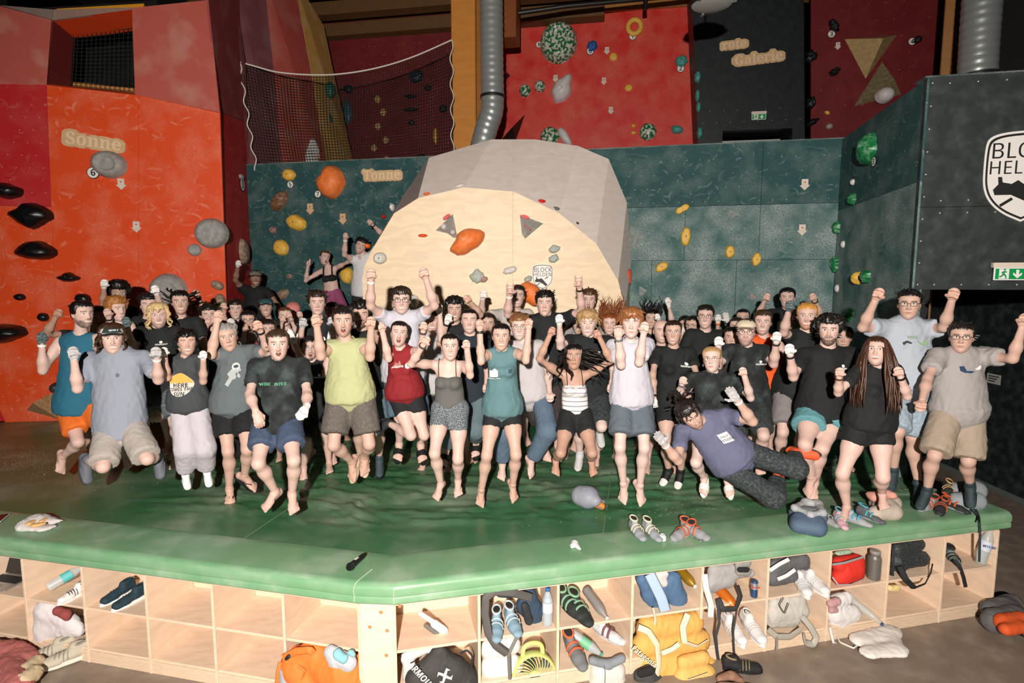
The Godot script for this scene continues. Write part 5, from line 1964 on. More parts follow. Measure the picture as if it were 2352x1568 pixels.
func tufts(g: Geo, t: Transform3D, n: int, ln: float, w: float, hf: float, rng: RandomNumberGenerator, curl: float, up: float, wide: float) -> void:
	for i in n:
		var l := rng.randf() * TAU
		var y := rng.randf_range(0.03 if cos(l) < 0.3 else hf, 0.112)
		if cos(l) < -0.2:
			y = rng.randf_range(-0.05, 0.11)
		var p := skull(l, y)
		p.x *= wide
		var dn := Vector3(p.x, p.y * 0.9, p.z).normalized()
		var side := dn.cross(Vector3.UP).normalized() * rng.randfn() * 0.7
		lock_(g, t * (p * 1.06), (t.basis * (dn * 0.5 + side + Vector3(0, up, 0))).normalized(), (t.basis * Vector3(side.x * 0.5, -0.5 + up, side.z * 0.5)), ln * rng.randf_range(0.6, 1.2), w, rng, curl, 4)

func lock_(g: Geo, p: Vector3, d: Vector3, grav: Vector3, ln: float, w: float, rng: RandomNumberGenerator, curl := 0.0, n := 8) -> void:
	var pts := []
	var rad := []
	var ph := rng.randf() * TAU
	for i in n + 1:
		var u := float(i) / n
		pts.append(p + Vector3(cos(ph + u * 9.0), 0, sin(ph + u * 9.0)) * curl * u)
		rad.append(w * (0.55 + 0.6 * sin(PI * minf(u + 0.15, 1.0))) * (1.0 if i < n else 0.2))
		d = (d + grav * 0.35 + Vector3(rng.randfn(), rng.randfn(), rng.randfn()) * 0.05).normalized()
		p += d * ln / n
	g.tube(pts, rad, 5, true, 0.55)

func glasses(g: Geo, t: Transform3D, round_: bool) -> void:
	for sd in [-1.0, 1.0]:
		var pts := []
		for k in 21:
			var a := TAU * k / 20
			var cx := cos(a)
			var sy := sin(a)
			var f := 1.0 if round_ else 1.0 / pow(pow(absf(cx), 4.0) + pow(absf(sy), 4.0), 0.25)
			pts.append(t * Vector3(sd * 0.033 + cx * f * (0.022 if round_ else 0.0235), 0.008 + sy * f * (0.021 if round_ else 0.0155), 0.1 - 0.12 * pow(absf(sd * 0.033 + cx * 0.02), 2.0) * 30.0 * 0.12))
		g.tube(pts, [0.0017], 5, false)
		g.tube([t * Vector3(sd * 0.057, 0.014, 0.094), t * Vector3(sd * 0.074, 0.014, 0.06), t * Vector3(sd * 0.078, 0.012, -0.005)], [0.0016], 5)
	g.tube([t * Vector3(-0.011, 0.012, 0.1), t * Vector3(0, 0.015, 0.103), t * Vector3(0.011, 0.012, 0.1)], [0.0017], 5)

# evens out the steps that the grid leaves
func relax(g: Geo, times: int) -> void:
	for it in times:
		var s := PackedVector3Array()
		s.resize(g.V.size())
		var n := PackedInt32Array()
		n.resize(g.V.size())
		for i in range(0, g.I.size(), 3):
			var a := g.I[i]
			var b := g.I[i + 1]
			var c := g.I[i + 2]
			s[a] += g.V[b] + g.V[c]; s[b] += g.V[c] + g.V[a]; s[c] += g.V[a] + g.V[b]
			n[a] += 2; n[b] += 2; n[c] += 2
		for i in g.V.size():
			if n[i] > 0:
				g.V[i] = g.V[i].lerp(s[i] / n[i], 0.55)

func wrinkle(g: Geo, amp: float, sd: float) -> void:
	for i in g.V.size():
		var p := g.V[i]
		var n := g.N[i]
		var w := fn.get_noise_3d(p.x * 300.0 + sd, p.y * 420.0 + 200.0 * fn.get_noise_2d(p.x * 160.0, p.z * 160.0), p.z * 300.0) + 0.6 * fn.get_noise_3d(p.x * 700.0 + sd, p.y * 800.0, p.z * 700.0)
		g.V[i] = p + n * amp * w
	# bend the normals to match
	for i in g.V.size():
		g.N[i] = Vector3.ZERO
	for i in range(0, g.I.size(), 3):
		var a := g.I[i]
		var b := g.I[i + 1]
		var c := g.I[i + 2]
		var n := (g.V[c] - g.V[a]).cross(g.V[b] - g.V[a])
		g.N[a] += n; g.N[b] += n; g.N[c] += n
	for i in g.V.size():
		g.N[i] = g.N[i].normalized()

func band(g: Geo, e: Vector3, w: Vector3, r: float, off: float, wid: float) -> void:
	var d := (w - e).normalized()
	var c := w - d * off
	g.tube([c - d * wid * 0.5, c - d * wid * 0.35, c + d * wid * 0.35, c + d * wid * 0.5], [r * 0.98, r * 1.06, r * 1.06, r * 0.98], 12, false)

# Builds one person's shapes; runs in a worker thread. Returns [[name, Geo, material key, parent part], ...]
func person_parts(s: Dictionary) -> Array:
	var out := []
	var d: float = s.d
	var h: float = s.get("h", 1.72)
	var k := h / 1.75
	var lod: int = s.get("lod", 0 if d < 5.5 else (1 if d < 6.7 else 2))
	var cell: float = [0.0155, 0.021, 0.028][lod]
	var low := "" if lod == 0 else "_low"
	var female: bool = s.get("f", false)
	var bu: float = s.get("bu", 0.94 if female else 1.0)     # build
	var skin: Color = SKIN[s.get("sk", 0)]
	var rng := RandomNumberGenerator.new()
	rng.seed = s.id * 77 + 5
	# joints
	var H := at(s.hd[0], s.hd[1], d - s.get("hz", 0.05))
	var SA: Vector3
	var SB: Vector3
	var tw: float = s.get("tw", 0.0)
	if s.has("sh"):
		SA = at(s.sh[0], s.sh[1], d - tw)
		SB = at(s.sh[2], s.sh[3], d + tw)
	else:
		SA = H + Vector3(-0.175 * k * bu, -0.225 * k, -0.05)
		SB = H + Vector3(0.175 * k * bu, -0.225 * k, -0.05)
	var HA: Vector3
	var HB: Vector3
	var SC := (SA + SB) * 0.5
	if s.has("hp"):
		HA = at(s.hp[0], s.hp[1], d + s.get("hd_", 0.0) - tw * 0.5)
		HB = at(s.hp[2], s.hp[3], d + s.get("hd_", 0.0) + tw * 0.5)
	else:
		HA = SC + Vector3(-0.088 * k * bu, -0.49 * k, -0.02)
		HB = SC + Vector3(0.088 * k * bu, -0.49 * k, -0.02)
	var HC := (HA + HB) * 0.5
	var hh := (HB - HA).length() * 0.5
	var hmax: float = (0.08 if female else 0.092) * k * bu * s.get("hips", 1.0)
	if hh > hmax:
		HA = HC + (HA - HC) * (hmax / hh)
		HB = HC + (HB - HC) * (hmax / hh)
		hh = hmax
	var U := (SC - HC).normalized()
	var X := (SB - SA).normalized()
	var Fr := X.cross(U).normalized()
	var L1 := 0.172 * h
	var L2 := 0.148 * h
	var EA: Vector3
	var WA: Vector3
	var EB: Vector3
	var WB: Vector3
	var an: bool = s.get("an", true)
	if s.has("A"):
		EA = reach(SA, s.A[0], s.A[1], L1, s.get("ean", true))
		WA = reach(EA, s.A[2], s.A[3], L2, an)
	else:
		EA = SA + Vector3(-0.1, -0.27, 0.03) * k
		WA = EA + Vector3(0.03, -0.23, 0.1) * k
	if s.has("B"):
		EB = reach(SB, s.B[0], s.B[1], L1, s.get("ebn", true))
		WB = reach(EB, s.B[2], s.B[3], L2, an)
	else:
		EB = SB + Vector3(0.1, -0.27, 0.03) * k
		WB = EB + Vector3(-0.03, -0.23, 0.1) * k
	var T1 := 0.243 * h
	var T2 := 0.238 * h
	var knees := []
	var ankles := []
	var toes := []
	for q in [["L", HA, -1.0], ["R", HB, 1.0]]:
		var kn: Vector3
		var ak: Vector3
		var to: Vector3
		if s.has(q[0]):
			var a: Array = s[q[0]]
			kn = reach(q[1], a[0], a[1], T1, true)
			ak = reach(kn, a[2], a[3], T2, false)
			if a.size() > 4:
				to = reach(ak, a[4], a[5], 0.15 * k, true) - ak
			else:
				to = Vector3(q[2] * 0.25, -0.45, 0.85)
		else:
			var jig := rng.randf_range(-0.03, 0.05)
			kn = q[1] + Vector3(q[2] * 0.03, -0.242 * h, 0.09 + jig)
			ak = kn + Vector3(q[2] * 0.0, -0.232 * h, -0.09)
			to = Vector3(q[2] * 0.3, -0.35, 0.9)
			if s.get("feet_down", true) and ak.y < MAT + 0.085:
				ak.y = MAT + 0.085
				kn.y = maxf(kn.y, MAT + 0.085 + 0.2 * h)
				to = Vector3(q[2] * 0.3, -0.02, 1.0)
		if not s.has(q[0]) and ak.y > MAT + 0.085 and ak.y < MAT + 0.14:
			ak.y = MAT + 0.085
		knees.append(kn); ankles.append(ak); toes.append(to.normalized())
	var wS := (SB - SA).length() * 0.5
	var cr := maxf(wS * 0.79, (0.118 if female else 0.13) * k * bu)
	var WA0 := SC.lerp(HC, 0.62)
	var wr: float = 0.118 * k * bu * s.get("waist", 1.0)
	var hr: float = maxf((0.135 if female else 0.125) * k * bu * s.get("hips", 1.0), hh + 0.05 * k)
	var e := 1.5
	# --- body ---
	var b := []
	var chest := SC - U * 0.07 * k
	b.append(Bone.new(chest, WA0, cr * 0.98, wr, e, Fr))
	b.append(Bone.new(WA0, HC, wr, hr, 1.45, Fr))
	b.append(Bone.new(SC - X * wS * 0.62 - U * 0.012, SC + X * wS * 0.62 - U * 0.012, 0.052 * k, 0.052 * k))
	b.append(Bone.new(SC - U * 0.02, H - (H - SC).normalized() * 0.02, 0.053 * k * bu, 0.05 * k * bu))
	b.append(Bone.new(HA, HB, 0.078 * k * bu, 0.078 * k * bu, 1.1, Fr))
	if female and lod < 2:
		for sd in [-1.0, 1.0]:
			b.append(Bone.new(SC - U * 0.155 * k + X * sd * wS * 0.42 + Fr * 0.07 * k, SC - U * 0.16 * k + X * sd * wS * 0.4 + Fr * 0.085 * k, 0.05 * k, 0.045 * k))
	var arm: float = 0.042 * k * (0.84 if female else 1.0) * s.get("armr", 1.0)
	for q in [[SA, EA, WA], [SB, EB, WB]]:
		b.append(Bone.new(q[0], q[0].lerp(q[1], 0.4), arm * 1.12, arm * 1.05))
		b.append(Bone.new(q[0].lerp(q[1], 0.3), q[1], arm * 1.05, arm * 0.76))
		b.append(Bone.new(q[1], q[1].lerp(q[2], 0.35), arm * 0.76, arm * 0.9))
		b.append(Bone.new(q[1].lerp(q[2], 0.35), q[2], arm * 0.88, 0.0275 * k, 1.12, Fr))
	var leg: float = k * (1.0 + 0.6 * (bu - 1.0)) * s.get("legr", 1.0)
	for i in 2:
		var hip: Vector3 = [HA, HB][i]
		b.append(Bone.new(hip, hip.lerp(knees[i], 0.5), (0.086 if female else 0.081) * leg, 0.072 * leg))
		b.append(Bone.new(hip.lerp(knees[i], 0.45), knees[i], 0.072 * leg, 0.046 * leg))
		var back: Vector3 = -Fr * 0.016 * k
		b.append(Bone.new(knees[i], knees[i].lerp(ankles[i], 0.35) + back, 0.044 * leg, 0.048 * leg))
		b.append(Bone.new(knees[i].lerp(ankles[i], 0.33) + back, ankles[i], 0.049 * leg, 0.03 * leg))
	var body := Geo.new()
	body.col = skin
	body.add(Net.new().run(b, cell, 75.0), Transform3D())
	# --- head ---
	var fwd := (CAM - H).normalized()
	fwd = Vector3(fwd.x, fwd.y * 0.4, fwd.z).normalized()
	var hx := Vector3.UP.cross(fwd).normalized()
	var look := Basis(hx, fwd.cross(hx), fwd)
	var rt: Array = s.get("hr", [0, 0, 0])
	look = look * Basis(Vector3.UP, deg_to_rad(rt[0])) * Basis(Vector3.RIGHT, -deg_to_rad(rt[1])) * Basis(Vector3.BACK, deg_to_rad(rt[2]))
	var hs: float = s.get("hs", 1.0) * lerpf(1.0, k, 0.5) * (0.97 if female else 1.02)
	var HTf := Transform3D(look.scaled_local(Vector3.ONE * hs), H)
	head(body, HTf, s, skin, lod)
	# --- hands ---
	for q in [[EA, WA, "ha", "ga", -1.0], [EB, WB, "hb", "gb", 1.0]]:
		var kind: String = s.get(q[2], "fist")
		var y: Vector3 = (q[1] - q[0]).normalized()
		if s.has(q[2] + "d"):
			y = (CB * Vector3(s[q[2] + "d"][0], -s[q[2] + "d"][1], s[q[2] + "d"][2])).normalized()
		var toc: Vector3 = (CAM - q[1]).normalized()
		var z: Vector3 = (toc - y * toc.dot(y)).normalized()
		if s.get(q[2] + "b", false):
			z = -z
		var bs := Basis(y.cross(z), y, z)
		if q[4] > 0.0:
			bs = bs * Basis.from_scale(Vector3(-1, 1, 1))
		var sc := k * (0.84 if female else 0.95)
		var ht := Transform3D(bs.scaled_local(Vector3.ONE * sc), q[1] + y * 0.008)
		var glove: String = s.get(q[3], "")
		if glove:
			var gg := Geo.new()
			gg.add(HT[kind + low], ht)
			out.append(["hand_tape" if glove == "w" else "chalked_glove", gg, "tape" if glove == "w" else ("tape_grey" if glove == "g" else "glove_dark"), ""])
			body.col = skin
		else:
			body.col = skin * Color(1.0, 0.93, 0.9)
			body.add(HT[kind + low], ht)
	# --- feet ---
	var ft: String = s.get("ft", "bare")
	for i in 2:
		var up: Vector3 = (knees[i] - ankles[i]).normalized()
		var z: Vector3 = toes[i]
		var x := up.cross(z)
		if x.length() < 0.15:
			x = X
		x = x.normalized()
		z = (z - x * z.dot(x)).normalized()
		var bs := Basis(x, z.cross(x), z)
		if i == 0:
			bs = bs * Basis.from_scale(Vector3(1, 1, 1))
		else:
			bs = bs * Basis.from_scale(Vector3(-1, 1, 1))
		var fk := k * (0.92 if female else 1.0)
		var ftf := Transform3D(bs.scaled_local(Vector3.ONE * fk), ankles[i])
		if ft == "bare" or ft == "flip" or ft == "slide":
			body.col = skin * Color(1.0, 0.94, 0.92)
			body.add(HT["foot_bare" + low], ftf)
		else:
			var fg := Geo.new()
			fg.add(HT["foot_" + ("sock" if ft.begins_with("sock") else "shoe") + low], ftf)
			out.append(["sock" if ft.begins_with("sock") else "shoe", fg, "c:" + s.get("fc", "20252a") + ":0.7", ""])
			if ft == "socktip":
				var tg := Geo.new()
				tg.add(HT["foot_sock" + low], ftf)
				var keep := PackedInt32Array()
				for j in range(0, tg.I.size(), 3):
					if (ftf.affine_inverse() * tg.V[tg.I[j]]).z > 0.12:
						keep.append_array([tg.I[j], tg.I[j + 1], tg.I[j + 2]])
				tg.I = keep
				for j in tg.V.size():
					tg.V[j] += tg.N[j] * 0.003
				out.append(["toe_cap", tg, "c:d9d4d0:0.8", "sock"])
			elif ft == "shoe":
				var sg := Geo.new()
				var sole := PackedVector2Array()
				for a in 20:
					var an_ := TAU * a / 20
					var zz := 0.062 + sin(an_) * 0.132
					sole.append(Vector2(cos(an_) * (0.044 if zz > 0.06 else 0.038), zz))
				sg.prism(sole, 0.016, ftf * Transform3D(Basis(Vector3.RIGHT, PI / 2), Vector3(0, -0.094, 0)))
				out.append(["sole", sg, "c:" + s.get("soc", "d8d4cc") + ":0.6", "shoe"])
		if ft == "flip" or ft == "slide":
			var sg := Geo.new()
			var sole := PackedVector2Array()
			for a in 22:
				var an_ := TAU * a / 22
				var zz := 0.058 + sin(an_) * 0.132
				sole.append(Vector2(cos(an_) * (0.048 if zz > 0.06 else 0.036) , zz))
			sg.prism(sole, 0.018, ftf * Transform3D(Basis(Vector3.RIGHT, PI / 2), Vector3(0, -0.098, 0)))
			var key: String = "c:" + s.get("fc", "15171a") + ":0.6"
			out.append(["sandal_sole", sg, key, ""])
			sg = Geo.new()
			if ft == "flip":
				for sx in [-1.0, 1.0]:
					sg.tube([ftf * Vector3(0.012, -0.066, 0.135), ftf * Vector3(0.012 + sx * 0.014, -0.026, 0.095), ftf * Vector3(sx * 0.042, -0.05, 0.05), ftf * Vector3(sx * 0.045, -0.08, 0.03)], [0.005], 5)
			else:
				var P := []
				for a in 2:
					var row := []
					for j in 9:
						var an_ := PI * j / 8
						row.append(ftf * Vector3(cos(an_) * 0.05, -0.075 + sin(an_) * (0.062 - 0.012 * a), 0.06 + 0.06 * a))
					P.append(row)
				sg.sheet(P, false, true)
				for a in 2:
					P[a] = P[a].map(func(v): return v + ftf.basis.y * 0.004)
				sg.sheet(P, false)
			out.append(["sandal_strap", sg, key, "sandal_sole"])
	body.col = Color.WHITE
	out.push_front(["body", body, "skin", ""])
	# --- top ---
	var top: Array = s.get("top", ["tee", "14181b"])
	var kind: String = top[0]
	var o := 0.016
	if kind == "tight" or kind == "cami": o = 0.012
	if kind == "loose": o = 0.028
	var hem: float = s.get("hem", 0.1)
	var tb := []
	var hemP := HC - U * hem * k
	var bot: Array = s.get("bot", ["1b2024", 0.85, 0.02])
	var lo: float = bot[2]
	var hw_: float = maxf(hr + 0.004, hh + (0.086 if female else 0.081) * leg + 0.008 + minf(lo, 0.03) * 0.4) + o * 0.7 + 0.004
	var tr: float = wr + o
	if kind in ["tee", "loose", "tank"]:
		tr = maxf(tr, lerpf(cr + o, hw_, 0.5) * (0.93 if female else 1.0) * (0.95 if kind == "tank" else 1.0))
	if kind in ["cami", "crop"]:
		var t0 := SC - U * 0.115 * k
		var t1 := SC.lerp(HC, 0.46) if kind == "crop" else HC + U * 0.02
		tb.append(Bone.new(t0, WA0 if kind == "cami" else t1, cr * 0.96 + o, wr + o + (0.008 if kind == "crop" else 0.0), e, Fr, 3 if kind == "crop" else 1))
		if kind == "cami":
			tb.append(Bone.new(WA0, t1, wr + o, hr + o, 1.45, Fr, 2))
	else:
		tb.append(Bone.new(chest, WA0, cr + o, tr, e, Fr))
		tb.append(Bone.new(WA0, HC + U * 0.03, tr, hw_, 1.3, Fr))
		tb.append(Bone.new(HC + U * 0.04, hemP, hw_, hw_ * 1.0, 1.12, Fr, 2))
		var yw := 0.92 if kind in ["tee", "loose", "tight"] else 0.66
		tb.append(Bone.new(SC - X * wS * yw - U * 0.008, SC + X * wS * yw - U * 0.008, 0.056 * k + o * 0.6, 0.056 * k + o * 0.6))
	if female and lod < 2:
		for sd in [-1.0, 1.0]:
			tb.append(Bone.new(SC - U * 0.155 * k + X * sd * wS * 0.42 + Fr * 0.07 * k, SC - U * 0.16 * k + X * sd * wS * 0.4 + Fr * 0.085 * k, 0.05 * k + o * 0.7, 0.045 * k + o * 0.7))
	if kind in ["tee", "loose", "tight"]:
		var sl: float = top[2] if top.size() > 2 else 0.62
		for q in [[SA, EA], [SB, EB]]:
			var end: Vector3 = q[0].lerp(q[1], sl)
			tb.append(Bone.new(q[0], end, arm * 1.12 + o, arm * 1.02 + o * 1.25, 1.0, Fr, 2))
	var tg := Geo.new()
	tg.add(Net.new().run(tb, cell, 80.0), Transform3D())
	relax(tg, 2)
	wrinkle(tg, 0.0085 if kind in ["tee", "tank", "loose"] else 0.002, s.id * 31.0)
	var tname: String = {"tee": "t_shirt", "loose": "t_shirt", "tight": "t_shirt", "tank": "tank_top", "cami": "camisole", "crop": "sports_top"}[kind]
	out.append([tname, tg, s.get("tm", "c:" + top[1] + ":0.85"), ""])
	if not kind in ["cami", "crop"] and lod < 2:
		var ax := (H - SC).normalized()
		var sx := ax.cross(Fr).normalized()
		var fz := sx.cross(ax)
		var pts := []
		for j in 21:
			var a := TAU * j / 20
			pts.append(SC + ax * (0.05 * k - 0.02 * sin(a)) + (sx * cos(a) * 0.074 + fz * sin(a) * 0.07) * k * lerpf(1.0, bu, 0.5))
		var cg := Geo.new()
		cg.tube(pts, [0.009], 6, false)
		out.append(["collar", cg, s.get("tm", "c:" + top[1] + ":0.85"), tname])
	if kind in ["cami", "crop"]:
		for sd in [-1.0, 1.0]:
			var sg := Geo.new()
			var pts := []
			for j in 13:
				var u := j / 12.0
				var a := lerpf(0.15, PI - 0.15, u)
				pts.append(SC + X * sd * wS * (0.54 - 0.02 * sin(PI * u)) - U * (0.13 * k - sin(a) * 0.185 * k) + Fr * (cos(a) * 0.108 * k + 0.004))
			sg.tube(pts, [0.004 if kind == "cami" else 0.013], 5, true, 0.5, Fr)
			out.append(["strap", sg, s.get("tm", "c:" + top[1] + ":0.85") if not s.has("trim") else "c:" + s.trim + ":0.8", tname])
	# --- bottoms ---
	var bb := []
	bb.append(Bone.new(HC + U * 0.07 * k, HC - U * 0.02 * k, wr + 0.008 + lo * 0.2, hr + 0.006 + lo * 0.2, 1.45, Fr, 1))
	bb.append(Bone.new(HA, HB, 0.082 * k * bu + 0.006 + lo * 0.2, 0.082 * k * bu + 0.006 + lo * 0.2, 1.1, Fr))
	for i in 2:
		var hip: Vector3 = [HA, HB][i]
		var ln: float = bot[1]
		var r0: float = (0.086 if female else 0.081) * leg + 0.008 + lo * 0.4
		var kn: Vector3 = knees[i]
		if ln <= 1.0:
			bb.append(Bone.new(hip, hip.lerp(kn, ln), r0, lerpf(0.086, 0.056, ln) * leg + 0.011 + lo, 1.0, Fr, 2))
		else:
			bb.append(Bone.new(hip, kn, r0, 0.056 * leg + 0.012 + lo))
			bb.append(Bone.new(kn, kn.lerp(ankles[i], ln - 1.0), 0.056 * leg + 0.012 + lo, lerpf(0.056, 0.036, ln - 1.0) * leg + 0.014 + lo * 0.8, 1.0, Fr, 2))
	var bg := Geo.new()
	bg.add(Net.new().run(bb, cell, 80.0), Transform3D())
	relax(bg, 2)
	wrinkle(bg, 0.008 if lo > 0.01 else 0.0018, s.id * 57.0 + 9.0)
	out.append(["trousers" if bot[1] > 1.3 else "shorts", bg, s.get("bm", "c:" + bot[0] + ":0.85"), ""])
	# --- hair, cap, glasses ---
	var hst: String = s.get("hair", "short")
	var sd_: float = s.id * 13.0
	var hm := "h:" + (s.hc as Color).to_html(false)
	var W: float = s.get("hw", 1.0)
	var hg := Geo.new()
	# thickness, hairline in front, at the sides, in the neck, unevenness, its grain; tufts: count, length, width, curl, lift
	var styles := {
		"buzz": [0.003, 0.07, -0.005, -0.06, 0.001, 2.0, 0, 0, 0, 0, 0], "short": [0.012, 0.068, 0.0, -0.06, 0.006, 2.2, 34, 0.035, 0.007, 0.002, 0.2],
		"receding": [0.01, 0.088, 0.0, -0.06, 0.004, 2.2, 20, 0.03, 0.006, 0.0, 0.1], "fringe": [0.016, 0.056, 0.0, -0.065, 0.007, 2.4, 50, 0.05, 0.007, 0.003, -0.3],
		"mop": [0.026, 0.052, -0.01, -0.07, 0.012, 2.6, 110, 0.075, 0.009, 0.01, -0.35], "messy": [0.02, 0.062, 0.0, -0.065, 0.014, 3.0, 80, 0.06, 0.008, 0.008, 0.25], "curly": [0.028, 0.06, -0.02, -0.075, 0.02, 4.0, 110, 0.05, 0.01, 0.014, 0.2],
		"afro": [0.046, 0.055, -0.03, -0.085, 0.02, 4.5, 110, 0.04, 0.011, 0.014, 0.2], "mid": [0.02, 0.06, -0.04, -0.095, 0.01, 2.6, 60, 0.08, 0.008, 0.006, -0.4],
		"tied": [0.007, 0.072, 0.005, -0.055, 0.002, 1.6, 0, 0, 0, 0, 0], "long": [0.013, 0.068, -0.05, -0.1, 0.004, 2.0, 0, 0, 0, 0, 0]}
	if styles.has(hst):
		var q: Array = styles[hst]
		hair_cap(hg, HTf, q[0], q[1], q[2], q[3], q[4], q[5], lod, sd_, 0, W)
		if q[6] > 0 and lod < 2 and not s.has("cap"):
			tufts(hg, HTf, q[6] if lod == 0 else q[6] / 2, q[7] * hs, q[8], q[1] + 0.012, rng, q[9], q[10], W)
	var flow: Array = s.get("flow", [])    # [count, length, dx, dy, dz, width, curl]
	if flow.size():
		var gv := look * Vector3(flow[2], flow[3], flow[4]) if s.get("flowlocal", false) else Vector3(flow[2], flow[3], flow[4])
		for i in flow[0]:
			var l := rng.randf_range(1.0, TAU - 1.0)
			var y := rng.randf_range(-0.06, 0.09)
			if s.has("fl"):
				l = rng.randf_range(s.fl[0], s.fl[1]) * (1.0 if i % 2 == 0 else -1.0)
				y = rng.randf_range(0.0, 0.1)
			if s.get("tail", false):
				l = PI + rng.randfn() * 0.25
				y = rng.randf_range(-0.03, 0.05)
			var p := skull(l, y)
			var dir := ((look * Vector3(p.x, p.y * 0.3, p.z)).normalized() * 0.45 + gv).normalized()
			lock_(hg, HTf * (p * 1.08), dir, gv, flow[1] * rng.randf_range(0.7, 1.1), flow[5], rng, flow[6])
	if s.get("bun", false):
		for i in 14:
			var p := Vector3(rng.randfn() * 0.02, 0.085 + rng.randfn() * 0.02, -0.09 + rng.randfn() * 0.02)
			lock_(hg, HTf * p, look * Vector3(rng.randfn(), 0.8, rng.randfn()).normalized(), look * Vector3(rng.randfn(), rng.randfn(), -0.3), 0.12, 0.014, rng, 0.02)
	if hg.V.size():
		out.append(["hair", hg, hm, ""])
	if s.has("cap"):
		var cg := Geo.new()
		var cp := []
		for i in 13:
			var y := lerpf(0.05, 0.118, sin(PI / 2 * i / 12.0))
			var row := []
			for j in 32:
				var p := skull(TAU * j / 32, y)
				row.append(HTf * (Vector3(p.x * 1.16 * W, p.y * 1.06 + 0.004, p.z * 1.15)))
			cp.append(row)
		cg.sheet(cp, true)
		out.append(["cap_crown", cg, "c:" + s.cap[0] + ":0.8", ""])
		cg = Geo.new()
		cp = []
		for i in 4:
			var u := i / 3.0
			var row := []
			for j in 15:
				var l := lerpf(-1.05, 1.05, j / 14.0)
				var p := skull(l, 0.054)
				row.append(HTf * Vector3(p.x * 1.14, 0.058 - 0.008 * u - 0.018 * sin(l) * sin(l), p.z * 1.12 + 0.07 * u * cos(l * 1.2)))
			cp.append(row)
		cg.sheet(cp, false)
		for i in 4:
			cp[i] = cp[i].map(func(v): return v - look.y * 0.004)
		cg.sheet(cp, false, true)
		out.append(["cap_brim", cg, "c:" + s.cap[1] + ":0.8", ""])
		if s.cap.size() > 3:
			cg = Geo.new()
			cp = []
			for i in 7:
				var y := lerpf(0.05, 0.105, i / 6.0)
				var row := []
				for j in 13:
					var p := skull(lerpf(-0.85, 0.85, j / 12.0) * (1.0 - 0.3 * i / 6.0), y)
					row.append(HTf * (Vector3(p.x * 1.16, p.y * 1.06 + 0.004, p.z * 1.15) * 1.015))
				cp.append(row)
			cg.sheet(cp, false)
			out.append(["front_panel", cg, "c:" + s.cap[3] + ":0.8", "cap_crown"])
		if s.cap.size() > 2:
			var cb := Geo.new()
			var ct := txt(s.cap[2], 0.02, "Droid Sans")
			cb.add([ct.V, ct.N, ct.I], Transform3D(look, HTf * Vector3(0.012, 0.08, 0.105)))
			out.append(["cap_badge", cb, "c:e8e6e2:0.7", "cap_crown"])
	if s.has("gl"):
		var gg := Geo.new()
		glasses(gg, HTf, s.get("round", true))
		out.append(["glasses", gg, "c:" + s.gl + ":0.3", ""])
	if s.get("earring", false):
		var eg := Geo.new()
		for sx in [-1.0, 1.0]:
			var pts := []
			for j in 13:
				pts.append(HTf * Vector3(sx * 0.08, -0.05 + 0.014 * sin(TAU * j / 12), 0.014 * cos(TAU * j / 12)))
			eg.tube(pts, [0.0018], 4, false)
		out.append(["earrings", eg, "c:c9b27a:0.3", ""])
	# --- wristbands ---
	for q in [["wa", EA, WA], ["wb", EB, WB]]:
		if s.has(q[0]):
			var wg := Geo.new()
			band(wg, q[1], q[2], 0.032 * k, 0.012, 0.022)
			out.append(["wristband", wg, "c:" + s[q[0]] + ":0.5", ""])
	# --- prints on the chest ---
	if s.has("prints"):
		var bins := {}
		for v in tg.V:
			var r := v - SC
			var key := Vector2i(roundi(r.dot(X) / 0.02), roundi(r.dot(U) / 0.02))
			bins[key] = maxf(bins.get(key, -1.0), r.dot(Fr))
		for pr in s.prints:
			# [kind, u, v, size, colour, text or points]
			var pg := Geo.new()
			if pr[0] == "text":
				pg = txt(pr[5], pr[3], pr[6] if pr.size() > 6 else "Droid Sans")
				for j in pg.V.size():
					pg.V[j] += Vector3(pr[1], pr[2], 0)
			else:
				var po := PackedVector2Array()
				if pr[0] == "disc":
					po = round_poly(pr[3], pr[3] * (pr[5] if pr.size() > 5 else 1.0), 26)
				else:
					for q in pr[5]:
						po.append(Vector2(q[0], q[1]) * pr[3])
				for j in po.size():
					po[j] += Vector2(pr[1], pr[2])
				# a fine grid of small cells inside the outline, so that it follows the cloth
				var lo2 := po[0]
				var hi2 := po[0]
				for q in po:
					lo2 = lo2.min(q); hi2 = hi2.max(q)
				var st := maxf((hi2 - lo2).x / 8.0, 0.012)
				var yy := lo2.y
				while yy < hi2.y:
					var xx := lo2.x
					while xx < hi2.x:
						for piece in Geometry2D.intersect_polygons(po, rect(xx, yy, xx + st, yy + st)):
							var ti := Geometry2D.triangulate_polygon(piece)
							for j in range(0, ti.size(), 3):
								pg.tri(Vector3(piece[ti[j]].x, piece[ti[j]].y, 0), Vector3(piece[ti[j + 2]].x, piece[ti[j + 2]].y, 0), Vector3(piece[ti[j + 1]].x, piece[ti[j + 1]].y, 0))
						xx += st
					yy += st
			var lift: float = 0.009 + (pr[7] if pr.size() > 7 else 0.0)
			for j in pg.V.size():
				var v := pg.V[j]
				var fu := v.x / 0.02
				var fv := v.y / 0.02
				var iu := floori(fu)
				var iv := floori(fv)
				var acc := 0.0
				var wsum := 0.0
				for du in [0, 1]:
					for dv in [0, 1]:
						var kk := Vector2i(iu + du, iv + dv)
						if bins.has(kk):
							var w: float = (1.0 - absf(fu - kk.x)) * (1.0 - absf(fv - kk.y)) + 0.001
							acc += bins[kk] * w
							wsum += w
				var hgt := acc / wsum if wsum > 0.0 else 0.1
				pg.V[j] = SC + X * v.x + U * v.y + Fr * (hgt + lift)
				pg.N[j] = Fr
			out.append(["print", pg, "c:" + pr[4] + ":0.8", tname])
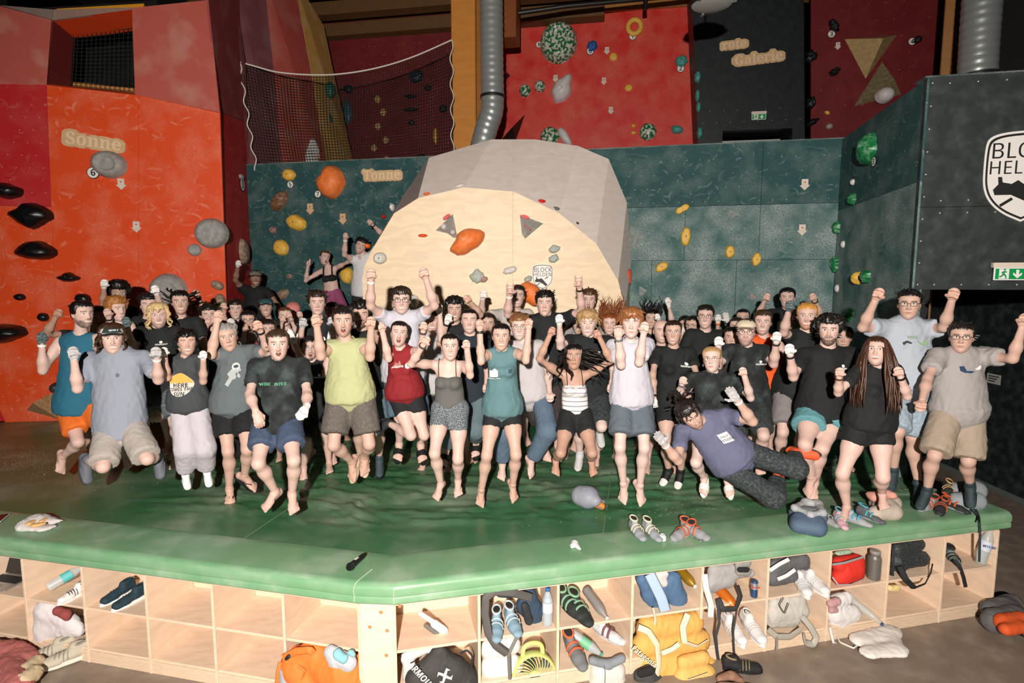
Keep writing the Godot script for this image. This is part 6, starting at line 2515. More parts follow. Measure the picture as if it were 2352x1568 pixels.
	s["_base"] = Vector3(HC.x, minf(ankles[0].y, ankles[1].y) - 0.09, HC.z)
	return out

func cloth_mat(key: String) -> Material:
	var q := key.split(":")
	match q[0]:
		"c": return mat(hexc(q[1]), float(q[2]))
		"h":
			return mat(hexc(q[1]), 0.42)
		"skin":
			if not mats.has("skin"):
				var m := StandardMaterial3D.new()
				m.vertex_color_use_as_albedo = true
				m.roughness = 0.52
				m.metallic_specular = 0.4
				mats["skin"] = m
			return mats["skin"]
		"tape": return mat(hexc("dedad6"), 0.9)
		"tape_grey": return chalky(hexc("a8a6a8"), hexc("d0cdcb"), "blotch", 0.9, 6.0)
		"glove_dark": return chalky(hexc("2a4044"), hexc("9aa6a6"), "dust", 0.9, 6.0)
		"chalkblack": return chalky(hexc("121618"), hexc("4a5654"), "stain", 0.9, 1.3)
		"denim": return chalky(hexc(q[1]), hexc(q[2]), "dust", 0.9, 3.0)
		"pattern": return chalky(hexc(q[1]), hexc(q[2]), "print", 0.85, 5.0)
		"stripe":
			if not mats.has("stripe"):
				var im := Image.create(8, 64, false, Image.FORMAT_RGB8)
				im.fill(hexc("dcd7d6"))
				im.fill_rect(Rect2i(0, 20, 8, 11), hexc("6a6064"))
				var m := StandardMaterial3D.new()
				m.albedo_texture = ImageTexture.create_from_image(im)
				m.uv1_triplanar = true
				m.uv1_scale = Vector3.ONE / 0.042
				m.roughness = 0.9
				mats["stripe"] = m
			return mats["stripe"]
	return mat(Color.GRAY)

var crowd := []
var TXT := {}

func txt(s: String, size: float, font: String) -> Geo:
	var g := Geo.new()
	g.add(TXT[s + font], Transform3D(Basis.from_scale(Vector3(size, size, 1.0)), Vector3.ZERO))
	return g

var crowd_out := []

func _work(i: int) -> void:
	crowd_out[i] = person_parts(crowd[i])

func people() -> void:
	make_shapes()
	print("shapes ", Time.get_ticks_msec())
	for i in crowd.size():
		crowd[i]["id"] = i + 1
		var hc = crowd[i].get("hc", "1a1412")
		crowd[i]["hc"] = hexc(hc).srgb_to_linear() if hc is String else hc
		if crowd[i].has("bc"):
			crowd[i]["bc"] = hexc(crowd[i]["bc"]).srgb_to_linear()
		var words := []
		for pr in crowd[i].get("prints", []):
			if pr[0] == "text":
				words.append([pr[5], pr[6] if pr.size() > 6 else "Droid Sans"])
		if crowd[i].has("cap") and crowd[i].cap.size() > 2:
			words.append([crowd[i].cap[2], "Droid Sans"])
		for w in words:
			if not TXT.has(w[0] + w[1]):
				var tg := text_geo(w[0], 1.0, Transform3D(), 0.0, true, w[1])
				TXT[w[0] + w[1]] = [tg.V, tg.N, tg.I]
	crowd_out.resize(crowd.size())
	var id := WorkerThreadPool.add_group_task(_work, crowd.size(), -1, true)
	WorkerThreadPool.wait_for_group_task_completion(id)
	print("crowd ", Time.get_ticks_msec())
	var tris := 0
	var stat := {}
	for i in crowd.size():
		var s: Dictionary = crowd[i]
		var o := base("person", s["_base"])
		tag(o, s.lab, "person", "climbers cheering on the mat")
		var last := {}
		for q in crowd_out[i]:
			var g: Geo = q[1]
			if g.V.size() == 0:
				continue
			tris += g.I.size() / 3
			var m := part(q[0], rel(g, o.position), cloth_mat(q[2] if not (q[2] as String).begins_with("h:") else "c:" + (s.hc as Color).linear_to_srgb().to_html(false) + ":0.42"), last.get(q[3], o))
			last[q[0]] = m
			stat[q[0]] = stat.get(q[0], 0) + g.I.size() / 3
	print(stat)
	print("people ", crowd.size(), " tris ", tris, " ", Time.get_ticks_msec())


const LOGO := [["text", 0.085, -0.115, 0.022, "e4e2de", "MAMMUT"], ["disc", 0.085, -0.092, 0.013, "e4e2de"]]
const LOGO2 := [["text", 0.085, -0.125, 0.02, "e4e2de", "MAMMUT"], ["disc", 0.085, -0.104, 0.012, "e4e2de"]]

func who(d: Dictionary) -> void:
	crowd.append(d)

func fill_crowd() -> void:
	# ---- front row, from the left ----
	who({"lab": "bearded man in teal tank top and orange shorts at the far left", "d": 5.5, "h": 1.84, "hd": [190, 722], "hr": [28, 0, 0], "sh": [138, 783, 226, 776], "A": [98, 852, 96, 790], "ga": "d", "wa": "e8e6e2", "hp": [156, 932, 206, 932], "L": [180, 1015, 146, 1046, 147, 1098], "R": [252, 985, 283, 1036, 294, 1066], "B": [245, 850, 262, 900], "top": ["tank", "1f6078"], "bot": ["d9691c", 0.72, 0.03], "hair": "short", "hc": "15100e", "beard": 0.85, "face": "smile", "sk": 0, "hem": 0.06})
	who({"lab": "man in a two-tone trucker cap, pale blue-grey T-shirt and beige shorts", "d": 4.85, "h": 1.78, "hd": [258, 779], "sh": [206, 824, 333, 821], "A": [178, 893, 170, 826], "B": [364, 873, 360, 822], "ga": "g", "gb": "g", "wb": "e8e6e2", "hp": [243, 975, 312, 975], "L": [237, 1072, 201, 1056, 208, 1096], "R": [338, 1054, 360, 1048, 363, 1086], "top": ["tee", "878d9a", 0.72], "hem": 0.1, "bot": ["a59d97", 0.92, 0.045], "ft": "shoe", "fc": "5d5f68", "soc": "3a3d44", "hair": "mid", "hc": "3a2618", "cap": ["b5afac", "33403f", "spvm s", "1c2c2e"], "beard": 0.9, "musonly": true, "face": "smile", "flow": [26, 0.13, 0.0, -0.8, 0.1, 0.013, 0.02], "prints": [["text", 0.085, -0.14, 0.075, "5d6270", "*"]]})
	who({"lab": "short-haired woman in charcoal sun-print T-shirt and loose white trousers", "d": 5.05, "h": 1.6, "f": true, "hd": [430, 787], "sh": [391, 828, 464, 826], "A": [384, 868, 378, 818], "ean": true, "B": [467, 876, 467, 826], "ga": "w", "gb": "w", "hp": [407, 925, 459, 925], "L": [428, 1030, 426, 1086, 431, 1112], "R": [469, 1028, 475, 1080, 480, 1106], "top": ["tee", "3b3f42", 0.7], "hem": 0.07, "bot": ["b9b3ba", 1.86, 0.035], "ft": "sock", "fc": "e4e1e4", "hair": "fringe", "hc": "120d0c", "face": "smile", "eyes": 0.0, "sk": 1, "prints": [["disc", 0.01, -0.2, 0.1, "cfc8c0"], ["poly", 0.01, -0.2, 0.1, "e8a74e", [[-1, 0.08], [-0.5, 0.2], [0, 0.05], [0.5, 0.2], [1, 0.08], [0.8, 0.6], [0.4, 0.92], [0, 1], [-0.4, 0.92], [-0.8, 0.6]], "", 0.002], ["text", 0.01, -0.205, 0.052, "33373a", "HERE", "Droid Sans", 0.003], ["text", 0.01, -0.24, 0.036, "33373a", "COMES THE", "Droid Sans", 0.003], ["text", 0.01, -0.278, 0.045, "33373a", "SUN", "Droid Sans", 0.003]]})
	who({"lab": "grey-haired man in grey astronaut T-shirt and black shorts wearing flip-flops", "d": 5.15, "h": 1.78, "hd": [523, 776], "hr": [0, 0, 10], "sh": [502, 812, 579, 806], "A": [485, 816, 498, 742], "B": [620, 811, 598, 760], "wb": "1a1c1e", "hp": [513, 930, 563, 930], "L": [524, 1036, 527, 1118, 528, 1148], "R": [568, 1032, 562, 1090, 597, 1114], "top": ["tee", "5b6468", 0.6], "hem": 0.05, "bot": ["101214", 0.66, 0.03], "ft": "flip", "fc": "131518", "hair": "short", "hc": "8d8a88", "face": "calm", "sk": 1, "prints": [["disc", 0.055, -0.12, 0.032, "c9cbc9", 1.1], ["poly", 0.05, -0.21, 0.075, "aab0b0", [[-0.4, 0.9], [0.5, 1.0], [0.8, 0.3], [0.6, -0.1], [0.9, -0.8], [0.5, -1.1], [0.3, -0.3], [-0.1, -0.3], [-0.5, -1.1], [-0.9, -0.8], [-0.5, 0.0], [-0.8, 0.4]]], ["disc", 0.058, -0.118, 0.02, "39474d", 0.7, "", 0.002]]})
	who({"lab": "man with open mouth in black lettered T-shirt and navy shorts, landing", "d": 4.7, "h": 1.76, "hd": [639, 793], "sh": [587, 840, 695, 838], "A": [574, 906, 587, 942], "B": [706, 904, 704, 934], "ha": "relax", "had": [0.4, 1.0, 0.2], "hab": true, "hb": "fist", "hbd": [-0.5, 0.8, 0.2], "gb": "w", "hp": [606, 962, 668, 962], "L": [593, 1064, 631, 1126, 601, 1155], "R": [675, 1057, 671, 1130, 677, 1162], "top": ["tee", "15191b", 0.68], "tm": "chalkblack", "hem": 0.09, "bot": ["3c4a63", 0.66, 0.035], "hair": "short", "hc": "3a2a1e", "face": "open", "sk": 0, "prints": [["text", -0.06, -0.135, 0.032, "5fae86", "WIDE", "Droid Serif"], ["text", 0.062, -0.137, 0.032, "5fae86", "BOYZ", "Droid Serif"]], "ft": "bare"})
	who({"lab": "man with goatee, glasses and dark beanie hair shouting in black", "d": 5.9, "h": 1.7, "hd": [711, 800], "hr": [5, 0, 0], "sh": [688, 836, 752, 838], "A": [702, 842, 677, 790], "B": [748, 860, 757, 795], "ha": "open", "hb": "open", "ga": "w", "gb": "w", "L": [704, 1012, 698, 1070, 699, 1098], "top": ["tee", "14181a", 0.6], "bot": ["14171a", 0.95, 0.03], "hair": "short", "hc": "141110", "beard": 0.9, "goatee": true, "gl": "8d8a86", "face": "open", "prints": LOGO})
	who({"lab": "man screaming with joy in a pale lime T-shirt and brown shorts", "d": 4.95, "h": 1.82, "hd": [788, 740], "sh": [757, 796, 833, 793], "A": [737, 818, 728, 752], "B": [850, 820, 852, 756], "hp": [774, 907, 836, 905], "L": [766, 1022, 806, 1058, 797, 1104], "R": [848, 1020, 839, 1046, 841, 1086], "top": ["tee", "a9ad80", 0.35], "hem": 0.05, "bot": ["5d5650", 0.78, 0.045], "bm": "denim:57504b:756d67", "ft": "flip", "fc": "b9a28a", "hair": "short", "hc": "1d1512", "face": "open", "beard": 0.3, "sk": 1})
	who({"lab": "dark-bearded man in black tank top behind the lime T-shirt", "d": 5.7, "h": 1.8, "hd": [829, 724], "sh": [802, 768, 866, 768], "hp": [812, 888, 862, 888], "B": [884, 800, 880, 770], "A": [792, 830, 800, 880], "L": [822, 985, 826, 1050, 824, 1072], "R": [871, 985, 871, 1052, 872, 1078], "top": ["tank", "121619"], "hem": 0.04, "bot": ["5f7480", 0.9, 0.05], "ft": "shoe", "fc": "33424a", "soc": "1c2226", "hair": "curly", "hc": "120e0d", "beard": 1.0, "face": "calm", "sk": 1})
	who({"lab": "grinning man in white T-shirt and glasses with both arms raised high", "d": 5.45, "h": 1.86, "hd": [922, 691], "sh": [884, 730, 963, 726], "A": [851, 702, 852, 644], "B": [998, 702, 979, 642], "wa": "e8e6e2", "L": [918, 960, 917, 1015, 914, 1040], "R": [963, 962, 966, 1018, 970, 1044], "top": ["tee", "b9b9c3", 0.5], "bot": ["4f6676", 0.95, 0.04], "ft": "slide", "fc": "141618", "hair": "fringe", "hc": "2a1d16", "face": "smile", "gl": "2a2422", "round": false, "sk": 0, "prints": [["disc", 0.075, -0.12, 0.016, "8d9096"]]})
	who({"lab": "woman pulling a face in a dark red tank top and black shorts", "d": 5.1, "h": 1.66, "f": true, "hd": [917, 767], "hr": [0, 4, -6], "sh": [888, 812, 953, 806], "A": [893, 824, 879, 764], "B": [966, 810, 972, 760], "hp": [902, 908, 958, 898], "L": [944, 1000, 893, 972, 884, 990], "R": [974, 1000, 972, 960, 976, 985], "top": ["tank", "7f141c"], "hem": 0.03, "bot": ["121416", 0.5, 0.004], "ft": "shoe", "fc": "26282a", "soc": "dcd8d2", "hair": "tied", "hc": "1d1310", "face": "open", "wb": "4a3a3a", "prints": [["poly", -0.02, -0.115, 0.055, "c9b5b0", [[-1, -0.1], [-0.7, 0.2], [-0.5, 0.1], [-0.2, 0.25], [0.2, 0.12], [0.6, 0.22], [1, 0.2], [1, -0.1], [0.5, -0.05], [0, -0.15], [-0.5, -0.05]]], ["disc", 0.075, -0.11, 0.026, "d8d2cc"], ["poly", -0.02, -0.09, 0.04, "a06a66", [[-1, -0.6], [-0.4, 0.5], [0, 0], [0.5, 0.7], [1, -0.6]]]]})
	who({"lab": "smiling woman in grey camisole and patterned grey shorts, arms bent", "d": 4.85, "h": 1.66, "f": true, "hd": [1034, 797], "sh": [992, 836, 1066, 838], "A": [944, 836, 972, 792], "B": [1080, 862, 1073, 804], "wa": "4a4640", "hp": [1007, 938, 1061, 938], "L": [998, 1041, 1012, 1108, 997, 1136], "R": [1052, 1054, 1052, 1100, 1053, 1130], "top": ["cami", "5a5956"], "bot": ["4a5258", 0.46, 0.002], "bm": "pattern:3c454c:7d8286", "hair": "tied", "hc": "15100f", "face": "smile", "sk": 0, "hips": 1.08, "flow": [8, 0.14, 0.2, -0.6, -0.2, 0.012, 0.02], "tail": true})
	who({"lab": "smiling woman in teal sleeveless shirt and black cycling shorts mid-jump", "d": 4.85, "h": 1.68, "f": true, "hd": [1151, 774], "sh": [1119, 812, 1188, 809], "A": [1105, 830, 1102, 760], "B": [1208, 828, 1214, 758], "wa": "17181a", "hp": [1126, 938, 1182, 936], "L": [1118, 1046, 1106, 1124, 1104, 1168], "R": [1185, 1044, 1178, 1112, 1190, 1152], "top": ["tank", "54767a"], "hem": 0.05, "bot": ["14181b", 0.42, 0.002], "hair": "tied", "hc": "15100f", "face": "smile", "sk": 1, "flow": [14, 0.2, -0.1, -0.8, -0.4, 0.013, 0.02], "tail": true, "prints": [["poly", -0.07, -0.15, 0.035, "d8d6d2", [[-1, -1], [1, -1], [1, 0.5], [0.2, 1.1], [-0.4, 0.6], [-1, 0.7]]], ["poly", 0.07, -0.14, 0.016, "24434f", [[-1, -1], [1, -1], [1, 1], [-1, 1]]], ["text", -0.07, -0.2, 0.014, "d8d6d2", "CLIMBING TEAM"]]})
	who({"lab": "woman in white striped tank top and black shorts with flying dark hair", "d": 5.0, "h": 1.58, "f": true, "hd": [1318, 820], "hr": [0, 6, 0], "sh": [1284, 856, 1350, 860], "A": [1239, 824, 1262, 772], "B": [1403, 828, 1378, 778], "hp": [1297, 955, 1347, 955], "L": [1288, 1040, 1277, 1054, 1279, 1078], "R": [1360, 1040, 1358, 1056, 1363, 1078], "top": ["cami", "dcd7d6"], "tm": "stripe", "trim": "17181a", "bot": ["121517", 0.5, 0.012], "hair": "long", "hc": "120d0c", "face": "calm", "sk": 2, "earring": true, "flow": [70, 0.3, 0.25, -0.15, 0.15, 0.009, 0.03], "bu": 0.92})
	who({"lab": "red-haired boy in plain white T-shirt with hands beside his face", "d": 4.95, "h": 1.76, "hd": [1450, 744], "sh": [1408, 794, 1487, 791], "A": [1427, 838, 1421, 776], "B": [1468, 832, 1478, 768], "ha": "relax", "hb": "fist", "wa": "6a6a6e", "hp": [1425, 918, 1476, 918], "L": [1424, 1026, 1432, 1110, 1422, 1152], "R": [1480, 1028, 1470, 1114, 1486, 1158], "top": ["tee", "b9b7c0", 0.7], "hem": 0.03, "bot": ["566069", 0.74, 0.04], "hair": "mop", "hc": "8d5a34", "face": "calm", "eyes": 0.0, "sk": 4, "bu": 0.88})
	who({"lab": "man falling sideways in a slate blue T-shirt and chalky black jeans", "d": 4.75, "h": 1.8, "hd": [1586, 954], "hr": [25, -18, 42], "hz": 0.1, "sh": [1566, 990, 1668, 953], "A": [1558, 1058, 1527, 1020], "B": [1729, 968, 1694, 920], "ha": "open", "hb": "open", "ga": "g", "gb": "g", "wa": "e8e6e2", "wb": "e8e6e2", "hp": [1662, 1078, 1708, 1030], "L": [1778, 1142, 1787, 1095, 1800, 1075], "R": [1830, 1076, 1822, 1042, 1866, 1052], "top": ["tee", "5d607a", 0.62], "hem": 0.02, "bot": ["20262a", 1.8, 0.018], "bm": "denim:1d2427:5d6665", "ft": "shoe", "fc": "d9552a", "soc": "2a2c2e", "hair": "mid", "hc": "1d1411", "bun": true, "beard": 0.7, "face": "calm", "sk": 1, "prints": [["poly", 0.05, -0.14, 0.045, "d8d6d2", [[-1, -1], [1, -1], [1, 1], [-1, 1]]], ["text", 0.05, -0.128, 0.022, "4a4a4e", "PHILIP", "Droid Sans", 0.002], ["text", 0.05, -0.16, 0.03, "2a2a2e", "OTTONE", "Droid Serif", 0.002]]})
	who({"lab": "laughing woman with very long auburn-tipped hair, black shirt and shorts", "d": 4.55, "h": 1.68, "f": true, "hd": [2013, 808], "hr": [-4, 14, 0], "sh": [1972, 852, 2056, 852], "A": [1925, 902, 1928, 864], "B": [2084, 910, 2068, 864], "wb": "121416", "wa": "5a3a2a", "hp": [1966, 968, 2030, 968], "L": [1935, 1087, 1945, 1160, 1936, 1172], "R": [2028, 1096, 2026, 1130, 2030, 1150], "top": ["tee", "121416", 0.6], "hem": 0.05, "bot": ["111315", 0.42, 0.015], "hair": "long", "hc": "3d2213", "face": "laugh", "sk": 0, "fl": [0.75, 2.1], "flow": [190, 0.48, 0.0, -1.0, 0.1, 0.015, 0.006], "hips": 1.1, "legr": 1.1})
	# ---- second row ----
	who({"lab": "woman in round glasses and plain black T-shirt with a gloved hand hanging", "d": 5.45, "h": 1.74, "f": true, "hd": [1546, 764], "sh": [1509, 808, 1586, 810], "A": [1499, 860, 1502, 914], "ga": "w", "ha": "relax", "wa": "17181a", "B": [1600, 862, 1580, 900], "hp": [1522, 925, 1572, 925], "L": [1530, 1020, 1536, 1078, 1520, 1102], "R": [1566, 1025, 1564, 1082, 1556, 1112], "top": ["tee", "101416", 0.62], "hem": 0.08, "bot": ["111417", 0.5, 0.015], "ft": "socktip", "fc": "131517", "hair": "tied", "hc": "2a1a12", "gl": "b0a090", "face": "smile", "sk": 1, "prints": LOGO, "flow": [10, 0.22, 0.2, -0.9, 0.0, 0.012, 0.01], "tail": true})
	who({"lab": "blonde woman in round glasses sticking out her tongue, chalky black T-shirt", "d": 5.05, "h": 1.66, "f": true, "hd": [1635, 826], "hr": [-6, 4, 4], "sh": [1590, 868, 1686, 872], "A": [1560, 906, 1567, 880], "B": [1724, 914, 1710, 864], "wa": "6a6a6e", "hp": [1606, 985, 1668, 985], "L": [1598, 1062, 1616, 1095, 1611, 1128], "R": [1668, 1075, 1670, 1100, 1676, 1128], "top": ["tee", "14181a", 0.66], "tm": "chalkblack", "hem": 0.07, "bot": ["c9c6c2", 0.3, 0.015], "ft": "slide", "fc": "e4e0dc", "hair": "tied", "hc": "b08a5c", "gl": "a87a5a", "face": "calm", "sk": 4, "earring": true})
	who({"lab": "bearded man in cream cap and round dark glasses, chalky black T-shirt", "d": 5.4, "h": 1.8, "hd": [1713, 764], "sh": [1675, 804, 1757, 806], "A": [1648, 842, 1650, 796], "B": [1777, 836, 1783, 786], "ga": "w", "gb": "w", "wb": "26282a", "hp": [1690, 925, 1745, 925], "L": [1690, 1010, 1685, 1075], "R": [1754, 1000, 1750, 1050, 1748, 1070], "top": ["tee", "14181a", 0.62], "tm": "chalkblack", "hem": 0.08, "bot": ["262b2c", 0.86, 0.03], "bm": "denim:22282a:4a5250", "hair": "short", "hc": "3a2a1e", "cap": ["c9bba4", "c9bba4"], "gl": "2a1d16", "beard": 0.6, "face": "calm", "sk": 0, "prints": LOGO, "ft": "bare"})
	who({"lab": "big curly-bearded man in black T-shirt and turquoise shorts holding up a gloved fist", "d": 5.05, "h": 1.84, "hd": [1904, 760], "sh": [1846, 814, 1952, 812], "A": [1822, 866, 1815, 815], "B": [1970, 880, 1960, 930], "wa": "17181a", "ga": "w", "hp": [1858, 945, 1926, 945], "L": [1849, 1020, 1863, 1094, 1841, 1132], "R": [1888, 1030, 1872, 1102, 1868, 1136], "top": ["tee", "101315", 0.66], "hem": 0.06, "bot": ["5b9097", 0.5, 0.05], "hair": "curly", "hc": "17110f", "beard": 1.0, "face": "calm", "sk": 0, "bu": 1.16, "waist": 1.1, "prints": LOGO})
	who({"lab": "tall man in pale blue T-shirt and light denim shorts, fists overhead", "d": 5.05, "h": 1.92, "hd": [2088, 700], "sh": [2020, 752, 2136, 754], "A": [1981, 752, 2010, 690], "B": [2168, 752, 2186, 690], "hp": [2060, 882, 2114, 882], "L": [2062, 990, 2052, 1080, 2045, 1110], "R": [2096, 1004, 2110, 1110, 2100, 1150], "top": ["loose", "a3abb5", 0.6], "hem": 0.0, "bot": ["8494a0", 0.98, 0.035], "bm": "denim:7f93a1:b5bec4", "ft": "sock", "fc": "26353a", "hair": "short", "hc": "151211", "gl": "3a3432", "round": false, "face": "calm", "sk": 1, "prints": [["text", -0.03, -0.07, 0.035, "7d9d78", "MIKE"], ["poly", 0.05, -0.11, 0.05, "86a878", [[-1, 0.2], [0, -0.2], [0.8, 0.5], [1.0, 0.2], [0.3, -0.6], [-0.4, -0.5]]], ["poly", -0.08, -0.13, 0.05, "33393d", [[-1, -0.8], [-0.6, 0.2], [0, 0.6], [0.9, 0.2], [0.6, 0.0], [0, 0.2], [-0.4, -0.2], [-0.7, -0.9]]]]})
	who({"lab": "man in grey wave-print T-shirt, glasses and khaki shorts at the far right", "d": 4.75, "h": 1.8, "hd": [2208, 776], "sh": [2153, 818, 2258, 816], "B": [2326, 824, 2348, 752], "A": [2130, 870, 2118, 920], "hp": [2168, 940, 2236, 940], "L": [2147, 1045, 2130, 1124, 2116, 1150], "R": [2224, 1058, 2228, 1112, 2230, 1150], "top": ["loose", "9b9694", 0.62], "hem": -0.04, "bot": ["9c8d7c", 0.95, 0.05], "ft": "sock", "fc": "26353a", "hair": "short", "hc": "1c1513", "gl": "2a2422", "round": false, "face": "calm", "sk": 1, "prints": [["poly", -0.02, -0.1, 0.075, "28415f", [[-1, 0.4], [-0.6, 0.45], [-0.3, -0.1], [0.2, -0.1], [0.6, -0.2], [0.2, -0.35], [-0.5, -0.3], [-0.9, -0.1]]], ["poly", 0.0, -0.095, 0.075, "e2e0dc", [[0.3, 0.0], [0.9, 0.4], [1.1, 0.35], [1.0, 0.0], [0.6, -0.1]]]]})
	who({"lab": "blond man with mullet and chin beard in black logo T-shirt and denim shorts", "d": 5.75, "h": 1.74, "hd": [364, 726], "sh": [322, 764, 405, 762], "A": [306, 806, 293, 752], "ga": "d", "hp": [340, 880, 390, 880], "L": [362, 958, 355, 930, 350, 960], "R": [400, 970, 405, 1040], "top": ["tee", "121618", 0.6], "bot": ["4a5458", 0.86, 0.04], "bm": "denim:414c50:7d8686", "hair": "mid", "hc": "c9ac7a", "beard": 0.5, "bc": "5a4630", "face": "smile", "sk": 0, "prints": LOGO, "flow": [20, 0.12, 0.0, -0.7, 0.0, 0.012, 0.02]})
	who({"lab": "smiling man with dark dreadlock tufts in black logo T-shirt", "d": 6.2, "h": 1.82, "hd": [414, 695], "sh": [378, 740, 452, 740], "A": [362, 800, 366, 850], "top": ["tee", "121618", 0.6], "hair": "short", "hc": "0f0c0b", "face": "smile", "sk": 1, "prints": LOGO, "flow": [26, 0.13, 0.0, 0.1, -0.2, 0.016, 0.01]})
	who({"lab": "blond boy with wild hair and delighted face in black logo T-shirt", "d": 5.55, "h": 1.76, "hd": [1350, 744], "sh": [1308, 782, 1396, 784], "A": [1287, 796, 1285, 745], "ga": "w", "B": [1412, 830, 1405, 880], "hp": [1328, 898, 1380, 898], "L": [1330, 985, 1332, 1040], "R": [1382, 980, 1376, 985, 1384, 1022], "top": ["tee", "121719", 0.6], "bot": ["1b2225", 0.9, 0.04], "bm": "denim:1a2124:4a5456", "ft": "sock", "fc": "b9b9b9", "hair": "mop", "hc": "a8875c", "face": "laugh", "sk": 4, "prints": LOGO})
	who({"lab": "man in thin glasses and pale T-shirt with blue trousers behind the teal shirt", "d": 5.6, "h": 1.78, "hd": [1193, 752], "sh": [1170, 796, 1238, 794], "B": [1258, 850, 1262, 900], "hp": [1195, 905, 1246, 905], "L": [1156, 992, 1154, 1062, 1151, 1090], "R": [1258, 988, 1222, 1056, 1232, 1092], "top": ["tee", "b5b0b2", 0.6], "hem": 0.04, "bot": ["56697c", 1.92, 0.03], "hair": "messy", "hc": "7a5230", "gl": "8d7a6a", "face": "smile", "sk": 4})
	who({"lab": "dark tousled man in black T-shirt making horns with both raised hands", "d": 5.9, "h": 1.84, "hd": [1251, 698], "sh": [1213, 736, 1300, 732], "A": [1166, 722, 1170, 678], "B": [1336, 712, 1331, 662], "ha": "horn", "hb": "horn", "wa": "e8e6e2", "wb": "17181a", "hp": [1228, 862, 1284, 862], "L": [1236, 950, 1250, 1020, 1256, 1050], "R": [1270, 955, 1280, 1020], "top": ["tee", "121618", 0.6], "bot": ["332c2b", 1.25, 0.04], "hair": "messy", "hc": "17110f", "face": "calm", "sk": 0})
	who({"lab": "smiling man with closed eyes in dark navy T-shirt and grey trousers", "d": 5.65, "h": 1.76, "hd": [1078, 737], "sh": [1048, 780, 1112, 778], "hp": [1058, 895, 1108, 895], "L": [1040, 985, 1026, 1030, 1022, 1052], "R": [1092, 985, 1094, 1010, 1092, 1034], "top": ["tee", "16222b", 0.6], "bot": ["586a70", 1.8, 0.03], "ft": "slide", "fc": "16181a", "hair": "buzz", "hc": "1a1210", "face": "smile", "eyes": 0.0, "sk": 0, "B": [1122, 830, 1118, 880]})
	who({"lab": "man with a mop of dark curls and moustache in a black tank top", "d": 6.1, "h": 1.78, "hd": [1044, 712], "sh": [1012, 754, 1078, 752], "A": [1010, 790, 1026, 742], "ga": "w", "B": [1103, 722, 1080, 694], "wa": "20242a", "top": ["tank", "121618"], "hair": "curly", "hc": "14100e", "face": "smile", "beard": 0.7, "musonly": true, "sk": 1})
	who({"lab": "grinning man with moustache and swept brown hair in pale grey T-shirt", "d": 6.0, "h": 1.72, "hd": [992, 737], "sh": [964, 776, 1024, 774], "B": [1014, 780, 1010, 722], "gb": "w", "top": ["tee", "b5b2b4", 0.6], "hair": "mid", "hc": "3a2418", "face": "smile", "beard": 0.8, "musonly": true, "sk": 0})
	who({"lab": "strawberry-blond bearded man in black T-shirt and grey shorts, dark glove up", "d": 5.6, "h": 1.86, "hd": [1853, 727], "sh": [1816, 772, 1890, 770], "A": [1800, 764, 1811, 714], "ga": "d", "hp": [1800, 892, 1852, 892], "L": [1798, 992, 1790, 1058], "R": [1842, 990, 1838, 1062], "top": ["tee", "121618", 0.6], "bot": ["7b7675", 0.82, 0.04], "hair": "short", "hc": "c08a45", "beard": 0.75, "bc": "a5662c", "face": "smile", "sk": 0})
	who({"lab": "smiling short-haired man in orange tank top and patterned blue shorts", "d": 5.85, "h": 1.78, "hd": [1752, 741], "sh": [1722, 784, 1786, 784], "hp": [1738, 885, 1784, 885], "R": [1770, 970, 1768, 1030], "top": ["tank", "d9551c"], "hem": 0.02, "bot": ["2a4a66", 0.68, 0.035], "bm": "pattern:1f3f5f:b9a9b0", "hair": "short", "hc": "3a2a1e", "face": "smile", "sk": 0, "beard": 0.25})
	who({"lab": "tall smiling man in glasses and black T-shirt in front of the green wall", "d": 6.3, "h": 1.9, "hd": [1620, 728], "sh": [1586, 768, 1656, 770], "top": ["tee", "121618", 0.6], "hair": "short", "hc": "1c1512", "gl": "5a4a42", "round": false, "face": "smile", "sk": 0})
	who({"lab": "bald smiling man in black T-shirt behind the woman in round glasses", "d": 5.95, "h": 1.76, "hd": [1519, 761], "hr": [12, 0, 0], "sh": [1488, 806, 1552, 806], "top": ["tee", "15191b", 0.6], "hair": "bald", "hc": "5a4636", "beard": 0.3, "face": "smile", "sk": 0})
	# ---- back rows ----
	who({"lab": "man in black with both fists up, standing tall before the green wall", "d": 7.1, "h": 1.86, "hd": [1808, 685], "sh": [1774, 720, 1842, 718], "A": [1742, 722, 1757, 690], "B": [1884, 722, 1871, 690], "wb": "17181a", "top": ["tee", "121618", 0.6], "hair": "short", "hc": "120e0d", "face": "calm", "sk": 0})
	who({"lab": "afro-haired man in glasses raising a taped white fist", "d": 6.9, "h": 1.84, "hd": [273, 676], "sh": [246, 712, 306, 712], "A": [237, 698, 239, 660], "ga": "w", "top": ["tee", "121618", 0.6], "hair": "afro", "hc": "120d0b", "gl": "c9c4bc", "face": "calm", "sk": 2})
	who({"lab": "curly ginger-blond boy with a watch looking sideways", "d": 6.1, "h": 1.74, "hd": [268, 711], "hr": [30, 0, 0], "sh": [240, 748, 300, 748], "A": [262, 778, 250, 730], "wa": "26282a", "top": ["tank", "c9c2bc"], "hair": "curly", "hc": "a06a34", "face": "smile", "sk": 0})
	who({"lab": "dark-haired youth squinting between the blond mullet and the afro", "d": 6.3, "h": 1.8, "hd": [342, 702], "sh": [314, 740, 370, 738], "B": [372, 715, 360, 675], "gb": "w", "top": ["tee", "121618", 0.6], "hair": "messy", "hc": "120e0d", "face": "calm", "eyes": 0.0, "sk": 0})
	who({"lab": "dark-haired face peeping past the bearded man's cheek, one fist up", "d": 6.2, "h": 1.78, "hd": [225, 730], "sh": [178, 772, 240, 776], "A": [106, 766, 128, 728], "top": ["tee", "121618", 0.6], "hair": "short", "hc": "120e0d", "face": "calm", "sk": 2})
